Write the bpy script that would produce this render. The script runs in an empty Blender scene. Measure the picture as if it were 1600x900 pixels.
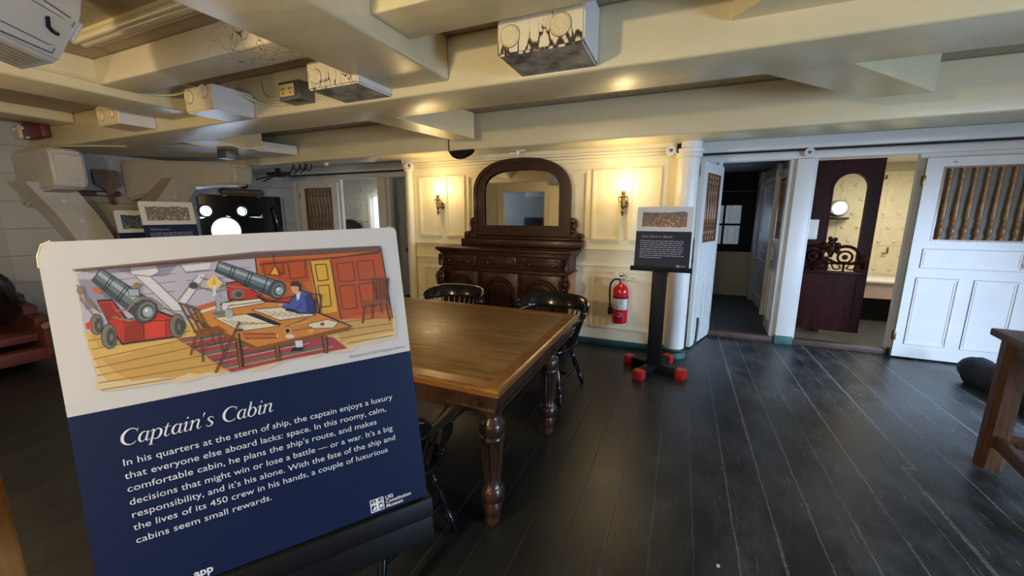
import bpy, bmesh, math, random
from mathutils import Matrix, Vector
PI = math.pi
sc = bpy.context.scene
COL = sc.collection

# ------------------------------------------------------------------ camera
cam_data = bpy.data.cameras.new('camera')
cam = bpy.data.objects.new('camera', cam_data); COL.objects.link(cam)
cam_data.sensor_width = 36.0; cam_data.lens = 36.0 * 609.0 / 1600.0
cam_data.clip_start = 0.02; cam_data.clip_end = 200
CR = ((0.919, -0.075, 0.387), (0.395, 0.169, -0.903), (0.002, 0.983, 0.185))
cx_ = Vector((CR[0][0], CR[1][0], CR[2][0])).normalized()
cz_ = Vector((CR[0][2], CR[1][2], CR[2][2])); cz_ = (cz_ - cx_ * cz_.dot(cx_)).normalized()
cy_ = cz_.cross(cx_)
cam.matrix_world = Matrix(((cx_.x, cy_.x, cz_.x, 0), (cx_.y, cy_.y, cz_.y, 0), (cx_.z, cy_.z, cz_.z, 1.55), (0, 0, 0, 1)))
sc.camera = cam

# ------------------------------------------------------------------ world, lights, exposure
sc.view_settings.view_transform = 'Standard'; sc.view_settings.look = 'None'
sc.view_settings.exposure = 0.0; sc.view_settings.gamma = 1.0
sc.view_settings.use_curve_mapping = False
W = bpy.data.worlds.new('sky'); sc.world = W; W.use_nodes = True
bg = W.node_tree.nodes['Background']; bg.inputs[0].default_value = (0.80, 0.90, 1.0, 1); bg.inputs[1].default_value = 1.6

def area(name, loc, aim, sx, sy, power, col, spread=PI):
    l = bpy.data.lights.new(name, 'AREA'); l.shape = 'RECTANGLE'; l.size = sx; l.size_y = sy
    l.energy = power; l.color = col; l.spread = spread
    o = bpy.data.objects.new(name, l); COL.objects.link(o); o.location = loc
    o.rotation_euler = (Vector(aim) - Vector(loc)).to_track_quat('-Z', 'Y').to_euler()
    return o
def point(name, loc, power, col, r=0.05):
    l = bpy.data.lights.new(name, 'POINT'); l.energy = power; l.color = col; l.shadow_soft_size = r
    o = bpy.data.objects.new(name, l); COL.objects.link(o); o.location = loc
    return o
DAY = (0.52, 0.71, 1.0); WARM = (1.0, 0.74, 0.36)
area('daylight_gunport_starboard_aft', (4.15, 2.7, 1.50), (2.0, 4.1, 0.0), 0.8, 0.8, 62, DAY, 1.6)
area('daylight_gunport_starboard_fore', (4.3, 0.3, 1.15), (1.7, 1.8, 0.1), 0.9, 0.9, 115, DAY, 2.6)
area('fill_behind_viewer', (-0.6, -2.65, 1.10), (-1.4, 1.0, 1.3), 1.3, 0.7, 24, (0.72, 0.82, 1.0))  # added cool fill for the beam undersides; no window is known here
area('daylight_gunport_port_side', (-7.35, 4.35, 1.4), (-4.5, 3.0, 1.0), 0.7, 0.5, 14, DAY)
area('daylight_stern_window', (0.8, 8.45, 1.4), (0.8, 6.0, 0.9), 0.6, 0.6, 1.5, DAY)
area('daylight_quarter_gallery_starboard', (2.75, 6.6, 2.05), (2.75, 6.9, 0.6), 1.0, 0.7, 22, (1.0, 0.93, 0.80))
area('daylight_quarter_gallery_port', (-5.6, 6.6, 2.05), (-5.6, 6.9, 0.6), 1.0, 0.7, 16, (1.0, 0.96, 0.88))
point('cabin_lamp_behind', (-1.6, -0.9, 2.02), 148, (1.0, 0.77, 0.42), 0.07)
point('cabin_lamp_port_side', (-4.75, 0.4, 1.85), 22, (1.0, 0.70, 0.42), 0.10)
point('fill_port_near', (-1.60, 0.12, 1.85), 10, (1.0, 0.86, 0.68), 0.08)  # added fill to brighten the vent housing, with no lamp fitting
area('daylight_fore_room', (-7.85, -4.2, 1.9), (-4.5, -5.2, 1.2), 0.8, 0.8, 40, DAY)

# ------------------------------------------------------------------ helpers
def tag(o, label=None, cat=None, group=None, kind=None):
    if label: o['label'] = label
    if cat: o['category'] = cat
    if group: o['group'] = group
    if kind: o['kind'] = kind
    return o
def thing(name, label, cat, loc=(0, 0, 0), rotz=0.0, group=None, kind=None):
    o = bpy.data.objects.new(name, None); COL.objects.link(o); o.empty_display_size = 0.1
    o.location = loc; o.rotation_euler = (0, 0, rotz)
    return tag(o, label, cat, group, kind)
def copy_tree(o, parent=None):
    c = o.copy(); COL.objects.link(c)
    if parent is not None: c.parent = parent
    for ch in list(o.children): copy_tree(ch, c)
    return c

class MB:
    """collects shapes, then links them as ONE mesh object"""
    def __init__(s, M=None):
        s.bm = bmesh.new(); s.M = M if M is not None else Matrix.Identity(4); s.mi = 0
    def _done(s, verts, faces=None):
        for v in verts: v.co = s.M @ v.co
        if faces is not None and s.mi:
            for f in faces: f.material_index = s.mi
    def box(s, x0, x1, y0, y1, z0, z1, bev=0.0, seg=2, M=None):
        c = [Vector((x, y, z)) for z in (z0, z1) for y in (y0, y1) for x in (x0, x1)]
        vs = [s.bm.verts.new(p) for p in c]
        fs = [s.bm.faces.new([vs[i] for i in q]) for q in ((0, 2, 3, 1), (4, 5, 7, 6), (0, 1, 5, 4), (2, 6, 7, 3), (0, 4, 6, 2), (1, 3, 7, 5))]
        for f in fs: f.material_index = s.mi
        if M is not None:
            for v in vs: v.co = M @ v.co
        if bev > 0:
            es = list({e for f in fs for e in f.edges})
            r = bmesh.ops.bevel(s.bm, geom=es, offset=bev, segments=seg, affect='EDGES', profile=0.5, clamp_overlap=True)
            vs = list({v for v in vs if v.is_valid} | set(r['verts']))
            for f in r['faces']: f.material_index = s.mi
        for v in vs: v.co = s.M @ v.co
        return s
    def rbox(s, c, d, size, up=(0, 0, 1), bev=0.0):
        """box centred at c, local x along d"""
        x = Vector(d).normalized(); z = Vector(up); z = (z - x * z.dot(x)).normalized(); y = z.cross(x)
        M = Matrix(((x.x, y.x, z.x, c[0]), (x.y, y.y, z.y, c[1]), (x.z, y.z, z.z, c[2]), (0, 0, 0, 1)))
        a, b, h = size[0] / 2, size[1] / 2, size[2] / 2
        return s.box(-a, a, -b, b, -h, h, bev, M=M)
    def poly(s, pts):
        vs = [s.bm.verts.new(Vector(p)) for p in pts]
        f = s.bm.faces.new(vs); f.material_index = s.mi
        for v in vs: v.co = s.M @ v.co
        return s
    def prism(s, pts2, a, b, axis='y', holes=None):
        """outline pts2 extruded from a to b; axis y: (x,z); z: (x,y); x: (y,z)"""
        def P(p, t):
            return Vector({'y': (p[0], t, p[1]), 'z': (p[0], p[1], t), 'x': (t, p[0], p[1])}[axis])
        n = len(pts2)
        A = [s.bm.verts.new(P(p, a)) for p in pts2]; B = [s.bm.verts.new(P(p, b)) for p in pts2]
        fs = [s.bm.faces.new(A), s.bm.faces.new(B[::-1])]
        for i in range(n): fs.append(s.bm.faces.new((A[i], B[i], B[(i + 1) % n], A[(i + 1) % n])))
        bmesh.ops.recalc_face_normals(s.bm, faces=fs)
        for f in fs: f.material_index = s.mi
        for v in A + B: v.co = s.M @ v.co
        return s
    def ring(s, outer, inner, a, b, axis='y'):
        """a frame between two outlines with the same number of points"""
        def P(p, t):
            return Vector({'y': (p[0], t, p[1]), 'z': (p[0], p[1], t), 'x': (t, p[0], p[1])}[axis])
        n = len(outer); R = [[s.bm.verts.new(P(p, t)) for p in o] for o, t in ((outer, a), (outer, b), (inner, b), (inner, a))]
        fs = []
        for k in range(4):
            q, r = R[k], R[(k + 1) % 4]
            for i in range(n):
                j = (i + 1) % n; fs.append(s.bm.faces.new((q[i], q[j], r[j], r[i])))
        bmesh.ops.recalc_face_normals(s.bm, faces=fs)
        for f in fs: f.material_index = s.mi
        for q in R:
            for v in q: v.co = s.M @ v.co
        return s
    def tube(s, pts, r, seg=10, closed=False, cap=True, flat=1.0):
        pts = [Vector(p) for p in pts]; n = len(pts)
        rr = list(r) if isinstance(r, (list, tuple)) else [r] * n
        rings = []; up = None
        for i in range(n):
            if closed: t = pts[(i + 1) % n] - pts[i - 1]
            else: t = pts[min(i + 1, n - 1)] - pts[max(i - 1, 0)]
            t = t.normalized()
            if up is None:
                up = Vector((0, 0, 1)) if abs(t.z) < 0.9 else Vector((1, 0, 0))
            up = (up - t * up.dot(t))
            if up.length < 1e-5: up = t.orthogonal()
            up.normalize(); sd = t.cross(up)
            rings.append([s.bm.verts.new(s.M @ (pts[i] + (up * math.sin(2 * PI * k / seg) * flat + sd * math.cos(2 * PI * k / seg)) * rr[i])) for k in range(seg)])
        m = n if closed else n - 1
        for i in range(m):
            a, b = rings[i], rings[(i + 1) % n]
            for k in range(seg):
                f = s.bm.faces.new((a[k], a[(k + 1) % seg], b[(k + 1) % seg], b[k])); f.material_index = s.mi
        if cap and not closed:
            for q in (rings[0][::-1], rings[-1]):
                f = s.bm.faces.new(q); f.material_index = s.mi
        return s
    def lathe(s, prof, c=(0, 0, 0), d=(0, 0, 1), seg=20, cap=True, flute=0, fl_amp=0.0, fl_rng=(0, 0)):
        z = Vector(d).normalized(); x = z.orthogonal().normalized(); y = z.cross(x); c = Vector(c)
        rings = []
        for (r, h) in prof:
            ring = []
            for k in range(seg):
                a = 2 * PI * k / seg; rr = max(r, 1e-4)
                if flute and fl_rng[0] <= h <= fl_rng[1]: rr *= 1 - fl_amp * (0.5 + 0.5 * math.cos(flute * a))
                ring.append(s.bm.verts.new(s.M @ (c + z * h + (x * math.cos(a) + y * math.sin(a)) * rr)))
            rings.append(ring)
        for i in range(len(rings) - 1):
            a, b = rings[i], rings[i + 1]
            for k in range(seg):
                f = s.bm.faces.new((a[k], a[(k + 1) % seg], b[(k + 1) % seg], b[k])); f.material_index = s.mi
        for q in (rings[0][::-1], rings[-1]) if cap else ():
            f = s.bm.faces.new(q); f.material_index = s.mi
        return s
    def ball(s, c, r, seg=14, sc_=(1, 1, 1)):
        n = 9
        rings = []
        for i in range(1, n):
            a = PI * i / n
            rings.append([s.bm.verts.new(s.M @ (Vector(c) + Vector((math.sin(a) * math.cos(2 * PI * k / seg) * r * sc_[0], math.sin(a) * math.sin(2 * PI * k / seg) * r * sc_[1], math.cos(a) * r * sc_[2])))) for k in range(seg)])
        for i in range(n - 2):
            for k in range(seg):
                f = s.bm.faces.new((rings[i][k], rings[i + 1][k], rings[i + 1][(k + 1) % seg], rings[i][(k + 1) % seg])); f.material_index = s.mi
        t = s.bm.verts.new(s.M @ (Vector(c) + Vector((0, 0, r * sc_[2])))); b = s.bm.verts.new(s.M @ (Vector(c) - Vector((0, 0, r * sc_[2]))))
        for k in range(seg):
            f = s.bm.faces.new((t, rings[0][k], rings[0][(k + 1) % seg])); f.material_index = s.mi
            f = s.bm.faces.new((b, rings[-1][(k + 1) % seg], rings[-1][k])); f.material_index = s.mi
        return s
    def wallholes(s, x0, x1, z0, z1, holes, y0, y1):
        """wall slab in x,z with rectangular holes (hx0,hx1,hz0,hz1), thickness y0..y1"""
        xs = sorted({x0, x1} | {h[0] for h in holes} | {h[1] for h in holes})
        for a, b in zip(xs[:-1], xs[1:]):
            m = (a + b) / 2
            hz = sorted((h[2], h[3]) for h in holes if h[0] <= m <= h[1])
            z = z0
            for (p, q) in hz:
                if p > z + 1e-6: s.box(a, b, y0, y1, z, p)
                z = q
            if z < z1 - 1e-6: s.box(a, b, y0, y1, z, z1)
        return s
    def build(s, name, mat, parent=None, smooth=True, angle=38, label=None, kind=None, cat=None, group=None, loc=None):
        me = bpy.data.meshes.new(name); s.bm.to_mesh(me); s.bm.free()
        for m in (mat if isinstance(mat, (list, tuple)) else [mat]): me.materials.append(m)
        if smooth:
            me.shade_smooth(); me.set_sharp_from_angle(angle=math.radians(angle))
        o = bpy.data.objects.new(name, me); COL.objects.link(o)
        if parent is not None: o.parent = parent
        if loc: o.location = loc
        return tag(o, label, cat, group, kind)

def arc(cx, cy, rx, ry, a0, a1, n):
    return [(cx + rx * math.cos(math.radians(a0 + (a1 - a0) * i / n)), cy + ry * math.sin(math.radians(a0 + (a1 - a0) * i / n))) for i in range(n + 1)]
def catmull(P, k=6, closed=False):
    P = [Vector(p) for p in P]; n = len(P); out = []
    for i in range(n if closed else n - 1):
        if closed: a, b, c, d = P[i - 1], P[i], P[(i + 1) % n], P[(i + 2) % n]
        else: a, b, c, d = P[max(i - 1, 0)], P[i], P[i + 1], P[min(i + 2, n - 1)]
        for j in range(k):
            t = j / k
            out.append(0.5 * ((2 * b) + (c - a) * t + (2 * a - 5 * b + 4 * c - d) * t * t + (3 * b - a - 3 * c + d) * t ** 3))
    if not closed: out.append(P[-1])
    return out
def text_into(mb, body, x, y, size, M, z=0.0, align='LEFT', shear=0.0, bold=0.0, space=1.0):
    """flat lettering laid on a surface: glyph outlines filled, added to mb through M (local x right, y up, z out)"""
    cu = bpy.data.curves.new('lettering', 'FONT'); cu.body = body; cu.size = size; cu.align_x = align
    cu.shear = shear; cu.offset = bold; cu.resolution_u = 3; cu.space_character = space
    ob = bpy.data.objects.new('lettering', cu); COL.objects.link(ob)
    dg = bpy.context.evaluated_depsgraph_get()
    me = bpy.data.meshes.new_from_object(ob.evaluated_get(dg))
    vs = [mb.bm.verts.new(M @ Vector((v.co.x + x, v.co.y + y, z))) for v in me.vertices]
    for p in me.polygons:
        try:
            f = mb.bm.faces.new([vs[i] for i in p.vertices]); f.material_index = mb.mi
        except ValueError: pass
    w = max((v.co.x for v in me.vertices), default=0)
    bpy.data.objects.remove(ob); bpy.data.curves.remove(cu); bpy.data.meshes.remove(me)
    return w

# ------------------------------------------------------------------ materials
MATS = {}
def mat(name, col, rough=0.5, metal=0.0, noise=0.0, nscale=6.0, bump=0.0, bscale=40.0, spec=0.5, coat=0.0, stretch=(1, 1, 1), col2=None, emit=None, estr=0.0):
    m = bpy.data.materials.new(name); m.use_nodes = True; nt = m.node_tree; N = nt.nodes; Lk = nt.links
    b = N['Principled BSDF']
    b.inputs['Base Color'].default_value = (*col, 1); b.inputs['Roughness'].default_value = rough; b.inputs['Metallic'].default_value = metal
    b.inputs['Specular IOR Level'].default_value = spec; b.inputs['Coat Weight'].default_value = coat; b.inputs['Coat Roughness'].default_value = 0.08
    if emit: b.inputs['Emission Color'].default_value = (*emit, 1); b.inputs['Emission Strength'].default_value = estr
    if noise > 0 or bump > 0:
        tc = N.new('ShaderNodeTexCoord'); mp = N.new('ShaderNodeMapping'); mp.inputs['Scale'].default_value = stretch
        Lk.new(tc.outputs['Object'], mp.inputs['Vector'])
    if noise > 0 or col2:
        nz = N.new('ShaderNodeTexNoise'); nz.inputs['Scale'].default_value = nscale; nz.inputs['Detail'].default_value = 6; nz.inputs['Roughness'].default_value = 0.65
        Lk.new(mp.outputs[0], nz.inputs['Vector'])
        mx = N.new('ShaderNodeMix'); mx.data_type = 'RGBA'
        c2 = col2 or tuple(c * (1 - noise) for c in col)
        mx.inputs[6].default_value = (*col, 1); mx.inputs[7].default_value = (*c2, 1)
        rp = N.new('ShaderNodeValToRGB'); rp.color_ramp.elements[0].position = 0.38; rp.color_ramp.elements[1].position = 0.68
        Lk.new(nz.outputs['Fac'], rp.inputs[0]); Lk.new(rp.outputs[0], mx.inputs[0]); Lk.new(mx.outputs[2], b.inputs['Base Color'])
    if bump > 0:
        nb = N.new('ShaderNodeTexNoise'); nb.inputs['Scale'].default_value = bscale; nb.inputs['Detail'].default_value = 4
        Lk.new(mp.outputs[0], nb.inputs['Vector'])
        bp = N.new('ShaderNodeBump'); bp.inputs['Strength'].default_value = bump; bp.inputs['Distance'].default_value = 0.01
        Lk.new(nb.outputs['Fac'], bp.inputs['Height']); Lk.new(bp.outputs[0], b.inputs['Normal'])
    MATS[name] = m
    return m
def ramp2(N, p0, p1):
    r = N.new('ShaderNodeValToRGB'); r.color_ramp.elements[0].position = p0; r.color_ramp.elements[1].position = p1
    return r

paint = mat('cream_paint', (0.78, 0.69, 0.445), 0.33, noise=0.10, nscale=2.2, bump=0.30, bscale=9, stretch=(0.5, 1, 1))
paint_panel = mat('panel_paint', (0.82, 0.73, 0.50), 0.40, noise=0.06, nscale=3, bump=0.05, bscale=20)
paint_white = mat('white_paint', (0.80, 0.80, 0.78), 0.38, noise=0.07, nscale=4, bump=0.08, bscale=18)
paint_hull = mat('hull_paint', (0.66, 0.65, 0.60), 0.50, noise=0.16, nscale=3, bump=0.35, bscale=8)
deckhead = mat('deckhead_paint', (0.50, 0.43, 0.33), 0.55, noise=0.25, nscale=3.5, bump=0.25, bscale=12)
knee_tan = mat('knee_paint', (0.50, 0.435, 0.33), 0.42, noise=0.12, nscale=3, bump=0.2, bscale=10)
edge_cream = mat('door_edge_paint', (0.72, 0.60, 0.40), 0.5, noise=0.12, nscale=9)
green_base = mat('green_paint', (0.012, 0.045, 0.040), 0.45, noise=0.3, nscale=8)
teal_base = mat('teal_paint', (0.05, 0.17, 0.15), 0.5, noise=0.3, nscale=10)
threshold_wood = mat('threshold_wood', (0.10, 0.055, 0.045), 0.55, noise=0.4, nscale=8, bump=0.2)
black_gloss = mat('black_lacquer', (0.006, 0.006, 0.007), 0.16, spec=0.6, bump=0.03, bscale=25)
black_matt = mat('black_paint', (0.006, 0.006, 0.0065), 0.50, spec=0.25, noise=0.3, nscale=12, bump=0.06, bscale=40)
red_paint = mat('red_paint', (0.55, 0.020, 0.018), 0.38, noise=0.18, nscale=14)
ext_red = mat('extinguisher_red', (0.62, 0.008, 0.016), 0.22, coat=0.4)
dark_red = mat('carriage_red', (0.12, 0.028, 0.026), 0.5, noise=0.25, nscale=5, bump=0.1)
maroon = mat('maroon_box', (0.17, 0.018, 0.016), 0.4)
iron = mat('black_iron', (0.012, 0.012, 0.013), 0.5, bump=0.1, bscale=50)
steel = mat('steel_metal', (0.55, 0.56, 0.58), 0.3, metal=1.0)
grey_box = mat('grey_metal_box', (0.16, 0.17, 0.18), 0.42, metal=0.6)
brass = mat('old_brass', (0.30, 0.20, 0.08), 0.38, metal=0.9, noise=0.35, nscale=20)
white_plastic = mat('white_plastic', (0.82, 0.82, 0.80), 0.35)
cream_plastic = mat('cream_plastic', (0.78, 0.62, 0.25), 0.35)
label_paper = mat('label_paper', (0.75, 0.76, 0.76), 0.5)
rubber = mat('black_rubber', (0.012, 0.012, 0.012), 0.6)
sign_white = mat('sign_white', (0.68, 0.655, 0.62), 0.5)
sign_blue = mat('sign_blue', (0.007, 0.016, 0.060), 0.45, spec=0.25)
sign_navy = mat('sign_dark_navy', (0.018, 0.022, 0.036), 0.5, spec=0.25)
foam_edge = mat('worn_board_edge', (0.72, 0.62, 0.44), 0.7, noise=0.3, nscale=60)
print_white = mat('print_white', (0.86, 0.86, 0.86), 0.5)
print_grey = mat('print_grey', (0.30, 0.32, 0.36), 0.5)
rope_mat = mat('rope_fibre', (0.22, 0.17, 0.11), 0.9, bump=0.5, bscale=60)
navy_cloth = mat('navy_canvas', (0.020, 0.024, 0.036), 0.7, noise=0.3, nscale=10, bump=0.2, bscale=80)
cushion_white = mat('cushion_cloth', (0.78, 0.74, 0.68), 0.8, bump=0.1, bscale=60)
pink_paint = mat('bench_paint', (0.66, 0.50, 0.44), 0.5, noise=0.1)
bulb = mat('bulb_glow', (1, 0.85, 0.5), 0.3, emit=(1.0, 0.74, 0.36), estr=26)
lamp_glow = mat('porthole_glow', (1, 1, 1), 0.3, emit=(0.85, 0.93, 1.0), estr=5)
screen_glass = mat('dark_glass', (0.01, 0.01, 0.012), 0.08)

def wood(name, c1, c2, rough, scale=3.0, stretch=(1, 14, 14), coat=0.0, bump=0.05, spec=0.5):
    m = bpy.data.materials.new(name); m.use_nodes = True; nt = m.node_tree; N = nt.nodes; Lk = nt.links
    b = N['Principled BSDF']; b.inputs['Roughness'].default_value = rough; b.inputs['Coat Weight'].default_value = coat; b.inputs['Coat Roughness'].default_value = 0.12
    b.inputs['Specular IOR Level'].default_value = spec
    tc = N.new('ShaderNodeTexCoord'); mp = N.new('ShaderNodeMapping'); mp.inputs['Scale'].default_value = stretch
    Lk.new(tc.outputs['Object'], mp.inputs['Vector'])
    nz = N.new('ShaderNodeTexNoise'); nz.inputs['Scale'].default_value = scale; nz.inputs['Detail'].default_value = 8; nz.inputs['Roughness'].default_value = 0.6; nz.inputs['Distortion'].default_value = 0.8
    Lk.new(mp.outputs[0], nz.inputs['Vector'])
    r = N.new('ShaderNodeValToRGB'); r.color_ramp.elements[0].position = 0.32; r.color_ramp.elements[1].position = 0.70
    r.color_ramp.elements[0].color = (*c1, 1); r.color_ramp.elements[1].color = (*c2, 1)
    Lk.new(nz.outputs['Fac'], r.inputs[0]); Lk.new(r.outputs[0], b.inputs['Base Color'])
    bp = N.new('ShaderNodeBump'); bp.inputs['Strength'].default_value = bump; bp.inputs['Distance'].default_value = 0.01
    Lk.new(nz.outputs['Fac'], bp.inputs['Height']); Lk.new(bp.outputs[0], b.inputs['Normal'])
    MATS[name] = m
    return m
mahogany = wood('mahogany', (0.014, 0.0028, 0.0018), (0.052, 0.0105, 0.005), 0.36, 2.5, (2, 2, 10), coat=0.08, spec=0.35)
mahogany_door = wood('mahogany_door_wood', (0.014, 0.0022, 0.0016), (0.042, 0.0070, 0.0045), 0.45, 2.5, (10, 2, 2), coat=0.0, spec=0.14)
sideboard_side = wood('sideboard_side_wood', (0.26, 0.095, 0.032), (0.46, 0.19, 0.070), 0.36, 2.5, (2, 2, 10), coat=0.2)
oak_top = wood('oak_table_top', (0.10, 0.050, 0.015), (0.30, 0.165, 0.055), 0.37, 3.0, (1.2, 11, 11), coat=0.04, bump=0.22)
oak_edge = wood('oak_table_edge', (0.13, 0.052, 0.012), (0.34, 0.15, 0.038), 0.3, 3.0, (2, 2, 20), coat=0.2)
oak_dark = wood('dark_table_wood', (0.020, 0.009, 0.006), (0.066, 0.029, 0.016), 0.3, 3.0, (8, 8, 2), coat=0.25)
bench_wood = wood('brown_oak', (0.050, 0.022, 0.010), (0.125, 0.055, 0.024), 0.42, 4.0, (12, 12, 2))
baluster_wood = wood('baluster_wood', (0.16, 0.070, 0.022), (0.46, 0.25, 0.10), 0.32, 5.0, (6, 6, 2), coat=0.2)
baluster_brown = wood('brown_baluster_wood', (0.11, 0.045, 0.018), (0.34, 0.15, 0.055), 0.34, 5.0, (6, 6, 2), coat=0.2)
tool_wood = wood('tool_wood', (0.10, 0.055, 0.030), (0.20, 0.12, 0.065), 0.5, 4.0, (8, 2, 2))
post_wood = wood('varnished_post_wood', (0.30, 0.13, 0.03), (0.48, 0.24, 0.07), 0.35, 3.0, (10, 10, 1))

def plank_floor():
    m = bpy.data.materials.new('dark_painted_planks'); m.use_nodes = True; nt = m.node_tree; N = nt.nodes; Lk = nt.links
    b = N['Principled BSDF']
    tc = N.new('ShaderNodeTexCoord'); sp = N.new('ShaderNodeSeparateXYZ'); Lk.new(tc.outputs['Object'], sp.inputs[0])
    def math_(op, a, bb=None, clamp=False):
        n = N.new('ShaderNodeMath'); n.operation = op; n.use_clamp = clamp
        for i, v in enumerate((a, bb)):
            if v is None: continue
            if isinstance(v, (int, float)): n.inputs[i].default_value = v
            else: Lk.new(v, n.inputs[i])
        return n.outputs[0]
    # wandering of the seams
    nw = N.new('ShaderNodeTexNoise'); nw.inputs['Scale'].default_value = 7; nw.inputs['Detail'].default_value = 4; Lk.new(tc.outputs['Object'], nw.inputs['Vector'])
    wob = math_('MULTIPLY', math_('SUBTRACT', nw.outputs['Fac'], 0.5), 0.016)
    x = math_('ADD', sp.outputs[0], wob)
    # one plank edge near x = 1.45 is jogged sideways where two butts meet
    band = math_('MULTIPLY', math_('GREATER_THAN', sp.outputs[0], 1.33), math_('LESS_THAN', sp.outputs[0], 1.56))
    jog = math_('ADD', 0.045, math_('MULTIPLY', math_('LESS_THAN', sp.outputs[1], 2.98), 0.065))
    x = math_('ADD', x, math_('MULTIPLY', band, jog))
    butt = math_('MULTIPLY', math_('MULTIPLY', math_('GREATER_THAN', sp.outputs[0], 1.383), math_('LESS_THAN', sp.outputs[0], 1.452)), math_('LESS_THAN', math_('ABSOLUTE', math_('SUBTRACT', sp.outputs[1], 2.98)), 0.006))
    u = math_('DIVIDE', math_('SUBTRACT', x, 0.165 - 0.19 * 60), 0.19)
    fr = math_('FRACT', u); idx = math_('FLOOR', u)
    d = math_('MULTIPLY', math_('MINIMUM', fr, math_('SUBTRACT', 1.0, fr)), 0.19)      # distance to the nearest seam, m
    idn = math_('FLOOR', math_('ADD', u, 0.5))
    # wear mask along each seam
    mp = N.new('ShaderNodeMapping'); mp.inputs['Scale'].default_value = (3, 0.9, 1); Lk.new(tc.outputs['Object'], mp.inputs[0])
    n1 = N.new('ShaderNodeTexNoise'); n1.inputs['Scale'].default_value = 1.6; n1.inputs['Detail'].default_value = 3; Lk.new(mp.outputs[0], n1.inputs['Vector'])
    wn = N.new('ShaderNodeTexWhiteNoise'); wn.noise_dimensions = '1D'; Lk.new(idn, wn.inputs['W'])
    width = math_('MULTIPLY', math_('ADD', math_('MULTIPLY', n1.outputs['Fac'], 0.026), -0.0045), math_('ADD', math_('MULTIPLY', wn.outputs['Value'], 0.8), 0.40))
    width = math_('ADD', width, math_('MULTIPLY', band, 0.009))
    line = math_('SUBTRACT', 1.0, math_('DIVIDE', d, math_('MAXIMUM', width, 0.0004)), clamp=True)
    line = math_('MULTIPLY', line, 1.8, clamp=True)
    n2 = N.new('ShaderNodeTexNoise'); n2.inputs['Scale'].default_value = 60; n2.inputs['Detail'].default_value = 5; Lk.new(tc.outputs['Object'], n2.inputs['Vector'])
    rag = ramp2(N, 0.40, 0.62); Lk.new(n2.outputs['Fac'], rag.inputs[0])
    line = math_('MULTIPLY', line, math_('ADD', math_('MULTIPLY', rag.outputs[0], 0.7), 0.3))
    line = math_('MAXIMUM', line, butt)
    seam = math_('SUBTRACT', 1.0, math_('DIVIDE', d, 0.0022), clamp=True)
    # scuffs
    mp2 = N.new('ShaderNodeMapping'); mp2.inputs['Scale'].default_value = (1.6, 0.8, 1); Lk.new(tc.outputs['Object'], mp2.inputs[0])
    n3 = N.new('ShaderNodeTexNoise'); n3.inputs['Scale'].default_value = 2.4; n3.inputs['Detail'].default_value = 9; n3.inputs['Roughness'].default_value = 0.72; Lk.new(mp2.outputs[0], n3.inputs['Vector'])
    sc_ = ramp2(N, 0.42, 0.74); Lk.new(n3.outputs['Fac'], sc_.inputs[0])
    tint = math_('MULTIPLY', math_('SUBTRACT', wn.outputs['Value'], 0.5), 0.25)
    # walked wear to starboard, plus shade round the table put into the colour
    wear_shade = N.new('ShaderNodeMapRange'); wear_shade.interpolation_type = 'SMOOTHSTEP'; wear_shade.inputs['From Min'].default_value = -0.55; wear_shade.inputs['From Max'].default_value = 1.0
    Lk.new(math_('ADD', sp.outputs[0], math_('MULTIPLY', math_('SUBTRACT', n3.outputs['Fac'], 0.5), 1.6)), wear_shade.inputs['Value'])
    line = math_('MULTIPLY', line, math_('ADD', math_('MULTIPLY', wear_shade.outputs[0], 0.92), 0.08))
    scuff = math_('MULTIPLY', sc_.outputs[0], math_('ADD', math_('MULTIPLY', wear_shade.outputs[0], 0.9), 0.1))
    mp3 = N.new('ShaderNodeMapping'); mp3.inputs['Scale'].default_value = (55, 7, 1); Lk.new(tc.outputs['Object'], mp3.inputs[0])
    n4 = N.new('ShaderNodeTexNoise'); n4.inputs['Scale'].default_value = 1.0; n4.inputs['Detail'].default_value = 3; n4.inputs['Distortion'].default_value = 0.6; Lk.new(mp3.outputs[0], n4.inputs['Vector'])
    chip = ramp2(N, 0.655, 0.71); Lk.new(n4.outputs['Fac'], chip.inputs[0])
    line = math_('MAXIMUM', line, math_('MULTIPLY', math_('MULTIPLY', chip.outputs[0], wear_shade.outputs[0]), 0.55))
    mixA = N.new('ShaderNodeMix'); mixA.data_type = 'RGBA'; mixA.inputs[6].default_value = (0.012, 0.0135, 0.015, 1); mixA.inputs[7].default_value = (0.088, 0.098, 0.106, 1)
    Lk.new(scuff, mixA.inputs[0])
    mixB = N.new('ShaderNodeMix'); mixB.data_type = 'RGBA'; mixB.inputs[7].default_value = (0.006, 0.006, 0.006, 1)
    Lk.new(mixA.outputs[2], mixB.inputs[6]); Lk.new(seam, mixB.inputs[0])
    mixC = N.new('ShaderNodeMix'); mixC.data_type = 'RGBA'; mixC.inputs[7].default_value = (0.21, 0.22, 0.22, 1)
    Lk.new(mixB.outputs[2], mixC.inputs[6]); Lk.new(line, mixC.inputs[0])
    Lk.new(mixC.outputs[2], b.inputs['Base Color'])
    rr = math_('ADD', math_('MULTIPLY', n3.outputs['Fac'], 0.34), 0.21); Lk.new(rr, b.inputs['Roughness'])
    b.inputs['Specular IOR Level'].default_value = 0.5
    bp = N.new('ShaderNodeBump'); bp.inputs['Strength'].default_value = 0.45; bp.inputs['Distance'].default_value = 0.008
    h = math_('SUBTRACT', math_('MULTIPLY', n3.outputs['Fac'], 0.4), seam); Lk.new(h, bp.inputs['Height']); Lk.new(bp.outputs[0], b.inputs['Normal'])
    return m
floor_mat = plank_floor()

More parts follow.
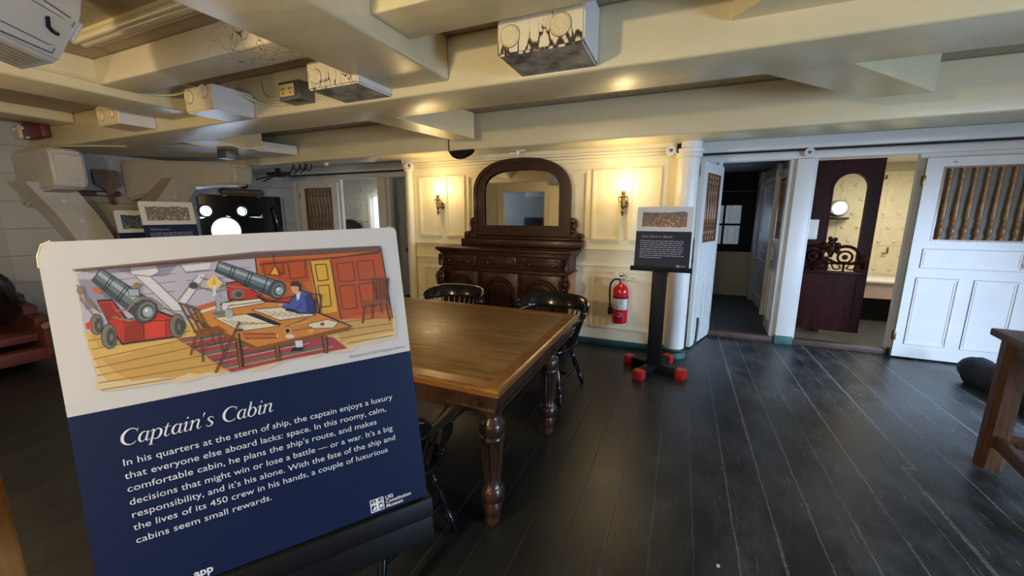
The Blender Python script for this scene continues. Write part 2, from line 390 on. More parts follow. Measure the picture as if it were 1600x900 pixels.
def planked(name, col, period, axis, rough=0.5, dark=0.55, bump=0.3):
    """painted planking: thin dark seams across one axis, grime"""
    m = bpy.data.materials.new(name); m.use_nodes = True; nt = m.node_tree; N = nt.nodes; Lk = nt.links
    b = N['Principled BSDF']; b.inputs['Roughness'].default_value = rough
    tc = N.new('ShaderNodeTexCoord'); sp = N.new('ShaderNodeSeparateXYZ'); Lk.new(tc.outputs['Object'], sp.inputs[0])
    dv = N.new('ShaderNodeMath'); dv.operation = 'DIVIDE'; dv.inputs[1].default_value = period; Lk.new(sp.outputs[axis], dv.inputs[0])
    fr = N.new('ShaderNodeMath'); fr.operation = 'PINGPONG'; fr.inputs[1].default_value = 0.5; Lk.new(dv.outputs[0], fr.inputs[0])
    r = ramp2(N, 0.0, 0.025); Lk.new(fr.outputs[0], r.inputs[0])
    nz = N.new('ShaderNodeTexNoise'); nz.inputs['Scale'].default_value = 3; nz.inputs['Detail'].default_value = 7; Lk.new(tc.outputs['Object'], nz.inputs['Vector'])
    mx = N.new('ShaderNodeMix'); mx.data_type = 'RGBA'; mx.inputs[6].default_value = (*[c * 0.80 for c in col], 1); mx.inputs[7].default_value = (*col, 1); Lk.new(nz.outputs['Fac'], mx.inputs[0])
    m2 = N.new('ShaderNodeMix'); m2.data_type = 'RGBA'; m2.inputs[6].default_value = (*[c * dark for c in col], 1); Lk.new(mx.outputs[2], m2.inputs[7]); Lk.new(r.outputs[0], m2.inputs[0])
    Lk.new(m2.outputs[2], b.inputs['Base Color'])
    bp = N.new('ShaderNodeBump'); bp.inputs['Strength'].default_value = bump; bp.inputs['Distance'].default_value = 0.008
    ad = N.new('ShaderNodeMath'); ad.operation = 'ADD'; Lk.new(r.outputs[0], ad.inputs[0]); Lk.new(nz.outputs['Fac'], ad.inputs[1])
    Lk.new(ad.outputs[0], bp.inputs['Height']); Lk.new(bp.outputs[0], b.inputs['Normal'])
    return m
deck_planks = planked('deckhead_planks', (0.50, 0.41, 0.27), 0.22, 0, 0.6)
hull_planks = planked('hull_planking', (0.50, 0.49, 0.455), 0.34, 2, 0.5)
dimming_planks = planked('grey_blue_boarding', (0.20, 0.24, 0.28), 0.14, 2, 0.7)
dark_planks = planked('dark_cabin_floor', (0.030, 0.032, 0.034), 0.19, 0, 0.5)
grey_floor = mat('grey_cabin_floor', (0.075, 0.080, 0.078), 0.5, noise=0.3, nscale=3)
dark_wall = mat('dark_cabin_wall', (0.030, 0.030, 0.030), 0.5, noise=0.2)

def spotted(name, col, spot, period):
    """wallpaper with a small sprig repeated on a staggered grid"""
    m = bpy.data.materials.new(name); m.use_nodes = True; nt = m.node_tree; N = nt.nodes; Lk = nt.links
    b = N['Principled BSDF']; b.inputs['Roughness'].default_value = 0.6
    tc = N.new('ShaderNodeTexCoord'); vo = N.new('ShaderNodeTexVoronoi'); vo.inputs['Scale'].default_value = 1 / period; vo.inputs['Randomness'].default_value = 0.35
    Lk.new(tc.outputs['Object'], vo.inputs['Vector'])
    nz = N.new('ShaderNodeTexNoise'); nz.inputs['Scale'].default_value = 70; Lk.new(tc.outputs['Object'], nz.inputs['Vector'])
    ad = N.new('ShaderNodeMath'); ad.operation = 'MULTIPLY_ADD'; ad.inputs[1].default_value = 0.25; Lk.new(nz.outputs['Fac'], ad.inputs[0]); Lk.new(vo.outputs['Distance'], ad.inputs[2])
    r = ramp2(N, 0.20, 0.26); Lk.new(ad.outputs[0], r.inputs[0])
    mx = N.new('ShaderNodeMix'); mx.data_type = 'RGBA'; mx.inputs[6].default_value = (*spot, 1); mx.inputs[7].default_value = (*col, 1); Lk.new(r.outputs[0], mx.inputs[0])
    Lk.new(mx.outputs[2], b.inputs['Base Color'])
    return m
wallpaper = spotted('sprigged_wallpaper', (0.70, 0.69, 0.62), (0.30, 0.28, 0.26), 0.17)
upholstery = mat('quilted_cream_cloth', (0.72, 0.65, 0.44), 0.75, noise=0.12, nscale=8, bump=0.25, bscale=16)

def rotten(name, col, z0, depth, low, high, scale=16.0, axis=2, zs=0.28):
    """peeling paint: a net of dark cracks that widens, with brown stain, towards the rotten lower edge (object z)"""
    m = bpy.data.materials.new(name); m.use_nodes = True; nt = m.node_tree; N = nt.nodes; Lk = nt.links
    b = N['Principled BSDF']; b.inputs['Roughness'].default_value = 0.5
    tc = N.new('ShaderNodeTexCoord'); sp = N.new('ShaderNodeSeparateXYZ'); Lk.new(tc.outputs['Object'], sp.inputs[0])
    mp = N.new('ShaderNodeMapping'); mp.inputs['Scale'].default_value = (1, 1, zs); Lk.new(tc.outputs['Object'], mp.inputs[0])
    n0 = N.new('ShaderNodeTexNoise'); n0.inputs['Scale'].default_value = 9; n0.inputs['Detail'].default_value = 4; Lk.new(mp.outputs[0], n0.inputs['Vector'])
    av = N.new('ShaderNodeVectorMath'); av.operation = 'MULTIPLY_ADD'; av.inputs[1].default_value = (0.10, 0.10, 0.10); Lk.new(n0.outputs['Color'], av.inputs[0]); Lk.new(mp.outputs[0], av.inputs[2])
    vo = N.new('ShaderNodeTexVoronoi'); vo.feature = 'DISTANCE_TO_EDGE'; vo.inputs['Scale'].default_value = scale; Lk.new(av.outputs[0], vo.inputs['Vector'])
    n1 = N.new('ShaderNodeTexNoise'); n1.inputs['Scale'].default_value = 14; n1.inputs['Detail'].default_value = 5; Lk.new(tc.outputs['Object'], n1.inputs['Vector'])
    g = N.new('ShaderNodeMapRange'); g.inputs['From Min'].default_value = z0; g.inputs['From Max'].default_value = z0 + depth; g.inputs['To Min'].default_value = low; g.inputs['To Max'].default_value = high
    Lk.new(sp.outputs[axis], g.inputs['Value'])
    w = N.new('ShaderNodeMath'); w.operation = 'MULTIPLY'; Lk.new(g.outputs[0], w.inputs[0]); Lk.new(n1.outputs['Fac'], w.inputs[1])
    q = N.new('ShaderNodeMath'); q.operation = 'DIVIDE'; Lk.new(vo.outputs['Distance'], q.inputs[0]); Lk.new(w.outputs[0], q.inputs[1])
    r = ramp2(N, 0.35, 0.75); Lk.new(q.outputs[0], r.inputs[0]); r2 = ramp2(N, 0.5, 2.6); Lk.new(q.outputs[0], r2.inputs[0])
    mA = N.new('ShaderNodeMix'); mA.data_type = 'RGBA'; mA.inputs[6].default_value = (0.50, 0.36, 0.19, 1); mA.inputs[7].default_value = (*col, 1); Lk.new(r2.outputs[0], mA.inputs[0])
    mB = N.new('ShaderNodeMix'); mB.data_type = 'RGBA'; mB.inputs[6].default_value = (0.020, 0.015, 0.012, 1); Lk.new(mA.outputs[2], mB.inputs[7]); Lk.new(r.outputs[0], mB.inputs[0])
    Lk.new(mB.outputs[2], b.inputs['Base Color'])
    bp = N.new('ShaderNodeBump'); bp.inputs['Strength'].default_value = 0.5; bp.inputs['Distance'].default_value = 0.008
    Lk.new(r.outputs[0], bp.inputs['Height']); Lk.new(bp.outputs[0], b.inputs['Normal'])
    return m
rot_heavy = rotten('rotten_cream_paint', (0.80, 0.73, 0.56), 0.0, 0.11, 0.34, 0.014, 20)
rot_light = rotten('cracked_cream_paint', (0.78, 0.71, 0.54), 0.0, 0.17, 0.06, 0.008, 14)
rot_end = rotten('rotten_ledge_end', (0.78, 0.70, 0.52), -2.30, -0.45, 0.055, 0.0015, 13, 0, 0.8)
groove_shadow = mat('groove_shadow_tone', (0.22, 0.20, 0.30), 0.6)  # purple-grey stands for the shadow lines in the door panel grooves
backing_shade = mat('dark_shade_sheet', (0.20, 0.19, 0.16), 0.6, noise=0.3, nscale=5)  # dark tone paints in the shade behind the door balusters
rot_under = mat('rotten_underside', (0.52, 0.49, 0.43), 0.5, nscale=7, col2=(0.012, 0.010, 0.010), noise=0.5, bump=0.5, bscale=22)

mirror_glass = bpy.data.materials.new('old_mirror_glass'); mirror_glass.use_nodes = True
_b = mirror_glass.node_tree.nodes['Principled BSDF']; _b.inputs['Base Color'].default_value = (0.62, 0.62, 0.58, 1); _b.inputs['Metallic'].default_value = 1.0; _b.inputs['Roughness'].default_value = 0.035
window_glass = bpy.data.materials.new('window_glass'); window_glass.use_nodes = True
_n = window_glass.node_tree; _n.nodes.clear()
_o = _n.nodes.new('ShaderNodeOutputMaterial'); _t = _n.nodes.new('ShaderNodeBsdfTransparent'); _g = _n.nodes.new('ShaderNodeBsdfGlossy'); _g.inputs['Roughness'].default_value = 0.03; _m = _n.nodes.new('ShaderNodeMixShader'); _m.inputs[0].default_value = 0.08
_n.links.new(_t.outputs[0], _m.inputs[1]); _n.links.new(_g.outputs[0], _m.inputs[2]); _n.links.new(_m.outputs[0], _o.inputs[0])
# ================================================================== SETTING
S = 'structure'
MB().box(-8.6, 5.2, -2.8, 5.60, -0.06, 0.0).build('floor', floor_mat, kind=S)
# the two cabins aft: floors a step higher than nothing, seen through the doorways
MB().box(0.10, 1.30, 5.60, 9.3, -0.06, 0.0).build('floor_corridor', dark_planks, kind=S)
MB().box(1.30, 4.2, 5.60, 8.6, -0.06, 0.0).build('floor_starboard_cabin', grey_floor, kind=S)
MB().box(-8.4, -3.6, 5.60, 8.6, -0.06, 0.0).build('floor_port_cabin', grey_floor, kind=S)
# deckhead
MB().box(-8.6, 5.2, -2.8, 5.70, 2.66, 2.72).build('ceiling', deck_planks, kind=S)
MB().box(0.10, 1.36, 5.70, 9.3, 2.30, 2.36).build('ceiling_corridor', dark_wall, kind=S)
MB().box(1.36, 4.2, 5.70, 8.6, 2.32, 2.38).build('ceiling_starboard_cabin', paint_white, kind=S)
MB().box(-8.4, -3.6, 5.70, 8.6, 2.32, 2.38).build('ceiling_port_cabin', paint_white, kind=S)

# transverse beams and the fore-and-aft carlings between them
def beam(x0, x1, y0, y1, z0, z1, m=paint, bev=0.018):
    return MB().box(x0, x1, y0, y1, z0, z1, bev, 3).build('ceiling_beam', m, kind=S)
beam(-8.4, 5.0, 2.334, 2.78, 2.335, 2.66)
beam(-8.4, 5.0, 4.08, 4.50, 2.275, 2.66)
beam(-8.4, 5.0, -0.75, -0.30, 2.36, 2.66)
beam(-1.965, -1.445, -0.3, 2.334, 2.395, 2.66)                 # broad carling over the sign
beam(-4.50, -4.02, -0.3, 2.334, 2.42, 2.66)                   # carling along which the cable runs
beam(-6.75, -6.35, -0.3, 2.334, 2.55, 2.66)
beam(-1.445, 1.30, 1.64, 1.94, 2.49, 2.66, bev=0.008)         # ledge between carling and block
beam(-4.02, -1.965, 1.64, 1.88, 2.48, 2.66, rot_end, bev=0.014)
# moulded coaming strip
mb = MB()
for (y, z, r) in ((1.40, 2.625, 0.020), (1.445, 2.632, 0.028), (1.50, 2.645, 0.018)):
    mb.tube([(-3.62, y, z), (-1.97, y, z)], r, 12)
mb.box(-3.62, -1.97, 1.38, 1.52, 2.64, 2.66)
mb.build('trim_coaming', paint, kind=S)
# wedge-shaped chocks between beam one and beam two
def chock(p, z0, z1):
    return MB().prism(p, z0, z1, 'z').build('ceiling_chock', paint, kind=S)
chock([(-2.56, 2.775), (-2.27, 2.775), (-2.10, 3.86), (-2.36, 3.86)], 2.345, 2.60)
chock([(0.36, 2.775), (0.76, 2.775), (1.46, 3.62), (1.10, 3.62)], 2.345, 2.60)
chock([(-5.25, 2.775), (-4.72, 2.775), (-5.10, 3.62), (-5.50, 3.62)], 2.345, 2.60)
# diagonal lodging knee at the right against beam one
MB().prism([(0.15, 2.334), (0.15, 2.30), (1.10, 1.10), (1.55, 1.10), (1.55, 2.334)], 2.47, 2.66, 'z').build('ceiling_knee', paint, kind=S)
# carling strips between beam two and the stern bulkhead
MB().box(-8.4, 5.0, 4.50, 5.56, 2.42, 2.66).build('ceiling_aft_bay', paint, kind=S)

# panelled bulkhead in the middle
YP = 4.60
MB().box(-3.58, 0.06, YP, YP + 0.09, 0.0, 2.44).build('wall_back', paint_panel, kind=S)
def frame(mb, x0, x1, z0, z1, y, w=0.036, d=0.024):
    for k, (o, dd) in enumerate(((0, d), (w * 0.45, d * 0.55))):
        a, b, c, e = x0 + o, x1 - o, z0 + o, z1 - o
        i = w * (0.55 if k == 0 else 0.55)
        mb.ring([(a, c), (b, c), (b, e), (a, e)], [(a + i, c + i), (b - i, c + i), (b - i, e - i), (a + i, e - i)], y - dd, y + 0.001)
mb = MB()
for (x0, x1) in ((-3.37, -3.02), (-2.955, -2.65), (-2.60, -2.25), (-1.40, -1.02), (-0.965, -0.632), (-0.56, -0.232)):
    frame(mb, x0, x1, 1.262, 2.05, YP)
for (x0, x1) in ((-3.33, -2.60), (-0.94, -0.222)):
    frame(mb, x0, x1, 0.215, 0.835, YP, 0.034, 0.020)
mb.build('trim_panel_mouldings', paint_panel, kind=S)
mb = MB()
for z, w, d in ((1.158, 0.022, 0.026), (0.965, 0.020, 0.022), (0.90, 0.012, 0.012)):
    mb.box(-3.52, 0.0, YP - d, YP, z - w / 2, z + w / 2, 0.005)
mb.build('trim_chair_rail', paint_panel, kind=S)
mb = MB()
mb.box(-3.58, 0.0, YP - 0.03, YP, 2.135, 2.175, 0.008); mb.box(-3.58, 0.0, YP - 0.055, YP, 2.175, 2.205, 0.010)
mb.box(-3.58, 0.0, YP - 0.09, YP, 2.205, 2.235, 0.010); mb.prism([(YP, 2.235), (YP - 0.09, 2.235), (YP - 0.10, 2.29), (YP, 2.29)], -3.58, 0.0, 'x')
mb.build('trim_cornice', paint_panel, kind=S)
MB().box(-3.58, 0.05, YP - 0.022, YP, 0.0, 0.075, 0.006).build('baseboard_back', green_base, kind=S)
# sides of the recesses, either side of the rudder-head bulkhead
MB().box(-0.03, 0.06, YP + 0.09, 5.55, 0, 2.44).build('wall_recess_starboard', paint_panel, kind=S)
MB().box(-3.58, -3.49, YP + 0.09, 5.55, 0, 2.44).build('wall_recess_port', paint_panel, kind=S)
# corner columns
for x, nm in ((0.02, 'column_starboard'), (-3.50, 'column_port')):
    r = 0.104 if x > 0 else 0.050
    prof = [(r, 0.10), (r, 2.12), (r + 0.018, 2.13), (r + 0.022, 2.15), (r + 0.016, 2.165), (r + 0.03, 2.175), (r + 0.034, 2.205), (r + 0.012, 2.215), (r + 0.012, 2.28)]
    MB().lathe(prof, (x, 4.555, 0), seg=32).build(nm, paint_white if x > 0 else paint_panel, kind=S)
    MB().lathe([(r + 0.022, 0.0), (r + 0.022, 0.085), (r + 0.012, 0.10), (r - 0.02, 0.10)], (x, 4.555, 0), seg=32).build('baseboard_' + nm, teal_base, kind=S)

# bulkhead with the two doorways on each side (mirror-symmetrical ship)
YD = 5.55
DH = 2.175
MB().wallholes(0.06, 4.2, 0, 2.44, [(0.41, 1.15, 0, DH), (1.33, 2.225, 0, DH)], YD, YD + 0.06).build('wall_aft_starboard', paint_white, kind=S)
MB().wallholes(-8.0, -3.49, 0, 2.44, [(-4.75, -4.01, 0, DH), (-5.825, -4.93, 0, DH)], YD, YD + 0.06).build('wall_aft_port', paint_white, kind=S)
for sgn, nm in ((1, 'starboard'), (-1, 'port')):
    X = (lambda x: x) if sgn > 0 else (lambda x: -3.60 - x)
    def bx(mb, a, b, *r):
        a, b = sorted((X(a), X(b))); mb.box(a, b, *r)
    mb = MB()
    bx(mb, 1.155, 1.328, YD - 0.05, YD, 0.10, DH, 0.006)          # post between the doorways
    bx(mb, 0.36, 0.405, YD - 0.03, YD + 0.06, 0.0, DH + 0.03, 0.004)
    bx(mb, 0.06, 3.4, YD - 0.035, YD, DH + 0.005, 2.255, 0.006)     # header board
    bx(mb, 0.06, 4.0, YD - 0.07, YD, 2.285, 2.42, 0.012)
    bx(mb, 1.10, 1.15, YD, YD + 0.10, 0.0, DH, 0.004); bx(mb, 1.335, 1.36, YD, YD + 0.10, 0.0, DH, 0.004)
    mb.build('trim_doorway_' + nm, paint_white, kind=S)
    mb = MB(); bx(mb, 1.15, 1.335, YD - 0.056, YD, 0.0, 0.10, 0.004); mb.build('baseboard_post_' + nm, teal_base, kind=S)
    mb = MB(); bx(mb, 0.40, 1.155, YD - 0.035, YD + 0.07, 0.0, 0.07, 0.01); bx(mb, 1.328, 2.23, YD - 0.035, YD + 0.07, 0.0, 0.07, 0.01)
    mb.build('threshold_' + nm, threshold_wood, kind=S)
    mb = MB(); bx(mb, 2.235, 4.0, YD - 0.03, YD, 0.0, 0.085, 0.006); mb.build('baseboard_' + nm, green_base, kind=S)
    mb = MB(); bx(mb, 0.06, 4.0, YD - 0.075, YD - 0.035, 2.262, 2.276); mb.build('trim_curtain_track_' + nm, black_matt, kind=S)

# hull sides and the end of the cabin behind the viewer
HSL = 0.18
def hull_x(y): return -7.70 + HSL * (y - 2.0) if y > 2.0 else -7.70
gy0, gy1, gz0, gz1 = 3.99, 5.22, 0.91, 1.84
mb = MB()
def hull_seg(mb, y0, y1, z0, z1):
    xa, xb = hull_x(y0), hull_x(y1)
    pts = [(xa, y0), (xb, y1), (xb - 0.35, y1), (xa - 0.35, y0)]
    mb.prism(pts, z0, z1, 'z')
hull_seg(mb, -2.8, 2.0, 0, 2.70); hull_seg(mb, 2.0, gy0, 0, 2.70); hull_seg(mb, gy1, 5.6, 0, 2.70)
hull_seg(mb, gy0, gy1, 0, gz0); hull_seg(mb, gy0, gy1, gz1, 2.70)
mb.build('wall_port_side', hull_planks, kind=S)
MB().box(4.55, 4.9, -2.8, 9.3, 0, 2.7).build('wall_starboard_side', hull_planks, kind=S)
MB().wallholes(-8.6, 4.6, 0, 2.7, [(-5.35, -3.95, 0, 2.25)], -2.85, -2.75).build('wall_fore', paint_panel, kind=S)
# gun deck beyond the fore doorway, seen only in the mirror
MB().box(-8.0, -1.5, -6.0, -5.9, 0, 2.7).build('wall_gun_deck', hull_planks, kind=S)
MB().box(-8.0, -1.5, -5.9, -2.85, -0.06, 0.0).build('floor_gun_deck', dark_planks, kind=S)
MB().box(-8.0, -1.5, -5.9, -2.85, 2.66, 2.72).build('ceiling_gun_deck', deck_planks, kind=S)
MB().box(-8.1, -8.0, -6.0, -2.85, 0, 2.7).build('wall_gun_deck_port', hull_planks, kind=S); MB().box(-1.5, -1.4, -6.0, -2.85, 0, 2.7).build('wall_gun_deck_starboard', hull_planks, kind=S)
mb = MB(); mb.rbox((-4.5, -5.5, 1.55), (0.5, 0, 1), (1.7, 0.25, 0.25), up=(0, 1, 0), bev=0.02); mb.box(-5.6, -4.6, -5.6, -5.3, 2.2, 2.5, 0.03); mb.build('ceiling_knee', paint_white, kind=S)
MB().box(-5.3, -3.6, -5.4, -4.4, 0.0, 1.45, 0.05).build('trim_gun_deck_locker', iron, kind=S)
mb = MB()
for x0, x1 in ((-7.6, -7.0), (-6.85, -6.25), (-6.1, -5.5), (-3.8, -3.2), (-3.05, -2.4), (-2.2, -1.4), (-1.2, -0.4), (0, 0.8), (1, 1.8)):
    mb.ring([(x0, 0.9), (x1, 0.9), (x1, 2.1), (x0, 2.1)], [(x0 + .03, 0.93), (x1 - .03, 0.93), (x1 - .03, 2.07), (x0 + .03, 2.07)], -2.751, -2.73)
mb.build('trim_fore_panels', paint_panel, kind=S)

# ------------------------------------------------------------------ corridor aft of the first doorway
YW = 8.62
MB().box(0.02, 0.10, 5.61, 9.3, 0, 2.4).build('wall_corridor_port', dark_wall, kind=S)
MB().wallholes(0.02, 1.45, 0, 2.4, [(0.46, 1.02, 1.00, 1.73)], YW, YW + 0.08).build('wall_corridor_aft', paint_panel, kind=S)
mb = MB()                                       # partition between corridor and starboard cabin, with its pilasters and panels
mb.box(1.30, 1.36, 5.66, 8.66, 0, 2.36)
mb.build('wall_corridor_starboard', paint_white, kind=S)
mb = MB()
for y in (6.02, 7.10, 8.35): mb.box(1.235, 1.30, y - 0.04, y + 0.04, 0, 2.30, 0.006)
mb.box(1.27, 1.30, 5.66, 8.62, 2.12, 2.17, 0.005)
for (y0, y1) in ((6.10, 7.02), (7.2, 8.28)):
    for (z0, z1) in ((0.15, 0.80), (0.92, 1.12), (1.22, 2.05)):
        mb.ring([(y0 + .08, z0), (y1 - .08, z0), (y1 - .08, z1), (y0 + .08, z1)], [(y0 + .11, z0 + .03), (y1 - .11, z0 + .03), (y1 - .11, z1 - .03), (y0 + .11, z1 - .03)], 1.285, 1.301, 'x')
mb.build('trim_corridor_panels', paint_white, kind=S)
mb = MB()                                       # black sash window in the stern
mb.ring([(0.18, 0.86), (1.24, 0.86), (1.24, 2.30), (0.18, 2.30)], [(0.46, 1.00), (1.02, 1.00), (1.02, 1.73), (0.46, 1.73)], YW - 0.05, YW)
mb.box(0.46, 1.02, YW - 0.02, YW + 0.03, 1.352, 1.392); mb.box(0.722, 0.758, YW - 0.02, YW + 0.03, 1.0, 1.73)
w1 = mb.build('window_1', black_matt, kind=S)
MB().box(0.46, 1.02, YW + 0.035, YW + 0.041, 1.0, 1.73).build('pane', window_glass, w1)
MB().box(0.18, 1.24, YW - 0.075, YW - 0.05, 1.98, 2.0, 0.004).build('blind_rail', grey_box, w1)
# added boarding dims the bright sky behind the stern window; netting stands before it
MB().box(-1.5, 3.0, 10.6, 10.7, -0.5, 4.0).build('wall_added_outside', dimming_planks, kind=S)
mb = MB()
for k in range(15): mb.box(0.1 + k * 0.085, 0.106 + k * 0.085, YW + 0.5, YW + 0.506, 0.7, 2.1)
for k in range(17): mb.box(0.0, 1.4, YW + 0.5, YW + 0.506, 0.7 + k * 0.085, 0.706 + k * 0.085)
tag(mb.build('safety_netting', steel), 'square-meshed netting stretched outside the black sash window', 'netting')

# ------------------------------------------------------------------ starboard quarter gallery (through the second doorway)
YC = 7.75
mb = MB(); mb.wallholes(1.36, 4.2, 0, 2.36, [], YC, YC + 0.08); mb.build('wall_starboard_cabin_aft', upholstery, kind=S)
MB().box(3.55, 3.65, 5.61, 8.0, 0, 2.36).build('wall_starboard_cabin_side', upholstery, kind=S)
mb = MB()
for z in (0.66, 1.10, 1.52, 1.92): mb.box(1.36, 3.55, YC - 0.006, YC, z, z + 0.008)
for x in (1.7, 2.25, 2.8, 3.3): mb.box(x, x + 0.006, YC - 0.006, YC, 0.66, 2.1)
mb.box(1.36, 3.55, YC - 0.05, YC, 2.14, 2.20, 0.01)
for k in range(7):
    for j in range(12):
        mb.ball((1.5 + j * 0.185 + (k % 2) * 0.09, YC - 0.004, 0.74 + k * 0.21), 0.027, 8, (1, 0.6, 1))
mb.build('trim_quilting', upholstery, kind=S)

# ------------------------------------------------------------------ port quarter gallery
YQ = 7.0
MB().wallholes(-8.2, -3.6, 0, 2.36, [(-6.47, -6.02, 1.0, 1.93)], YQ, YQ + 0.08).build('wall_port_cabin_aft', wallpaper, kind=S)
mb = MB(); mb.ring([(-6.54, 0.95), (-5.96, 0.95), (-5.96, 1.98), (-6.54, 1.98)], [(-6.47, 1.0), (-6.02, 1.0), (-6.02, 1.93), (-6.47, 1.93)], YQ - 0.03, YQ)
w2 = mb.build('window_2', paint_white, kind=S)
MB().box(-6.47, -6.02, YQ + 0.03, YQ + 0.036, 1.0, 1.93).build('pane', window_glass, w2)
mb = MB()
for z in (1.40, 1.67): mb.box(-8.2, -6.56, YQ - 0.008, YQ, z, z + 0.012)
mb.build('trim_port_cabin', paint_panel, kind=S)
MB().box(-8.3, -8.2, 5.6, 7.1, 0, 2.4).build('wall_port_cabin_side', wallpaper, kind=S)
MB().box(-3.65, -3.6, 5.6, 7.1, 0, 2.4).build('wall_port_cabin_inner', paint_white, kind=S)
MB().box(-4.89, -4.84, 5.61, 7.0, 0, 2.36).build('wall_port_cabin_partition', paint_white, kind=S)
# ================================================================== DOORS
BAL = [(0.013, 0.0), (0.017, 0.01), (0.017, 0.03), (0.012, 0.045), (0.019, 0.065), (0.022, 0.10), (0.018, 0.135), (0.011, 0.15), (0.018, 0.165), (0.018, 0.18), (0.011, 0.195),
       (0.018, 0.215), (0.0205, 0.26), (0.019, 0.36), (0.015, 0.50), (0.012, 0.585), (0.018, 0.60), (0.018, 0.615), (0.012, 0.63), (0.017, 0.655), (0.018, 0.68), (0.013, 0.70), (0.016, 0.715), (0.016, 0.74)]
def baluster_door(idx, label, loc, rotz, w=0.92, h=2.12, hinge_left=True, n=7, z_lo=1.24, z_hi=2.00, bmat=baluster_wood, st=0.15, backing=False):
    """leaf in local x 0..w, hinge at x=0; the seen face looks along -y"""
    t = thing('door_%d' % idx, label, 'door', loc, rotz, kind=S)
    d = 0.04; x0, x1 = st, w - st
    mb = MB(); mb.wallholes(0, w, 0.02, h, [(x0, x1, z_lo, z_hi)], -d / 2, d / 2)
    mb.box(0, 0.0015, -d / 2, d / 2, 0.02, h)
    pan = [(x0 - 0.05, x1 + 0.04, z_lo - 0.29, z_lo - 0.095), (x0 - 0.06, (x0 + x1) / 2 - 0.055, 0.17, z_lo - 0.40), ((x0 + x1) / 2 + 0.055, x1 + 0.05, 0.17, z_lo - 0.40)]
    mb.build('leaf', paint_white, t)
    mb = MB()
    for (a, b, c, e) in pan:
        for s in (-1, 1):
            for (o, dd) in ((0.0, 0.011), (0.020, 0.005)):
                mb.ring([(a + o, c + o), (b - o, c + o), (b - o, e - o), (a + o, e - o)], [(a + o + .012, c + o + .012), (b - o - .012, c + o + .012), (b - o - .012, e - o - .012), (a + o + .012, e - o - .012)], s * (d / 2 + dd), s * (d / 2 - 0.001))
    mb.build('panel_moulding', paint_white, t)
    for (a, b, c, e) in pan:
        mb = MB(); mb.ring([(a - .004, c - .004), (b + .004, c - .004), (b + .004, e + .004), (a - .004, e + .004)], [(a + .003, c + .003), (b - .003, c + .003), (b - .003, e - .003), (a + .003, e - .003)], -d / 2 - 0.0015, -d / 2 + 0.002); mb.build('panel_shadow_line', groove_shadow, t)
    mb = MB(); mb.ring([(x0 - .012, z_lo - .012), (x1 + .012, z_lo - .012), (x1 + .012, z_hi + .012), (x0 - .012, z_hi + .012)], [(x0 + .006, z_lo + .006), (x1 - .006, z_lo + .006), (x1 - .006, z_hi - .006), (x0 + .006, z_hi - .006)], -d / 2 - 0.003, d / 2 + 0.003)
    mb.build('opening_trim', bmat, t)
    if backing: MB().box(x0 - .012, x1 + .012, d / 2 + 0.001, d / 2 + 0.008, z_lo - .012, z_hi + .012).build('backing_board', backing_shade, t, label='added dark sheet giving the shade behind the balusters')
    sc_ = (z_hi - z_lo) / 0.74
    first = None
    for k in range(n):
        x = x0 + (x1 - x0) * (k + 0.62) / (n + 0.24)
        if first is None:
            m = MB(); m.lathe([(r * 1.05, z * sc_) for r, z in BAL], (0, 0, 0), seg=12)
            first = m.build('baluster', bmat, t, loc=(x, 0, z_lo)); continue
        c = first.copy(); COL.objects.link(c); c.parent = t; c.location = (x, 0, z_lo)
    hx = w - 0.065
    for s in (-1,):
        m = MB(); m.box(hx - 0.018, hx + 0.018, -d / 2 - 0.006, -d / 2, z_lo - 0.32, z_lo - 0.17, 0.003)
        m.lathe([(0.010, 0), (0.010, 0.03), (0.014, 0.035), (0.014, 0.045)], (hx, -d / 2, z_lo - 0.22), (0, -1, 0), 12)
        m.tube([(hx + 0.038 * math.cos(a), -d / 2 - 0.040, z_lo - 0.225 + 0.032 * math.sin(a)) for a in [2 * PI * i / 18 for i in range(18)]], 0.006, 8, closed=True)
        m.build('ring_handle', iron, t, label='black iron ring handle')
    m = MB()
    for z in (0.25, h - 0.22):
        m.box(-0.012, 0.012, -d / 2 - 0.004, d / 2 + 0.004, z - 0.05, z + 0.05, 0.003)
    m.build('hinge', brass, t)
    m = MB()
    for x in (x0 + 0.06, x1 - 0.05): m.tube([(x, -d / 2, z_hi + 0.055), (x, -d / 2 - 0.025, z_hi + 0.055), (x, -d / 2 - 0.03, z_hi + 0.045)], 0.004, 6)
    m.build('small_hook', brass, t)
    return t
baluster_door(1, 'white panelled door with seven brown balusters, folded back flat beside mahogany mirror doorway', (2.245, 5.47, 0), math.radians(-1.0), w=0.95, st=0.145, z_lo=1.30, z_hi=2.02, backing=True)
baluster_door(2, 'white door with brown balusters standing open behind the small Gun Deck sign', (0.41, 5.55, 0), math.radians(-109), w=0.74, n=5, st=0.13, z_lo=1.25, z_hi=2.0, bmat=baluster_brown)
t3 = baluster_door(3, 'white baluster door folded open left of the sprigged wallpaper doorway', (-6.78, 5.47, 0), math.radians(1.0), w=0.95, st=0.15, z_lo=1.26, z_hi=2.02, bmat=baluster_brown)
t4 = baluster_door(4, 'white door seen edge-on beside the left end of the panelled bulkhead', (-4.01, 5.53, 0), math.radians(-71), w=0.74, n=5, st=0.13, bmat=baluster_brown)
t5 = baluster_door(5, 'dim door with brown balusters folded inside the dark corridor', (1.16, 5.70, 0), math.radians(88), w=0.62, n=4, st=0.11, bmat=baluster_brown)

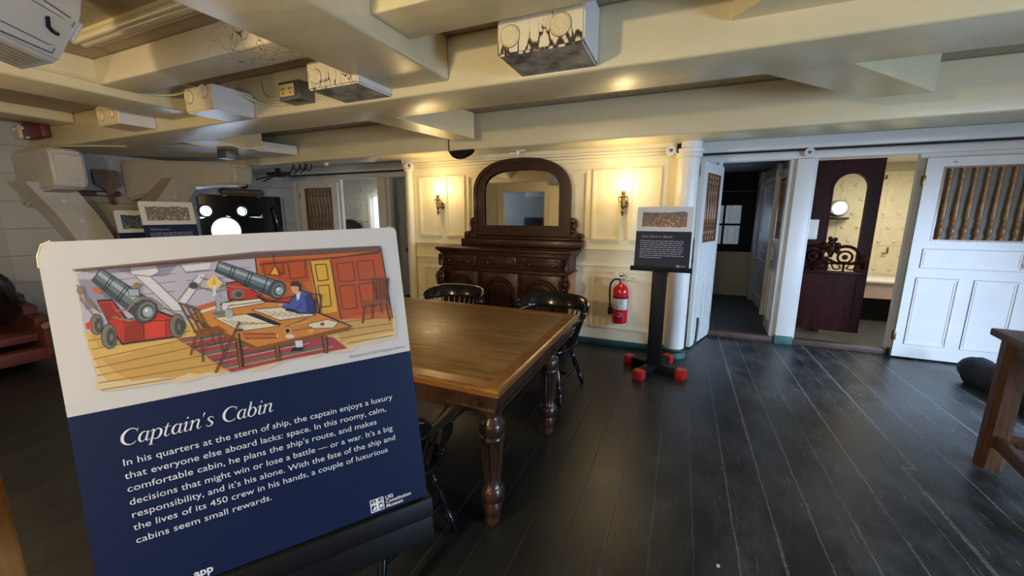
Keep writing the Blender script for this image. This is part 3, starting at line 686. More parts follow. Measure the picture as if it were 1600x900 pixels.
# mahogany door with an arched opening and pierced fretwork
t = thing('mahogany_door', 'dark mahogany door with arched opening and pierced carving in the right doorway', 'door', (1.375, 5.93, 0), math.radians(-2), kind=S)
Wd, Hd = 0.70, 2.19; zb = 0.13
mb = MB()
inn = [(0.235, 0.87)] + [(0.60, 0.87)] + arc(0.4175, 1.86, 0.1825, 0.19, 0, 180, 16)
out = [(0, 1.06), (Wd, 1.06)]
outl = [(0.0, zb), (Wd, zb), (Wd, Hd), (0.0, Hd)]
# leaf as a slab with an arched hole: frame strip around the opening plus the solid lower panel
n = len(inn); o2 = []
for (x, z) in inn:
    if z <= 0.8701: o2.append((0.0 if x < 0.4 else Wd, 0.87))
    else:
        a = math.atan2((z - 1.86) / 0.33, (x - 0.4175) / 0.34)
        c, s_ = math.cos(a), math.sin(a); k = 1 / max(abs(c), abs(s_))
        o2.append((min(max(0.4175 + 0.43 * c * k, 0), Wd), 1.86 + 0.33 * max(s_ * k, 0)))
mb.ring(o2, inn, -0.025, 0.025); mb.box(0, Wd, -0.025, 0.025, zb, 0.87)
mb.build('leaf', mahogany_door, t)
mb = MB(); k_ = 0.022
inn2 = [(0.235 + k_, 0.87)] + [(0.60 - k_, 0.87)] + arc(0.4175, 1.86, 0.1825 - k_, 0.19 - k_, 0, 180, 16)
mb.ring(inn, inn2, -0.031, 0.031); mb.ring(inn, [(x, z) for x, z in inn], -0.03, 0.03) if False else None; mb.ring([(0.05, 0.25), (0.64, 0.25), (0.64, 0.80), (0.05, 0.80)], [(0.08, 0.28), (0.61, 0.28), (0.61, 0.77), (0.08, 0.77)], -0.033, -0.02)
mb.build('opening_moulding', mahogany_door, t)
mb = MB()
zc = 1.03
def scroll(P, w): mb.tube(catmull([Vector((p[0], -0.055, p[1])) for p in P], 5), w, 8, flat=0.6)
for cx in (0.17, 0.455):
    mb.tube([(cx + 0.135 * math.cos(a), -0.055, zc + 0.02 + 0.135 * math.sin(a)) for a in [PI * i / 14 for i in range(15)]], [0.020 + 0.012 * math.sin(PI * i / 14) for i in range(15)], 8, flat=0.6)
    mb.tube([(cx + 0.070 * math.cos(a), -0.055, zc + 0.025 + 0.070 * math.sin(a)) for a in [2 * PI * i / 18 for i in range(18)]], 0.020, 8, closed=True, flat=0.6)
    mb.ball((cx, -0.055, zc + 0.025), 0.030, 10, (1, 0.5, 1))
    scroll([(cx - 0.15, zc - 0.01), (cx - 0.07, zc - 0.05), (cx, zc - 0.04), (cx + 0.07, zc - 0.05), (cx + 0.14, zc - 0.01)], 0.030)
    scroll([(cx - 0.12, zc - 0.06), (cx - 0.09, zc - 0.12), (cx - 0.03, zc - 0.11), (cx - 0.05, zc - 0.075)], 0.014)
    scroll([(cx + 0.12, zc - 0.06), (cx + 0.09, zc - 0.12), (cx + 0.03, zc - 0.11), (cx + 0.05, zc - 0.075)], 0.014)
    scroll([(cx, zc - 0.05), (cx, zc - 0.15)], 0.020)
scroll([(0.0, zc - 0.05), (0.33, zc - 0.055), (0.66, zc - 0.05)], 0.020)
for dx, dz, r in ((0, 0.20, 0.040), (-0.06, 0.165, 0.034), (0.06, 0.165, 0.034), (0, 0.12, 0.05), (-0.02, 0.245, 0.025), (0.03, 0.235, 0.024), (-0.07, 0.09, 0.03), (0.07, 0.09, 0.03)): mb.ball((0.31 + dx, -0.055, zc + dz), r, 10, (1, 0.5, 1))
scroll([(0.58, zc + 0.06), (0.62, zc + 0.03), (0.645, zc - 0.03), (0.655, zc - 0.11)], 0.028)
mb.ball((0.635, -0.055, zc + 0.0), 0.05, 10, (1, 0.5, 1.2))
mb.box(0.0, 0.66, -0.068, -0.030, zc - 0.185, zc - 0.145, 0.006)
mb.build('carved_fretwork', mahogany_door, t)
mb = MB()
for z in (0.35, 1.9): mb.box(-0.025, 0.008, -0.03, 0.03, z - 0.05, z + 0.05, 0.003)
mb.build('hinge', brass, t)

# things inside the starboard cabin
t = thing('bench', 'pale pinkish built-in bench low against the quilted cream wall', 'bench', (2.85, 7.45, 0))
MB().prism([(-0.66, -0.26), (0.70, -0.26), (0.70, 0.29), (-0.66, 0.29), (-0.66, -0.10)], 0.36, 0.58, 'z').build('front', pink_paint, t)
MB().box(-0.68, 0.70, -0.29, 0.29, 0.58, 0.625, 0.015).build('seat', cushion_white, t)
MB().box(-0.60, 0.69, -0.10, 0.29, 0.0, 0.36).build('plinth', black_matt, t)
t = thing('porthole', 'bright round porthole seen through the arched mahogany opening', 'porthole', (2.20, 7.75, 1.655))
MB().lathe([(0.088, 0.0), (0.125, 0.0), (0.125, 0.16), (0.108, 0.19), (0.088, 0.19), (0.088, 0.0)], (0, 0, 0), (0, -1, 0), 28, cap=False).build('rim', steel, t)
MB().lathe([(0.088, 0.06), (0.088, 0.07)], (0, 0, 0), (0, -1, 0), 28).build('glass', lamp_glow, t)
MB().prism(arc(0, -0.04, 0.17, 0.20, 180, 360, 16), -0.17, -0.14, 'z').build('shelf', iron, t)
for (x, z, lab) in ((2.76, 2.10, 'small dark hook high on the quilted cream wall'), (2.92, 1.00, 'small brown hook low on the quilted cream wall above the bench')):
    t = thing('coat_hook', lab, 'hook', (x, YC, z))
    MB().box(-0.012, 0.012, -0.012, 0.0, -0.02, 0.07, 0.003).build('plate', tool_wood, t)
    MB().tube([(0, -0.01, 0.0), (-0.03, -0.04, -0.01), (-0.07, -0.05, -0.03), (-0.08, -0.05, -0.005)], 0.008, 6).build('prong', tool_wood, t)
t = thing('hanging_cloth', 'white cloth hung over the left stile of the mahogany door', 'cloth', (1.44, 5.865, 1.26))
mb = MB(); mb.box(-0.06, 0.085, -0.02, 0.012, 0.0, 0.24, 0.012, 3); mb.box(-0.06, 0.06, -0.028, -0.016, 0.01, 0.20, 0.006); mb.build('cloth', cushion_white, t)
t = thing('berth', 'dark mahogany berth board behind the pierced mahogany carving', 'bed', (1.60, 6.5, 0))
mb = MB(); mb.box(-0.24, 0.20, -0.22, 0.25, 0.95, 1.02, 0.01); mb.box(-0.24, -0.18, -0.22, 0.25, 0, 0.95); mb.box(0.14, 0.20, -0.22, 0.25, 0, 0.95); mb.build('frame', mahogany, t)
t = thing('headboard', 'carved dark wood headboard against the sprigged wallpaper', 'bed', (-6.80, 6.72, 0))
pts = [(-0.34, 0), (0.30, 0), (0.30, 1.30)] + [(0.26, 1.36), (0.18, 1.37), (0.10, 1.41), (0.0, 1.44), (-0.12, 1.44), (-0.2, 1.41), (-0.26, 1.42), (-0.34, 1.50)]
MB().prism(pts, -0.03, 0.03, 'y').build('board', mahogany, t)
mb = MB(); mb.tube([(0.29, -0.03, 1.31), (0.18, -0.03, 1.33), (0, -0.03, 1.38), (-0.2, -0.03, 1.37)], 0.018, 8); mb.box(-0.40, -0.33, -0.05, 0.05, 0, 1.75, 0.01); mb.build('carving', mahogany, t)
# ================================================================== FURNITURE
# ---- dining table
TX0, TX1, TY0, TY1, TZ = -2.95, -0.70, 1.475, 2.965, 0.772
t = thing('dining_table', 'long oak-topped table with fluted turned legs in the middle of the room', 'table', ((TX0 + TX1) / 2, (TY0 + TY1) / 2, 0))
a, b = (TX1 - TX0) / 2, (TY1 - TY0) / 2
MB().box(-a + 0.075, a - 0.075, -b + 0.075, b - 0.075, TZ - 0.035, TZ, 0.002).build('tabletop', oak_top, t)
mb = MB()
def mitre(x0, x1, y0, y1, w):
    prof = [(0.0, TZ - 0.038), (-0.004, TZ - 0.012), (0.004, TZ - 0.004), (0.014, TZ + 0.001), (w, TZ + 0.0015), (w, TZ - 0.036)]
    rings = []
    for (o, z) in prof: rings.append([(x0 + o, y0 + o, z), (x1 - o, y0 + o, z), (x1 - o, y1 - o, z), (x0 + o, y1 - o, z)])
    rings.append(rings[0])
    for r, q in zip(rings[:-1], rings[1:]):
        for i in range(4): mb.poly([r[i], r[(i + 1) % 4], q[(i + 1) % 4], q[i]])
mitre(-a, a, -b, b, 0.078)
mb.build('edge_banding', oak_edge, t)
mb = MB()
mb.ring([(-a + .03, -b + .03), (a - .03, -b + .03), (a - .03, b - .03), (-a + .03, b - .03)], [(-a + .06, -b + .06), (a - .06, -b + .06), (a - .06, b - .06), (-a + .06, b - .06)], TZ - 0.125, TZ - 0.037, 'z')
mb.ring([(-a + .012, -b + .012), (a - .012, -b + .012), (a - .012, b - .012), (-a + .012, b - .012)], [(-a + .05, -b + .05), (a - .05, -b + .05), (a - .05, b - .05), (-a + .05, b - .05)], TZ - 0.062, TZ - 0.038, 'z')
mb.ring([(-a + .020, -b + .020), (a - .020, -b + .020), (a - .020, b - .020), (-a + .020, b - .020)], [(-a + .05, -b + .05), (a - .05, -b + .05), (a - .05, b - .05), (-a + .05, b - .05)], TZ - 0.140, TZ - 0.122, 'z')
mb.build('apron', oak_dark, t)
LEG = [(0.030, 0.0), (0.038, 0.010), (0.041, 0.04), (0.036, 0.060), (0.040, 0.068), (0.046, 0.085), (0.048, 0.115), (0.040, 0.135), (0.050, 0.145), (0.062, 0.155), (0.063, 0.205), (0.052, 0.222), (0.042, 0.235),
       (0.043, 0.27), (0.052, 0.36), (0.058, 0.45), (0.060, 0.475), (0.064, 0.482), (0.066, 0.495), (0.058, 0.505), (0.064, 0.525), (0.066, 0.55), (0.058, 0.575), (0.042, 0.590), (0.040, 0.602), (0.050, 0.610), (0.050, 0.622), (0.040, 0.630), (0.052, 0.640), (0.054, 0.66)]
first = None
for (x, y) in ((a - 0.075, -b + 0.085), (a - 0.075, -b + 0.99), (-a + 0.075, -b + 0.085), (-a + 0.075, -b + 0.99)):
    if first is None:
        m = MB(); m.lathe(LEG, seg=84, flute=14, fl_amp=0.17, fl_rng=(0.245, 0.478))
        m.box(-0.055, 0.055, -0.055, 0.055, 0.655, TZ - 0.04, 0.004)
        first = m.build('leg', oak_dark, t, angle=50, loc=(x, y, 0)); continue
    c = first.copy(); COL.objects.link(c); c.parent = t; c.location = (x, y, 0)

# ---- black captain's chairs
def make_chair(label, loc, rz, group=None):
    t = thing('captains_chair', label, 'chair', loc, rz, group)
    seat = []
    for (x, y) in catmull([(-0.235, 0.20), (-0.12, 0.235), (0.12, 0.235), (0.235, 0.20), (0.245, 0.0), (0.20, -0.17), (0.0, -0.225), (-0.20, -0.17), (-0.245, 0.0)] and [Vector((p[0], p[1], 0)) for p in [(-0.235, 0.20), (-0.12, 0.235), (0.12, 0.235), (0.235, 0.20), (0.245, 0.0), (0.20, -0.17), (0.0, -0.225), (-0.20, -0.17), (-0.245, 0.0)]], 5, True) and []: pass
    P = [Vector((p[0], p[1], 0)) for p in [(-0.225, 0.205), (-0.11, 0.240), (0.11, 0.240), (0.225, 0.205), (0.25, 0.0), (0.205, -0.17), (0.0, -0.225), (-0.205, -0.17), (-0.25, 0.0)]]
    C = catmull(P, 5, True)
    mb = MB()
    def ringz(s, z): return [(p.x * s, p.y * s, z) for p in C]
    R = [ringz(0.90, 0.405), ringz(0.98, 0.418), ringz(1.0, 0.438), ringz(0.985, 0.449), ringz(0.90, 0.449), ringz(0.6, 0.436), ringz(0.25, 0.432)]
    n = len(C); vs = [[mb.bm.verts.new(p) for p in r] for r in R]
    for q, r in zip(vs[:-1], vs[1:]):
        for i in range(n): mb.bm.faces.new((q[i], q[(i + 1) % n], r[(i + 1) % n], r[i]))
    mb.bm.faces.new(vs[0][::-1]); mb.bm.faces.new(vs[-1])
    mb.build('seat', black_gloss, t, angle=50)
    # arm rail, a flat bow
    A = catmull([Vector(p) for p in [(-0.285, 0.20, 0.685), (-0.305, 0.10, 0.69), (-0.31, -0.04, 0.695), (-0.27, -0.18, 0.70), (-0.15, -0.275, 0.705), (0, -0.30, 0.705), (0.15, -0.275, 0.705), (0.27, -0.18, 0.70), (0.31, -0.04, 0.695), (0.305, 0.10, 0.69), (0.285, 0.20, 0.685)]], 5)
    m = len(A); wv = [0.027 + 0.024 * max(0, 1 - min(i, m - 1 - i) / 8) for i in range(m)]
    mb = MB(); mb.tube(A, wv, 12, flat=0.45); mb.build('arm_rail', black_gloss, t)
    B = [p + Vector((0, 0, 0.030)) for p in A[10:m - 10]]; k = len(B)
    mb = MB(); 
    for i in range(k - 1):
        pass
    sec = []
    for i, p in enumerate(B):
        f = math.sin(PI * i / (k - 1)) ** 0.5 if 0 < i < k - 1 else 0.0
        tg = (B[min(i + 1, k - 1)] - B[max(i - 1, 0)]).normalized(); out = Vector((tg.y, -tg.x, 0)).normalized()
        hgt = 0.012 + 0.072 * min(1, f * 1.25)
        sec.append([p + out * 0.018 + Vector((0, 0, -0.02)), p + out * (0.022 + 0.02) + Vector((0, 0, hgt)), p + out * 0.022 + Vector((0, 0, hgt + 0.012)), p + out * 0.0 + Vector((0, 0, hgt)), p - out * 0.02 + Vector((0, 0, -0.02))])
    vs = [[mb.bm.verts.new(q) for q in s_] for s_ in sec]
    for q, r in zip(vs[:-1], vs[1:]):
        for i in range(5): mb.bm.faces.new((q[i], r[i], r[(i + 1) % 5], q[(i + 1) % 5]))
    mb.bm.faces.new(vs[0][::-1]); mb.bm.faces.new(vs[-1])
    bmesh.ops.recalc_face_normals(mb.bm, faces=mb.bm.faces[:])
    mb.build('crest_rail', black_gloss, t, angle=60)
    # spindles
    for i in range(7, m - 7, 2):
        p = A[i]; f = p.copy(); s_ = 0.80
        b0 = Vector((p.x * 0.74, p.y * 0.72 if p.y < 0 else p.y * 0.9, 0.44))
        mb = MB(); mb.tube([b0, b0.lerp(p, 0.35), b0.lerp(p, 0.7), p], [0.009, 0.0125, 0.010, 0.008], 8); mb.build('spindle', black_gloss, t)
    for s in (-1, 1):
        p0, p1 = Vector((s * 0.215, 0.165, 0.44)), Vector((s * 0.288, 0.18, 0.68)); L = (p1 - p0).length
        mb = MB(); mb.lathe([(0.015, 0), (0.020, 0.02 * L / .24), (0.014, 0.035), (0.022, 0.05), (0.014, 0.07), (0.017, 0.10), (0.026, 0.15), (0.016, 0.195), (0.021, 0.21), (0.013, 0.225), (0.013, L)], p0, p1 - p0, 14); mb.build('arm_post', black_gloss, t)
    feet = {}
    for (sx, sy) in ((-1, 1), (1, 1), (-1, -1), (1, -1)):
        top = Vector((sx * 0.15, sy * 0.14 if sy > 0 else -0.12, 0.43)); bot = Vector((sx * 0.245, 0.235 if sy > 0 else -0.27, 0.0)); L = (top - bot).length
        mb = MB(); mb.lathe([(0.012, 0), (0.016, 0.004), (0.021, 0.06), (0.023, 0.085), (0.014, 0.105), (0.020, 0.115), (0.014, 0.13), (0.017, 0.16), (0.024, 0.25), (0.016, 0.31), (0.021, 0.322), (0.014, 0.336), (0.019, 0.37), (0.017, L)], bot, top - bot, 14)
        mb.build('leg', black_gloss, t); feet[(sx, sy)] = (bot, top)
    mids = []
    for sx in (-1, 1):
        q = [feet[(sx, sy)][0].lerp(feet[(sx, sy)][1], 0.42) for sy in (1, -1)]
        mb = MB(); mb.tube([q[0], q[0].lerp(q[1], 0.5), q[1]], [0.010, 0.017, 0.010], 10); mb.build('stretcher', black_gloss, t); mids.append(q[0].lerp(q[1], 0.5))
    mb = MB(); mb.tube([mids[0], mids[0].lerp(mids[1], 0.5), mids[1]], [0.010, 0.017, 0.010], 10); mb.build('stretcher', black_gloss, t)
    return t
make_chair('black spindle-back armchair pulled to the table corner in front of the sideboard', (-1.02, 3.17, 0), math.radians(172))
make_chair('black spindle-back armchair half hidden by the table, left of the sideboard front', (-2.05, 3.20, 0), math.radians(178))
make_chair('black armchair on the near side of the table, mostly behind the big blue sign', (-1.18, 1.22, 0), math.radians(-3))

# ---- sideboard with mirror
SX = -1.93
t = thing('sideboard', 'dark mahogany sideboard with arched mirror against the cream panelled wall', 'sideboard', (SX, 4.34, 0))
yf, yb = -0.24, 0.235            # local front and back
mb = MB()
mb.box(-0.80, 0.80, yf + 0.05, yb, 0.0, 0.10, 0.01); mb.box(-0.78, 0.78, yf + 0.06, yb, 0.10, 0.895); mb.box(-0.80, 0.80, yf + 0.04, yb, 0.895, 1.085)
mb.box(-0.825, 0.825, yf + 0.03, yb, 0.880, 0.905, 0.008); mb.box(-0.83, 0.83, yf + 0.03, yb, 1.075, 1.105, 0.008)
mb.build('carcass', mahogany, t)
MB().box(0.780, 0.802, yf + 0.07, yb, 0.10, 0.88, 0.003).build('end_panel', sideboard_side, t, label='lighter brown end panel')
mb = MB(); mb.box(-0.875, 0.865, yf - 0.01, yb + 0.005, 1.118, 1.158, 0.014, 3); mb.box(-0.85, 0.845, yf + 0.01, yb, 1.100, 1.122, 0.008); mb.build('top', mahogany, t)
for k in range(3):
    cx = -0.545 + k * 0.53
    mb = MB(); mb.box(cx - 0.225, cx + 0.225, yf + 0.022, yf + 0.045, 0.925, 1.06, 0.006)
    mb.ring([(cx - 0.205, 0.940), (cx + 0.205, 0.940), (cx + 0.205, 1.045), (cx - 0.205, 1.045)], [(cx - 0.185, 0.955), (cx + 0.185, 0.955), (cx + 0.185, 1.03), (cx - 0.185, 1.03)], yf + 0.010, yf + 0.024)
    dr = mb.build('drawer', mahogany, t)
    for s in (-1, 1):
        m = MB(); m.lathe([(0.010, 0), (0.010, 0.012), (0.018, 0.018), (0.020, 0.028), (0.012, 0.036)], (cx + s * 0.135, yf + 0.022, 0.993), (0, -1, 0), 14); m.build('knob', oak_dark, dr)
    mb = MB(); mb.box(cx - 0.235, cx + 0.235, yf + 0.045, yf + 0.065, 0.13, 0.87, 0.004)
    for r0, y0 in ((0.205, 0.020), (0.165, 0.030)):
        O = [(cx - r0, 0.20 + (0.205 - r0)), (cx + r0, 0.20 + (0.205 - r0))] + arc(cx, 0.62, r0, r0, 0, 180, 18)
        q = r0 - 0.022
        I = [(cx - q, 0.222 + (0.205 - r0)), (cx + q, 0.222 + (0.205 - r0))] + arc(cx, 0.62, q, q, 0, 180, 18)
        mb.ring(O, I, yf + y0, yf + 0.046)
    mb.prism([(cx - 0.11, 0.30), (cx + 0.11, 0.30)] + arc(cx, 0.60, 0.11, 0.13, 0, 180, 14), yf + 0.032, yf + 0.046, 'y')
    d = mb.build('door', mahogany, t)
    m = MB(); m.ball((cx + 0.19, yf + 0.035, 0.55), 0.012, 10); m.build('key_escutcheon', brass, d)
for s in (-1, 1):
    mb = MB(); x = s * 0.80
    mb.box(x - 0.04, x + 0.04, yf + 0.005, yf + 0.055, 0.93, 1.06, 0.01)
    mb.lathe([(0.030, 0.93), (0.034, 0.95), (0.026, 0.98), (0.026, 1.03), (0.036, 1.05), (0.036, 1.07)], (x, yf + 0.02, 0), seg=14)
    for (dz, r, dy) in ((0.84, 0.052, 0.02), (0.79, 0.058, 0.0), (0.73, 0.052, 0.005), (0.67, 0.044, 0.015), (0.62, 0.036, 0.025), (0.585, 0.026, 0.03)): mb.ball((x, yf + dy, dz), r, 12, (0.85, 0.8, 1.0))
    for q in (-1, 1): mb.tube([(x + q * 0.035, yf - 0.01, 0.85), (x + q * 0.05, yf - 0.025, 0.80), (x + q * 0.03, yf - 0.03, 0.72), (x + q * 0.02, yf - 0.01, 0.62)], [0.018, 0.020, 0.016, 0.010], 8)
    mb.box(x - 0.045, x + 0.045, yf - 0.01, yf + 0.05, 0.54, 0.565, 0.006); mb.box(x - 0.035, x + 0.035, yf + 0.01, yf + 0.05, 0.52, 0.545, 0.006); mb.box(x - 0.035, x + 0.035, yf + 0.035, yf + 0.06, 0.10, 0.53, 0.004)
    mb.build('carved_corbel', mahogany, t)
# mirror back: plinth, scrolls, arched frame
MX = 0.12
mb = MB(); mb.box(MX - 0.80, MX + 0.78, 0.06, yb, 1.158, 1.25, 0.012); mb.box(MX - 0.78, MX + 0.76, 0.10, yb, 1.25, 1.285, 0.012); mb.box(MX - 0.62, MX + 0.62, 0.13, yb, 1.285, 1.34, 0.006)
mb.build('back_plinth', mahogany, t)
def arch(hw, z0, zs, ztop, n=24, p=2.6):
    pts = [(MX - hw, z0), (MX + hw, z0)]
    for i in range(n + 1):
        a_ = PI * i / n; c, s_ = math.cos(a_), math.sin(a_)
        pts.append((MX + hw * math.copysign(abs(c) ** (2 / p), c), zs + (ztop - zs) * abs(s_) ** (2 / p)))
    return pts
mb = MB(); O = arch(0.615, 1.30, 1.80, 2.195, p=2.4); I = arch(0.500, 1.405, 1.82, 2.085, p=2.8)
mb.ring(O, I, 0.115, 0.19); mb.ring(arch(0.63, 1.30, 1.80, 2.21, p=2.4), arch(0.585, 1.33, 1.80, 2.165, p=2.4), 0.10, 0.15); mb.ring(arch(0.52, 1.385, 1.82, 2.105, p=2.8), arch(0.488, 1.418, 1.82, 2.072, p=2.8), 0.105, 0.13)
mb.prism(arch(0.60, 1.30, 1.80, 2.18, p=2.4), 0.185, 0.225, 'y')
mb.build('mirror_frame', mahogany, t)
MB().prism(arch(0.505, 1.40, 1.82, 2.09, p=2.8), 0.150, 0.156, 'y').build('mirror', mirror_glass, t)
for s in (-1, 1):
    mb = MB()
    sc2 = [(0.60, 1.285), (0.79, 1.285), (0.775, 1.315), (0.74, 1.335), (0.70, 1.345), (0.685, 1.375), (0.70, 1.41), (0.705, 1.45), (0.69, 1.49), (0.665, 1.515), (0.63, 1.515), (0.60, 1.49)]
    mb.prism([(MX + s * x, z) for x, z in sc2], 0.13, 0.18, 'y')
    mb.lathe([(0.032, 0), (0.034, 0.02), (0.02, 0.035)], (MX + s * 0.655, 0.13, 1.478), (0, -1, 0), 16); mb.lathe([(0.03, 0), (0.032, 0.02), (0.018, 0.03)], (MX + s * 0.745, 0.13, 1.308), (0, -1, 0), 16)
    mb.ball((MX + s * 0.665, 0.125, 1.41), 0.03, 10, (0.8, 0.6, 1.6)); mb.ball((MX + s * 0.645, 0.125, 1.36), 0.03, 10, (1, 0.6, 1.2))
    mb.build('carved_scroll', mahogany, t)

# ---- plain table at the right edge
t = thing('work_table', 'plain brown wooden table cut off by the right edge of the photo', 'table', (1.885, 3.215, 0), math.radians(-9))
mb = MB(); mb.box(-0.09, 1.20, -0.80, 0.09, 0.822, 0.868, 0.010, 3); mb.build('tabletop', bench_wood, t)
mb = MB(); mb.box(-0.03, 1.14, -0.74, 0.03, 0.73, 0.822, 0.003); mb.build('apron', bench_wood, t)
for (x, y) in ((0, 0), (0, -0.71), (1.11, 0), (1.11, -0.71)):
    m = MB(); m.prism([(x - .055, y - .03), (x - .03, y - .055), (x + .03, y - .055), (x + .055, y - .03), (x + .055, y + .03), (x + .03, y + .055), (x - .03, y + .055), (x - .055, y + .03)], 0, 0.822, 'z'); m.build('leg', bench_wood, t)
MB().box(-0.022, 0.022, -0.67, -0.04, 0.155, 0.225, 0.004).build('stretcher', bench_wood, t)
MB().box(0.05, 1.06, -0.018, 0.018, 0.155, 0.225, 0.004).build('stretcher', bench_wood, t)

# ---- rolled canvas on the deck behind it
mb = MB()
P = catmull([Vector((2.62, 4.97, 0.10)), Vector((2.63, 4.92, 0.14)), Vector((2.66, 4.80, 0.16)), Vector((2.72, 4.4, 0.165)), Vector((2.80, 3.9, 0.165)), Vector((2.90, 3.4, 0.165)), Vector((2.92, 3.3, 0.15))], 5)
rr = [min(0.135, max(0.07, 0.07 + 0.07 * math.sin(min(i, len(P) - 1 - i) / 7 * PI / 2))) if min(i, len(P) - 1 - i) < 7 else 0.138 + 0.006 * math.sin(i * 1.7) for i in range(len(P))]
for i, p in enumerate(P): p.z = rr[i] * 0.80
mb.tube(P, rr, 20, flat=0.80)
tag(mb.build('canvas_roll', navy_cloth), 'dark navy padded roll lying on the floor behind the plain wooden table', 'bolster')

# ---- varnished post at the lower left edge
t = thing('wooden_post', 'orange-brown varnished post close to the lower left edge of the photo', 'post', (-1.65, 0.265, 0))
mb = MB(); mb.box(-0.05, 0.05, -0.05, 0.05, 0.02, 1.25, 0.012, 3); mb.build('shaft', post_wood, t)
MB().box(-0.09, 0.09, -0.09, 0.09, 0, 0.03, 0.006).build('base', post_wood, t)
# ================================================================== SIGNS
PW, PH, PB = 0.560, 0.633, 0.348          # board width, height, top of the blue half
# broad-nib italic serif lettering for the sign headings: strokes as (x, y, half-width) in units of the cap height
def _c(*p): return list(p)
GL = {
 'C': (0.70, [_c((.70, .80, .012), (.60, .93, .022), (.44, .97, .03), (.25, .86, .05), (.12, .60, .065), (.12, .30, .062), (.24, .08, .045), (.42, .0, .025), (.56, .05, .02), (.64, .16, .010)), _c((.72, .95, .010), (.69, .72, .014))]),
 'a': (0.50, [_c((.40, .52, .018), (.28, .62, .022), (.14, .50, .045), (.07, .24, .05), (.12, .05, .04), (.22, .03, .018), (.34, .20, .014), (.42, .48, .012)), _c((.44, .62, .035), (.36, .20, .045), (.37, .04, .034), (.44, .02, .014), (.52, .12, .010))]),
 'p': (0.52, [_c((.02, .50, .010), (.10, .61, .016), (.16, .60, .035), (.12, .30, .042), (.02, -.30, .042)), _c((-.07, -.31, .012), (.13, -.31, .012)), _c((.13, .36, .012), (.24, .56, .018), (.36, .62, .03), (.46, .46, .05), (.42, .18, .048), (.30, .01, .03), (.16, .03, .016), (.09, .10, .010))]),
 't': (0.34, [_c((.24, .82, .016), (.17, .56, .036), (.10, .18, .042), (.12, .03, .032), (.20, .01, .014), (.30, .12, .010)), _c((.04, .60, .014), (.34, .60, .014))]),
 'i': (0.28, [_c((.04, .50, .010), (.13, .61, .018), (.18, .58, .036), (.10, .18, .042), (.12, .03, .032), (.19, .01, .014), (.28, .12, .010)), _c((.215, .84, .040), (.225, .88, .045), (.235, .92, .040))]),
 'n': (0.54, [_c((.02, .50, .010), (.10, .61, .016), (.16, .60, .034), (.10, .25, .042), (.05, .0, .040)), _c((.12, .34, .012), (.24, .55, .018), (.35, .62, .03), (.43, .55, .042), (.37, .20, .044), (.38, .04, .032), (.45, .01, .014), (.54, .12, .010))]),
 "'": (0.20, [_c((.15, .98, .034), (.12, .86, .026), (.08, .70, .008))]),
 's': (0.38, [_c((.36, .48, .012), (.30, .58, .018), (.20, .62, .024), (.11, .50, .038), (.18, .36, .045), (.28, .22, .045), (.27, .08, .034), (.16, .0, .022), (.06, .04, .016), (.02, .14, .012))]),
 'b': (0.50, [_c((.14, .97, .010), (.22, 1.0, .030), (.16, .66, .042), (.08, .25, .045), (.12, .06, .034), (.22, .0, .022), (.36, .10, .036), (.44, .36, .050), (.38, .57, .032), (.28, .61, .018), (.14, .40, .012))]),
}
def nib_text(mb, s, x, y, h, M, z):
    mb.M = M
    for ch in s:
        if ch == ' ': x += 0.34 * h; continue
        w, strokes = GL[ch]
        for st in strokes:
            P = catmull([Vector((p[0], p[1], p[2])) for p in st], 6)
            L, R = [], []
            for i, p in enumerate(P):
                tg = Vector((P[min(i + 1, len(P) - 1)].x - P[max(i - 1, 0)].x, P[min(i + 1, len(P) - 1)].y - P[max(i - 1, 0)].y)); tg = tg.normalized() if tg.length > 1e-6 else Vector((0, 1))
                nx, ny = -tg.y * p.z, tg.x * p.z
                for q, sg in ((L, 1), (R, -1)): q.append((x + (p.x + 0.10 * p.y + sg * nx) * h, y + (p.y + sg * ny) * h, z))
            for i in range(len(P) - 1): mb.poly([L[i], R[i], R[i + 1], L[i + 1]])
        x += w * h
    mb.M = Matrix.Identity(4)
    return x

def board_matrix(base, u, v, n):
    return Matrix(((u[0], v[0], n[0], base[0]), (u[1], v[1], n[1], base[1]), (u[2], v[2], n[2], base[2]), (0, 0, 0, 1)))

INK = {'amber': (.75, .42, .05), 'bookbrown': (.22, .10, .05), 'bookred': (.55, .13, .05), 'brightred': (.66, .06, .03), 'brownline': (.28, .16, .07), 'coat': (.07, .11, .36), 'coatdark': (.03, .05, .18),
       'darkbrown': (.12, .05, .03), 'darkred': (.30, .03, .02), 'glow': (.85, .60, .20), 'gold': (.62, .36, .09), 'greyline': (.22, .20, .24), 'hair': (.06, .035, .02), 'ink': (.025, .02, .025), 'lilac': (.50, .47, .55),
       'lilacdark': (.30, .29, .38), 'orange': (.58, .15, .03), 'paleyellow': (.74, .58, .32), 'paper': (.70, .68, .68), 'parchment': (.74, .66, .46), 'red': (.52, .04, .025), 'redorange': (.50, .085, .02), 'rope': (.30, .20, .10),
       'rugdark': (.10, .10, .09), 'ruggreen': (.10, .19, .09), 'rugpale': (.60, .42, .30), 'rugred': (.40, .06, .07), 'skin': (.68, .38, .24), 'steel': (.14, .19, .22), 'steeldark': (.06, .085, .10), 'steellight': (.36, .44, .47),
       'tabledark': (.26, .09, .02), 'tableorange': (.62, .24, .05), 'umber': (.20, .15, .14), 'wheel': (.20, .19, .15), 'wheeldark': (.07, .07, .06), 'white': (.9, .9, .9), 'yellow': (.72, .46, .13)}
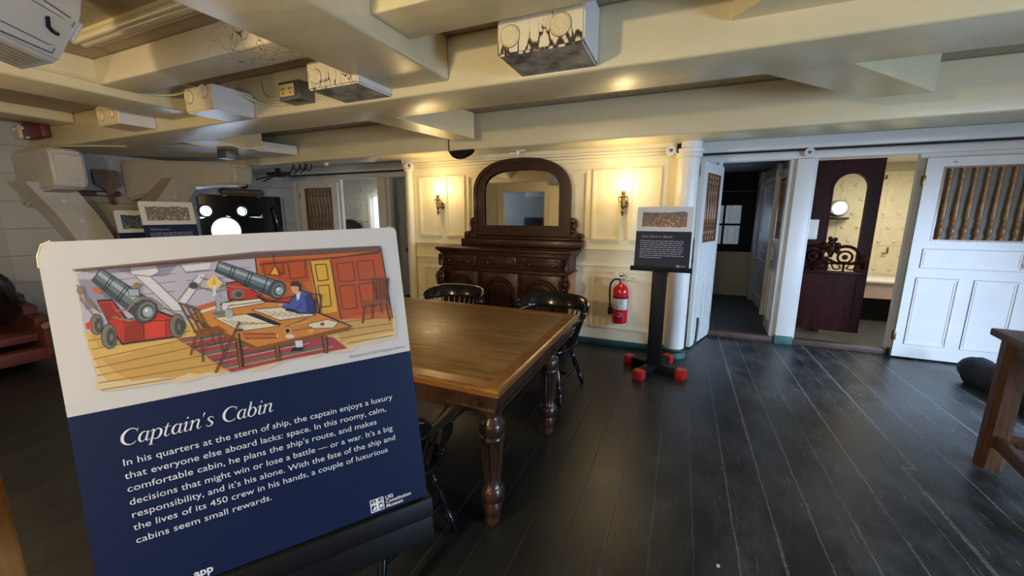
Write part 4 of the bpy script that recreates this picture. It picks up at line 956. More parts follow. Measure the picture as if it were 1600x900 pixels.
ILLUSTRATION = [
('paleyellow',[(0.0355,0.4853),(0.0495,0.4845),(0.0651,0.4881),(0.075,0.4826),(0.0912,0.4867),(0.1097,0.4839),(0.1237,0.4838),(0.1381,0.4863),(0.1529,0.4803),(0.1682,0.4811),(0.1863,0.4849),(0.2032,0.4788),(0.218,0.4823),(0.239,0.4763),(0.2557,0.4712),(0.2741,0.469),(0.2909,0.4685),(0.3105,0.4654),(0.3346,0.4704),(0.349,0.4682),(0.3764,0.4632),(0.3952,0.4628),(0.4161,0.46),(0.4371,0.4561),(0.462,0.4504),(0.4866,0.4477),(0.5127,0.4444),(0.5371,0.4504),(0.5347,0.4092),(0.5323,0.3802),(0.506,0.3826),(0.4824,0.3774),(0.4545,0.3818),(0.4355,0.3705),(0.4054,0.373),(0.3858,0.3779),(0.3617,0.3717),(0.3451,0.3768),(0.3217,0.3765),(0.3013,0.3732),(0.2815,0.3666),(0.2589,0.3666),(0.2391,0.3742),(0.2223,0.3736),(0.2008,0.3722),(0.1857,0.3748),(0.1638,0.371),(0.1483,0.371),(0.1356,0.3759),(0.1164,0.3765),(0.1013,0.3767),(0.0851,0.3777),(0.072,0.3791),(0.054,0.3791),(0.0387,0.3835),(0.0419,0.4054),(0.0397,0.4341),(0.0374,0.4576)]),
('yellow',[(0.0392,0.4835),(0.0546,0.4825),(0.0678,0.4807),(0.087,0.4768),(0.1025,0.4803),(0.1174,0.4796),(0.132,0.4806),(0.1483,0.4742),(0.169,0.4739),(0.1858,0.4769),(0.1993,0.4727),(0.2186,0.4691),(0.2377,0.4731),(0.2534,0.4674),(0.2716,0.4696),(0.2902,0.4687),(0.3118,0.4604),(0.3294,0.4635),(0.3518,0.4592),(0.3721,0.4551),(0.391,0.4572),(0.4134,0.455),(0.4325,0.4546),(0.4608,0.454),(0.4774,0.4479),(0.5035,0.4462),(0.5301,0.4455),(0.5291,0.3969),(0.4992,0.395),(0.4768,0.3915),(0.4506,0.3853),(0.4276,0.3845),(0.4106,0.3869),(0.3828,0.3864),(0.3667,0.3816),(0.3428,0.384),(0.3224,0.3825),(0.3019,0.3802),(0.2884,0.3765),(0.2687,0.3762),(0.2467,0.3818),(0.2344,0.3763),(0.2136,0.3753),(0.1973,0.3776),(0.1788,0.3841),(0.1629,0.3858),(0.1454,0.3815),(0.1298,0.3898),(0.1125,0.3904),(0.1007,0.3895),(0.0834,0.3933),(0.0718,0.3916),(0.0539,0.3962),(0.047,0.4141),(0.0439,0.4319),(0.0393,0.4558)]),
('gold',[(0.0515,0.4347),(0.0672,0.4344),(0.0823,0.4357),(0.0949,0.4407),(0.1154,0.4397),(0.1321,0.4448),(0.1465,0.4456),(0.1638,0.4445),(0.1735,0.4315),(0.1869,0.4097),(0.2033,0.3978),(0.2166,0.3808),(0.1978,0.383),(0.1762,0.3802),(0.1611,0.3865),(0.1482,0.3827),(0.1281,0.3847),(0.1139,0.3881),(0.0964,0.3884),(0.0837,0.3893),(0.0651,0.4091)]),
('gold',[(0.4131,0.4419),(0.4339,0.4449),(0.4535,0.4419),(0.4796,0.4399),(0.503,0.439),(0.5269,0.4379),(0.5273,0.4064),(0.497,0.4021),(0.4671,0.4006),(0.4438,0.3991),(0.4171,0.3939),(0.4157,0.4206)]),
('gold',[(0.0422,0.4776),(0.0564,0.4727),(0.0695,0.4664),(0.0818,0.4609),(0.0958,0.4559),(0.0811,0.4565),(0.0672,0.4524),(0.0522,0.4544)]),
('lilac',[(0.0398,0.58),(0.0531,0.582),(0.0668,0.5848),(0.0835,0.5856),(0.0966,0.5856),(0.1105,0.5865),(0.1243,0.5861),(0.1393,0.5898),(0.1545,0.5907),(0.1713,0.5888),(0.1877,0.5934),(0.2033,0.5906),(0.2196,0.5935),(0.2379,0.5943),(0.2554,0.5954),(0.274,0.5967),(0.2941,0.5982),(0.2887,0.5743),(0.289,0.5452),(0.2829,0.5167),(0.2819,0.4908),(0.265,0.4919),(0.2447,0.4886),(0.2264,0.4884),(0.2092,0.488),(0.1945,0.4858),(0.1789,0.487),(0.1608,0.4882),(0.1448,0.4857),(0.1266,0.4836),(0.1119,0.4835),(0.0955,0.485),(0.0794,0.4841),(0.065,0.483),(0.0503,0.4806),(0.0376,0.4825),(0.0369,0.502),(0.038,0.5178),(0.0375,0.538),(0.0393,0.5625)]),
('lilacdark',[(0.0408,0.5701),(0.0529,0.5688),(0.0662,0.5709),(0.0706,0.5481),(0.0709,0.5215),(0.0436,0.5202),(0.0434,0.5447)]),
('lilacdark',[(0.0876,0.5816),(0.1042,0.5837),(0.1215,0.583),(0.1387,0.5868),(0.156,0.5877),(0.1732,0.5871),(0.1516,0.5634),(0.1356,0.5646),(0.1195,0.5689),(0.1055,0.5712)]),
('greyline',[(0.0759,0.5629),(0.1645,0.5665),(0.1645,0.5678),(0.0759,0.5642)]),
('greyline',[(0.1784,0.5659),(0.2766,0.567),(0.2767,0.5684),(0.1785,0.5673)]),
('greyline',[(0.0743,0.5496),(0.1627,0.5523),(0.1628,0.5537),(0.0743,0.5509)]),
('greyline',[(0.1767,0.5517),(0.2748,0.5518),(0.2749,0.5532),(0.1767,0.553)]),
('greyline',[(0.0723,0.5338),(0.1607,0.5355),(0.1607,0.5369),(0.0724,0.5351)]),
('greyline',[(0.1746,0.5347),(0.2726,0.5337),(0.2727,0.5351),(0.1747,0.536)]),
('brownline',[(0.04,0.4674),(0.1672,0.4734),(0.1672,0.475),(0.04,0.4689)]),
('brownline',[(0.0418,0.4524),(0.1728,0.461),(0.1728,0.4626),(0.0418,0.4539)]),
('brownline',[(0.0421,0.4355),(0.1859,0.4494),(0.1858,0.451),(0.042,0.437)]),
('brownline',[(0.0418,0.4208),(0.1986,0.4331),(0.1985,0.4347),(0.0417,0.4223)]),
('brownline',[(0.0432,0.4078),(0.2037,0.4133),(0.2036,0.4149),(0.0431,0.4092)]),
('brownline',[(0.0431,0.395),(0.2088,0.3932),(0.2088,0.3949),(0.0431,0.3965)]),
('brownline',[(0.4107,0.4355),(0.5289,0.4319),(0.5289,0.4339),(0.4107,0.4373)]),
('brownline',[(0.4136,0.419),(0.5282,0.4161),(0.5281,0.4181),(0.4136,0.4208)]),
('brownline',[(0.4165,0.4024),(0.5276,0.4019),(0.5275,0.4039),(0.4165,0.4042)]),
('brownline',[(0.4297,0.3891),(0.5261,0.3891),(0.526,0.3911),(0.4296,0.391)]),
('brownline',[(0.0446,0.3827),(0.1418,0.3804),(0.1418,0.3819),(0.0446,0.3842)]),
('paper',[(0.111,0.5674),(0.1276,0.5696),(0.1622,0.5144),(0.1957,0.5617),(0.2085,0.5613),(0.1638,0.4988),(0.153,0.5013)]),
('greyline',[(0.1105,0.5668),(0.1524,0.5007),(0.1535,0.5019),(0.1115,0.568)]),
('greyline',[(0.1528,0.5004),(0.1637,0.4979),(0.164,0.4997),(0.1531,0.5022)]),
('greyline',[(0.1643,0.4982),(0.209,0.5607),(0.208,0.5618),(0.1633,0.4994)]),
('greyline',[(0.127,0.569),(0.1599,0.5167),(0.161,0.5179),(0.1281,0.5702)]),
('greyline',[(0.161,0.5167),(0.1962,0.561),(0.1952,0.5623),(0.16,0.518)]),
('paper',[(0.1062,0.586),(0.1398,0.5881),(0.1428,0.5716),(0.1303,0.5654),(0.1066,0.5709)]),
('greyline',[(0.1062,0.5851),(0.1398,0.5872),(0.1398,0.589),(0.1062,0.5868)]),
('greyline',[(0.1391,0.5878),(0.1421,0.5713),(0.1435,0.5718),(0.1404,0.5884)]),
('greyline',[(0.1426,0.5724),(0.1302,0.5662),(0.1305,0.5646),(0.143,0.5707)]),
('greyline',[(0.1305,0.5662),(0.1068,0.5717),(0.1064,0.5701),(0.1302,0.5645)]),
('paper',[(0.1706,0.5889),(0.2193,0.5893),(0.2131,0.5691),(0.1786,0.5679)]),
('greyline',[(0.17,0.5885),(0.178,0.5675),(0.1792,0.5684),(0.1713,0.5894)]),
('greyline',[(0.1786,0.5671),(0.2131,0.5682),(0.2132,0.57),(0.1786,0.5688)]),
('orange',[(0.286,0.5847),(0.5227,0.5872),(0.5295,0.4282),(0.4116,0.4442),(0.3456,0.4726),(0.2835,0.5064)]),
('redorange',[(0.4197,0.5725),(0.5219,0.5806),(0.528,0.4483),(0.4236,0.4423)]),
('amber',[(0.3797,0.5698),(0.418,0.5701),(0.4185,0.4607),(0.3849,0.459),(0.3798,0.4935)]),
('redorange',[(0.2922,0.5784),(0.3761,0.5772),(0.375,0.5302),(0.3391,0.5292),(0.2933,0.554)]),
('darkbrown',[(0.4294,0.5601),(0.461,0.5605),(0.4611,0.5626),(0.4295,0.5622)]),
('darkbrown',[(0.46,0.5615),(0.4603,0.5217),(0.4623,0.5217),(0.462,0.5616)]),
('darkbrown',[(0.4614,0.5228),(0.4297,0.5231),(0.4296,0.521),(0.4613,0.5206)]),
('darkbrown',[(0.4306,0.5221),(0.4304,0.5612),(0.4285,0.5611),(0.4287,0.522)]),
('darkbrown',[(0.4691,0.5609),(0.5021,0.5607),(0.5022,0.5629),(0.4692,0.563)]),
('darkbrown',[(0.5011,0.5617),(0.5025,0.5203),(0.5046,0.5204),(0.5032,0.5619)]),
('darkbrown',[(0.5036,0.5214),(0.4695,0.5224),(0.4694,0.5203),(0.5035,0.5192)]),
('darkbrown',[(0.4704,0.5214),(0.4702,0.562),(0.4681,0.5619),(0.4684,0.5213)]),
('darkbrown',[(0.4286,0.5126),(0.4582,0.5118),(0.4583,0.5139),(0.4287,0.5147)]),
('darkbrown',[(0.4573,0.5128),(0.4574,0.4624),(0.4594,0.4624),(0.4593,0.5129)]),
('darkbrown',[(0.4584,0.4635),(0.4295,0.4639),(0.4294,0.4618),(0.4584,0.4613)]),
('darkbrown',[(0.4304,0.4629),(0.4296,0.5137),(0.4277,0.5136),(0.4285,0.4628)]),
('darkbrown',[(0.4674,0.5118),(0.5006,0.5118),(0.5006,0.514),(0.4674,0.514)]),
('darkbrown',[(0.4995,0.5129),(0.5,0.4629),(0.5021,0.4629),(0.5016,0.5129)]),
('darkbrown',[(0.501,0.464),(0.4686,0.4636),(0.4686,0.4615),(0.5011,0.4618)]),
('darkbrown',[(0.4696,0.4626),(0.4684,0.5129),(0.4664,0.5128),(0.4676,0.4625)]),
('darkbrown',[(0.3879,0.5613),(0.4089,0.561),(0.409,0.563),(0.3881,0.5634)]),
('darkbrown',[(0.408,0.5619),(0.4084,0.529),(0.4103,0.5291),(0.4099,0.5621)]),
('darkbrown',[(0.4093,0.5301),(0.3895,0.5296),(0.3895,0.5276),(0.4093,0.528)]),
('darkbrown',[(0.3904,0.5287),(0.3889,0.5624),(0.3871,0.5622),(0.3886,0.5285)]),
('darkbrown',[(0.3883,0.5174),(0.409,0.5175),(0.409,0.5196),(0.3883,0.5194)]),
('darkbrown',[(0.4081,0.5186),(0.4075,0.4739),(0.4094,0.4739),(0.41,0.5186)]),
('darkbrown',[(0.4085,0.4749),(0.3895,0.475),(0.3895,0.4729),(0.4084,0.4728)]),
('darkbrown',[(0.3905,0.474),(0.3892,0.5184),(0.3874,0.5183),(0.3886,0.4739)]),
('darkbrown',[(0.2976,0.5721),(0.3313,0.572),(0.3314,0.574),(0.2977,0.574)]),
('darkbrown',[(0.3305,0.5729),(0.3303,0.5501),(0.3321,0.5501),(0.3322,0.573)]),
('darkbrown',[(0.3313,0.5511),(0.2983,0.5515),(0.2982,0.5496),(0.3312,0.5491)]),
('darkbrown',[(0.2991,0.5506),(0.2985,0.5731),(0.2968,0.5729),(0.2974,0.5504)]),
('darkbrown',[(0.34,0.5722),(0.3701,0.5721),(0.3702,0.5741),(0.3401,0.5742)]),
('darkbrown',[(0.3692,0.5731),(0.3687,0.5385),(0.3705,0.5385),(0.371,0.5732)]),
('darkbrown',[(0.3696,0.5395),(0.3402,0.5391),(0.3402,0.5371),(0.3696,0.5375)]),
('darkbrown',[(0.3411,0.5382),(0.3409,0.5733),(0.3392,0.5732),(0.3393,0.5381)]),
('darkbrown',[(0.4168,0.5699),(0.4224,0.4423),(0.4248,0.4424),(0.4192,0.5702)]),
('darkbrown',[(0.3786,0.5696),(0.3841,0.4615),(0.3864,0.4616),(0.3809,0.5699)]),
('darkbrown',[(0.5213,0.5871),(0.5281,0.4282),(0.5308,0.4283),(0.524,0.5873)]),
('darkbrown',[(0.2858,0.5846),(0.2845,0.5061),(0.2865,0.5061),(0.2878,0.5847)]),
('darkbrown',[(0.4198,0.5713),(0.5219,0.5793),(0.5219,0.582),(0.4197,0.5738)]),
('darkbrown',[(0.2912,0.57),(0.5187,0.5751),(0.5188,0.5778),(0.2913,0.5724)]),
('umber',[(0.0343,0.5869),(0.2923,0.5968),(0.5217,0.5928),(0.5251,0.5848),(0.2928,0.5841),(0.041,0.583)]),
('darkbrown',[(0.0396,0.5834),(0.2917,0.5912),(0.2918,0.5927),(0.0397,0.5846)]),
('darkbrown',[(0.2917,0.5912),(0.5225,0.5897),(0.5226,0.5914),(0.2918,0.5927)]),
('darkbrown',[(0.0431,0.5834),(0.2914,0.5889),(0.2915,0.5903),(0.0432,0.5846)]),
('darkbrown',[(0.2914,0.5889),(0.5222,0.587),(0.5222,0.5886),(0.2915,0.5903)]),
('darkbrown',[(0.0466,0.5835),(0.2911,0.5865),(0.2912,0.5879),(0.0467,0.5847)]),
('darkbrown',[(0.2911,0.5865),(0.5218,0.5842),(0.5219,0.5859),(0.2912,0.5879)]),
('darkbrown',[(0.0502,0.5836),(0.2908,0.5841),(0.2909,0.5855),(0.0503,0.5848)]),
('darkbrown',[(0.2908,0.5841),(0.5215,0.5815),(0.5216,0.5831),(0.2909,0.5855)]),
('darkbrown',[(0.0367,0.583),(0.1397,0.5868),(0.1397,0.5877),(0.0367,0.5839)]),
('darkbrown',[(0.0452,0.5814),(0.1599,0.5859),(0.1599,0.5867),(0.0452,0.5822)]),
('darkbrown',[(0.0538,0.5797),(0.1807,0.5849),(0.1807,0.5858),(0.0539,0.5805)]),
('darkbrown',[(0.0626,0.578),(0.2021,0.5839),(0.2022,0.5848),(0.0626,0.5788)]),
('darkbrown',[(0.0714,0.5762),(0.2242,0.5829),(0.2242,0.5838),(0.0714,0.5771)]),
('rugred',[(0.152,0.4509),(0.2081,0.4509),(0.4026,0.4085),(0.4284,0.3795),(0.3167,0.3785),(0.2235,0.3731)]),
('ruggreen',[(0.1575,0.4429),(0.2381,0.4456),(0.238,0.4499),(0.1575,0.447)]),
('rugpale',[(0.1612,0.4404),(0.2455,0.4438),(0.2455,0.4452),(0.1612,0.4417)]),
('rugdark',[(0.1706,0.4287),(0.2738,0.4327),(0.2737,0.4371),(0.1705,0.4328)]),
('rugpale',[(0.1744,0.426),(0.2816,0.4308),(0.2815,0.4323),(0.1744,0.4274)]),
('ruggreen',[(0.184,0.4141),(0.3113,0.4193),(0.3111,0.4237),(0.1839,0.4182)]),
('rugpale',[(0.1879,0.4114),(0.3194,0.4172),(0.3194,0.4187),(0.1878,0.4128)]),
('rugdark',[(0.1977,0.3992),(0.3506,0.4051),(0.3504,0.4097),(0.1975,0.4034)]),
('rugpale',[(0.2016,0.3964),(0.3592,0.4029),(0.3591,0.4045),(0.2016,0.3978)]),
('ruggreen',[(0.2116,0.384),(0.392,0.3902),(0.3917,0.3949),(0.2114,0.3882)]),
('rugpale',[(0.2156,0.3812),(0.401,0.3879),(0.4009,0.3895),(0.2156,0.3826)]),
('ink',[(0.058,0.5339),(0.0768,0.533),(0.0919,0.4953),(0.1299,0.507),(0.1542,0.4912),(0.1495,0.4532),(0.09,0.4536),(0.0794,0.453),(0.0692,0.484)]),
('red',[(0.0598,0.5311),(0.0764,0.5297),(0.0906,0.4925),(0.1295,0.5039),(0.1515,0.4889),(0.1475,0.4562),(0.091,0.4565),(0.0814,0.4561),(0.0707,0.4838)]),
('darkred',[(0.0866,0.4854),(0.111,0.4879),(0.1088,0.4571),(0.091,0.4565),(0.083,0.4567)]),
('brightred',[(0.1126,0.4876),(0.1414,0.4905),(0.1381,0.4579),(0.11,0.4586)]),
('ink',[(0.0742,0.5147),(0.0882,0.489),(0.089,0.4898),(0.075,0.5155)]),
('ink',[(0.0886,0.4887),(0.1511,0.4852),(0.1511,0.4865),(0.0887,0.49)]),
('ink',[(0.1105,0.4879),(0.1084,0.4571),(0.1093,0.457),(0.1115,0.4878)]),
('ink',[(0.1408,0.4897),(0.1374,0.4567),(0.1384,0.4566),(0.1418,0.4896)]),
('darkred',[(0.0623,0.5274),(0.0744,0.5266),(0.0773,0.4998),(0.0677,0.497)]),
('ink',[(0.0607,0.4918),(0.0594,0.4858),(0.0574,0.4807),(0.0548,0.4771),(0.0519,0.4755),(0.0492,0.476),(0.0468,0.4785),(0.0452,0.4829),(0.0445,0.4884),(0.0448,0.4945),(0.046,0.5004),(0.048,0.5055),(0.0506,0.5091),(0.0534,0.5108),(0.0562,0.5104),(0.0586,0.5079),(0.0602,0.5036),(0.0609,0.498)]),
('wheel',[(0.0598,0.492),(0.0587,0.4864),(0.0568,0.4816),(0.0545,0.4783),(0.0519,0.4767),(0.0495,0.4772),(0.0474,0.4795),(0.046,0.4835),(0.0454,0.4887),(0.0456,0.4943),(0.0468,0.4999),(0.0486,0.5046),(0.0509,0.508),(0.0534,0.5096),(0.0559,0.5092),(0.058,0.5069),(0.0594,0.5029),(0.0601,0.4977)]),
('wheeldark',[(0.0593,0.4908),(0.0585,0.4866),(0.0573,0.483),(0.0558,0.4804),(0.0542,0.4792),(0.0526,0.4795),(0.0514,0.4812),(0.0505,0.4842),(0.0502,0.488),(0.0505,0.4923),(0.0513,0.4965),(0.0525,0.5),(0.054,0.5026),(0.0556,0.5038),(0.0572,0.5036),(0.0584,0.5019),(0.0592,0.499),(0.0596,0.4951)]),
('wheel',[(0.0572,0.4907),(0.0569,0.4891),(0.0564,0.4876),(0.0558,0.4866),(0.0551,0.4861),(0.0545,0.4862),(0.054,0.4869),(0.0537,0.4881),(0.0536,0.4896),(0.0537,0.4913),(0.054,0.493),(0.0545,0.4944),(0.0551,0.4955),(0.0557,0.496),(0.0563,0.4959),(0.0568,0.4952),(0.0572,0.494),(0.0573,0.4925)]),
('ink',[(0.0752,0.4693),(0.0737,0.462),(0.0712,0.4557),(0.068,0.4514),(0.0645,0.4494),(0.0612,0.4501),(0.0584,0.4532),(0.0564,0.4586),(0.0556,0.4653),(0.0559,0.4728),(0.0574,0.4801),(0.0598,0.4862),(0.063,0.4906),(0.0664,0.4927),(0.0698,0.4921),(0.0726,0.489),(0.0746,0.4837),(0.0755,0.4769)]),
('wheel',[(0.0742,0.4695),(0.0729,0.4626),(0.0706,0.4567),(0.0677,0.4525),(0.0645,0.4507),(0.0615,0.4513),(0.0589,0.4542),(0.0572,0.4592),(0.0565,0.4656),(0.0568,0.4726),(0.0582,0.4795),(0.0604,0.4853),(0.0633,0.4895),(0.0664,0.4914),(0.0695,0.4909),(0.072,0.488),(0.0738,0.483),(0.0746,0.4766)]),
('wheeldark',[(0.0732,0.4684),(0.0722,0.4632),(0.0707,0.4587),(0.0688,0.4556),(0.0668,0.4541),(0.0649,0.4545),(0.0634,0.4566),(0.0624,0.4603),(0.062,0.4651),(0.0623,0.4704),(0.0633,0.4755),(0.0648,0.48),(0.0666,0.4831),(0.0686,0.4847),(0.0705,0.4843),(0.0721,0.4822),(0.0731,0.4785),(0.0735,0.4737)]),
('wheel',[(0.0705,0.4685),(0.0701,0.4664),(0.0695,0.4646),(0.0687,0.4633),(0.0679,0.4627),(0.0672,0.4629),(0.0665,0.4638),(0.0661,0.4652),(0.066,0.4671),(0.0661,0.4693),(0.0665,0.4713),(0.0671,0.4731),(0.0678,0.4744),(0.0686,0.475),(0.0694,0.4748),(0.07,0.474),(0.0704,0.4725),(0.0706,0.4706)]),
('ink',[(0.1662,0.472),(0.1646,0.4647),(0.1619,0.4584),(0.1584,0.4541),(0.1545,0.4521),(0.1507,0.4528),(0.1475,0.4561),(0.1452,0.4614),(0.1441,0.4682),(0.1443,0.4757),(0.1459,0.483),(0.1486,0.4892),(0.152,0.4935),(0.1559,0.4956),(0.1597,0.495),(0.163,0.4919),(0.1653,0.4865),(0.1664,0.4796)]),
('wheel',[(0.1652,0.4722),(0.1637,0.4653),(0.1612,0.4594),(0.158,0.4553),(0.1545,0.4535),(0.151,0.4541),(0.1481,0.4571),(0.1461,0.4621),(0.1451,0.4685),(0.1454,0.4755),(0.1468,0.4824),(0.1492,0.4882),(0.1524,0.4923),(0.1559,0.4942),(0.1594,0.4937),(0.1623,0.4908),(0.1644,0.4858),(0.1654,0.4793)]),
('wheeldark',[(0.164,0.4711),(0.1629,0.4659),(0.1613,0.4614),(0.1592,0.4583),(0.157,0.4568),(0.1549,0.4572),(0.1531,0.4594),(0.1519,0.4631),(0.1514,0.4679),(0.1516,0.4731),(0.1526,0.4783),(0.1543,0.4827),(0.1563,0.4859),(0.1585,0.4874),(0.1607,0.487),(0.1625,0.4849),(0.1637,0.4812),(0.1642,0.4764)]),
('wheel',[(0.1609,0.4711),(0.1605,0.469),(0.1598,0.4673),(0.159,0.466),(0.1581,0.4654),(0.1572,0.4656),(0.1565,0.4664),(0.156,0.4679),(0.1558,0.4698),(0.1559,0.472),(0.1563,0.474),(0.157,0.4758),(0.1578,0.4771),(0.1587,0.4777),(0.1596,0.4775),(0.1603,0.4766),(0.1608,0.4752),(0.161,0.4732)]),
('brightred',[(0.0401,0.4973),(0.0475,0.4995),(0.0478,0.4877),(0.0406,0.4869)]),
('wheeldark',[(0.1677,0.4727),(0.1671,0.4697),(0.166,0.4671),(0.1647,0.4653),(0.1632,0.4645),(0.1618,0.4647),(0.1605,0.466),(0.1597,0.4682),(0.1593,0.471),(0.1594,0.4741),(0.16,0.4771),(0.1611,0.4797),(0.1624,0.4815),(0.1639,0.4823),(0.1653,0.4821),(0.1666,0.4808),(0.1674,0.4786),(0.1678,0.4758)]),
('rope',[(0.0727,0.5012),(0.095,0.4912),(0.0958,0.494),(0.0734,0.504)]),
('rope',[(0.0958,0.4912),(0.1132,0.5015),(0.1124,0.5043),(0.095,0.4939)]),
('rope',[(0.1231,0.5045),(0.1434,0.5059),(0.1434,0.5085),(0.123,0.5071)]),
('rope',[(0.1427,0.5062),(0.1549,0.4931),(0.1563,0.4952),(0.1441,0.5082)]),
('rope',[(0.042,0.5503),(0.0492,0.5245),(0.0508,0.5255),(0.0437,0.5513)]),
('rope',[(0.0494,0.524),(0.0572,0.5145),(0.0585,0.5164),(0.0506,0.5259)]),
('rope',[(0.0376,0.5614),(0.0398,0.5385),(0.0412,0.5389),(0.0391,0.5618)]),
('rope',[(0.0398,0.5383),(0.0442,0.5191),(0.0456,0.5198),(0.0412,0.5391)]),
('brownline',[(0.0441,0.5417),(0.0597,0.5103),(0.0609,0.5115),(0.0454,0.5429)]),
('brownline',[(0.0378,0.5384),(0.0527,0.503),(0.054,0.5041),(0.0391,0.5395)]),
('rope',[(0.045,0.5513),(0.0444,0.5489),(0.0435,0.5468),(0.0422,0.5453),(0.0408,0.5446),(0.0394,0.5447),(0.0382,0.5458),(0.0373,0.5475),(0.0369,0.5498),(0.0369,0.5523),(0.0375,0.5548),(0.0384,0.5569),(0.0397,0.5584),(0.0411,0.5591),(0.0425,0.5589),(0.0437,0.5579),(0.0446,0.5562),(0.0451,0.5539)]),
('orange',[(0.0656,0.5442),(0.0646,0.5433),(0.0632,0.5432),(0.0614,0.5439),(0.0595,0.5452),(0.0577,0.547),(0.0563,0.5491),(0.0554,0.5513),(0.0551,0.5532),(0.0554,0.5546),(0.0564,0.5555),(0.0579,0.5556),(0.0596,0.555),(0.0615,0.5537),(0.0633,0.5519),(0.0647,0.5498),(0.0657,0.5476),(0.066,0.5457)]),
('rope',[(0.1157,0.5505),(0.1152,0.5484),(0.114,0.5467),(0.1125,0.5456),(0.1108,0.5451),(0.109,0.5453),(0.1074,0.5462),(0.1062,0.5477),(0.1056,0.5496),(0.1055,0.5517),(0.1061,0.5537),(0.1072,0.5553),(0.1087,0.5565),(0.1104,0.557),(0.1122,0.5568),(0.1138,0.5559),(0.115,0.5544),(0.1157,0.5525)]),
('steel',[(0.0811,0.5376),(0.0804,0.5359),(0.0791,0.5345),(0.0772,0.5337),(0.0749,0.5334),(0.0726,0.5337),(0.0705,0.5346),(0.0689,0.5359),(0.0679,0.5375),(0.0677,0.5393),(0.0683,0.5409),(0.0697,0.5423),(0.0716,0.5432),(0.0738,0.5435),(0.0761,0.5432),(0.0782,0.5423),(0.0799,0.541),(0.0809,0.5393)]),
('steel',[(0.0566,0.5661),(0.0696,0.5848),(0.1274,0.5214),(0.1059,0.4922)]),
('steellight',[(0.0667,0.5806),(0.0638,0.5763),(0.1176,0.5082),(0.1225,0.5148)]),
('steeldark',[(0.0573,0.567),(0.0602,0.5712),(0.1117,0.5002),(0.1064,0.4929)]),
('ink',[(0.0567,0.5651),(0.0704,0.5848),(0.0695,0.5858),(0.0559,0.5661)]),
('ink',[(0.0672,0.5493),(0.0827,0.5714),(0.0818,0.5725),(0.0663,0.5504)]),
('ink',[(0.0696,0.5456),(0.0855,0.5683),(0.0846,0.5694),(0.0687,0.5467)]),
('ink',[(0.0807,0.5288),(0.0987,0.5539),(0.0978,0.5551),(0.0799,0.5299)]),
('ink',[(0.0832,0.525),(0.1016,0.5508),(0.1007,0.5519),(0.0823,0.5262)]),
('ink',[(0.0956,0.5062),(0.1163,0.5347),(0.1154,0.5359),(0.0948,0.5074)]),
('ink',[(0.0563,0.5656),(0.1055,0.4917),(0.1062,0.4926),(0.057,0.5665)]),
('ink',[(0.0693,0.5843),(0.1271,0.5209),(0.1277,0.522),(0.0699,0.5853)]),
('ink',[(0.1272,0.4931),(0.1222,0.4882),(0.1167,0.4855),(0.1111,0.4854),(0.1063,0.4879),(0.1027,0.4926),(0.1007,0.499),(0.1007,0.5062),(0.1026,0.5136),(0.1061,0.5201),(0.111,0.5251),(0.1165,0.5279),(0.122,0.5281),(0.127,0.5258),(0.1307,0.5211),(0.1327,0.5146),(0.1328,0.5072),(0.1308,0.4997)]),
('steeldark',[(0.1264,0.4941),(0.1217,0.4895),(0.1165,0.4869),(0.1113,0.4867),(0.1068,0.489),(0.1035,0.4933),(0.1017,0.4993),(0.1018,0.5061),(0.1036,0.513),(0.1069,0.5191),(0.1115,0.5238),(0.1166,0.5265),(0.1218,0.5268),(0.1264,0.5246),(0.1299,0.5203),(0.1317,0.5143),(0.1317,0.5074),(0.1298,0.5004)]),
('steel',[(0.125,0.4959),(0.1213,0.4922),(0.1172,0.4901),(0.1131,0.4899),(0.1096,0.4916),(0.107,0.4949),(0.1056,0.4996),(0.1057,0.505),(0.1072,0.5104),(0.1099,0.5154),(0.1135,0.5191),(0.1177,0.5213),(0.1218,0.5216),(0.1254,0.52),(0.128,0.5166),(0.1294,0.5119),(0.1293,0.5065),(0.1278,0.5009)]),
('rope',[(0.1246,0.4964),(0.1214,0.4931),(0.1177,0.4913),(0.114,0.4912),(0.1109,0.4928),(0.1085,0.4959),(0.1072,0.5),(0.1072,0.5048),(0.1085,0.5097),(0.1109,0.514),(0.1141,0.5173),(0.1177,0.5191),(0.1214,0.5193),(0.1246,0.5178),(0.127,0.5147),(0.1283,0.5105),(0.1283,0.5056),(0.127,0.5007)]),
('steeldark',[(0.124,0.4975),(0.1212,0.4946),(0.1179,0.493),(0.1147,0.4928),(0.1119,0.4942),(0.1099,0.4968),(0.1088,0.5005),(0.1089,0.5047),(0.11,0.509),(0.1121,0.5128),(0.1149,0.5157),(0.1181,0.5174),(0.1213,0.5176),(0.1242,0.5163),(0.1262,0.5136),(0.1273,0.5099),(0.1273,0.5057),(0.1262,0.5013)]),
('steellight',[(0.1261,0.5035),(0.1253,0.5005),(0.1238,0.4979),(0.1217,0.4962),(0.1194,0.4955),(0.117,0.4958),(0.1149,0.4972),(0.1134,0.4995),(0.1125,0.5024),(0.1125,0.5056),(0.1133,0.5086),(0.1148,0.5111),(0.1168,0.5129),(0.1192,0.5137),(0.1215,0.5133),(0.1236,0.5119),(0.1252,0.5096),(0.1261,0.5067)]),
('white',[(0.1202,0.5071),(0.12,0.5062),(0.1195,0.5055),(0.1188,0.505),(0.118,0.5048),(0.1173,0.5049),(0.1166,0.5053),(0.116,0.506),(0.1157,0.5068),(0.1157,0.5077),(0.1159,0.5086),(0.1164,0.5093),(0.1171,0.5098),(0.1179,0.51),(0.1187,0.5099),(0.1194,0.5095),(0.1199,0.5088),(0.1202,0.508)]),
('steellight',[(0.0983,0.5474),(0.1122,0.5457),(0.112,0.5335),(0.0986,0.5344)]),
('ink',[(0.0982,0.5468),(0.1121,0.5451),(0.1123,0.5462),(0.0983,0.5479)]),
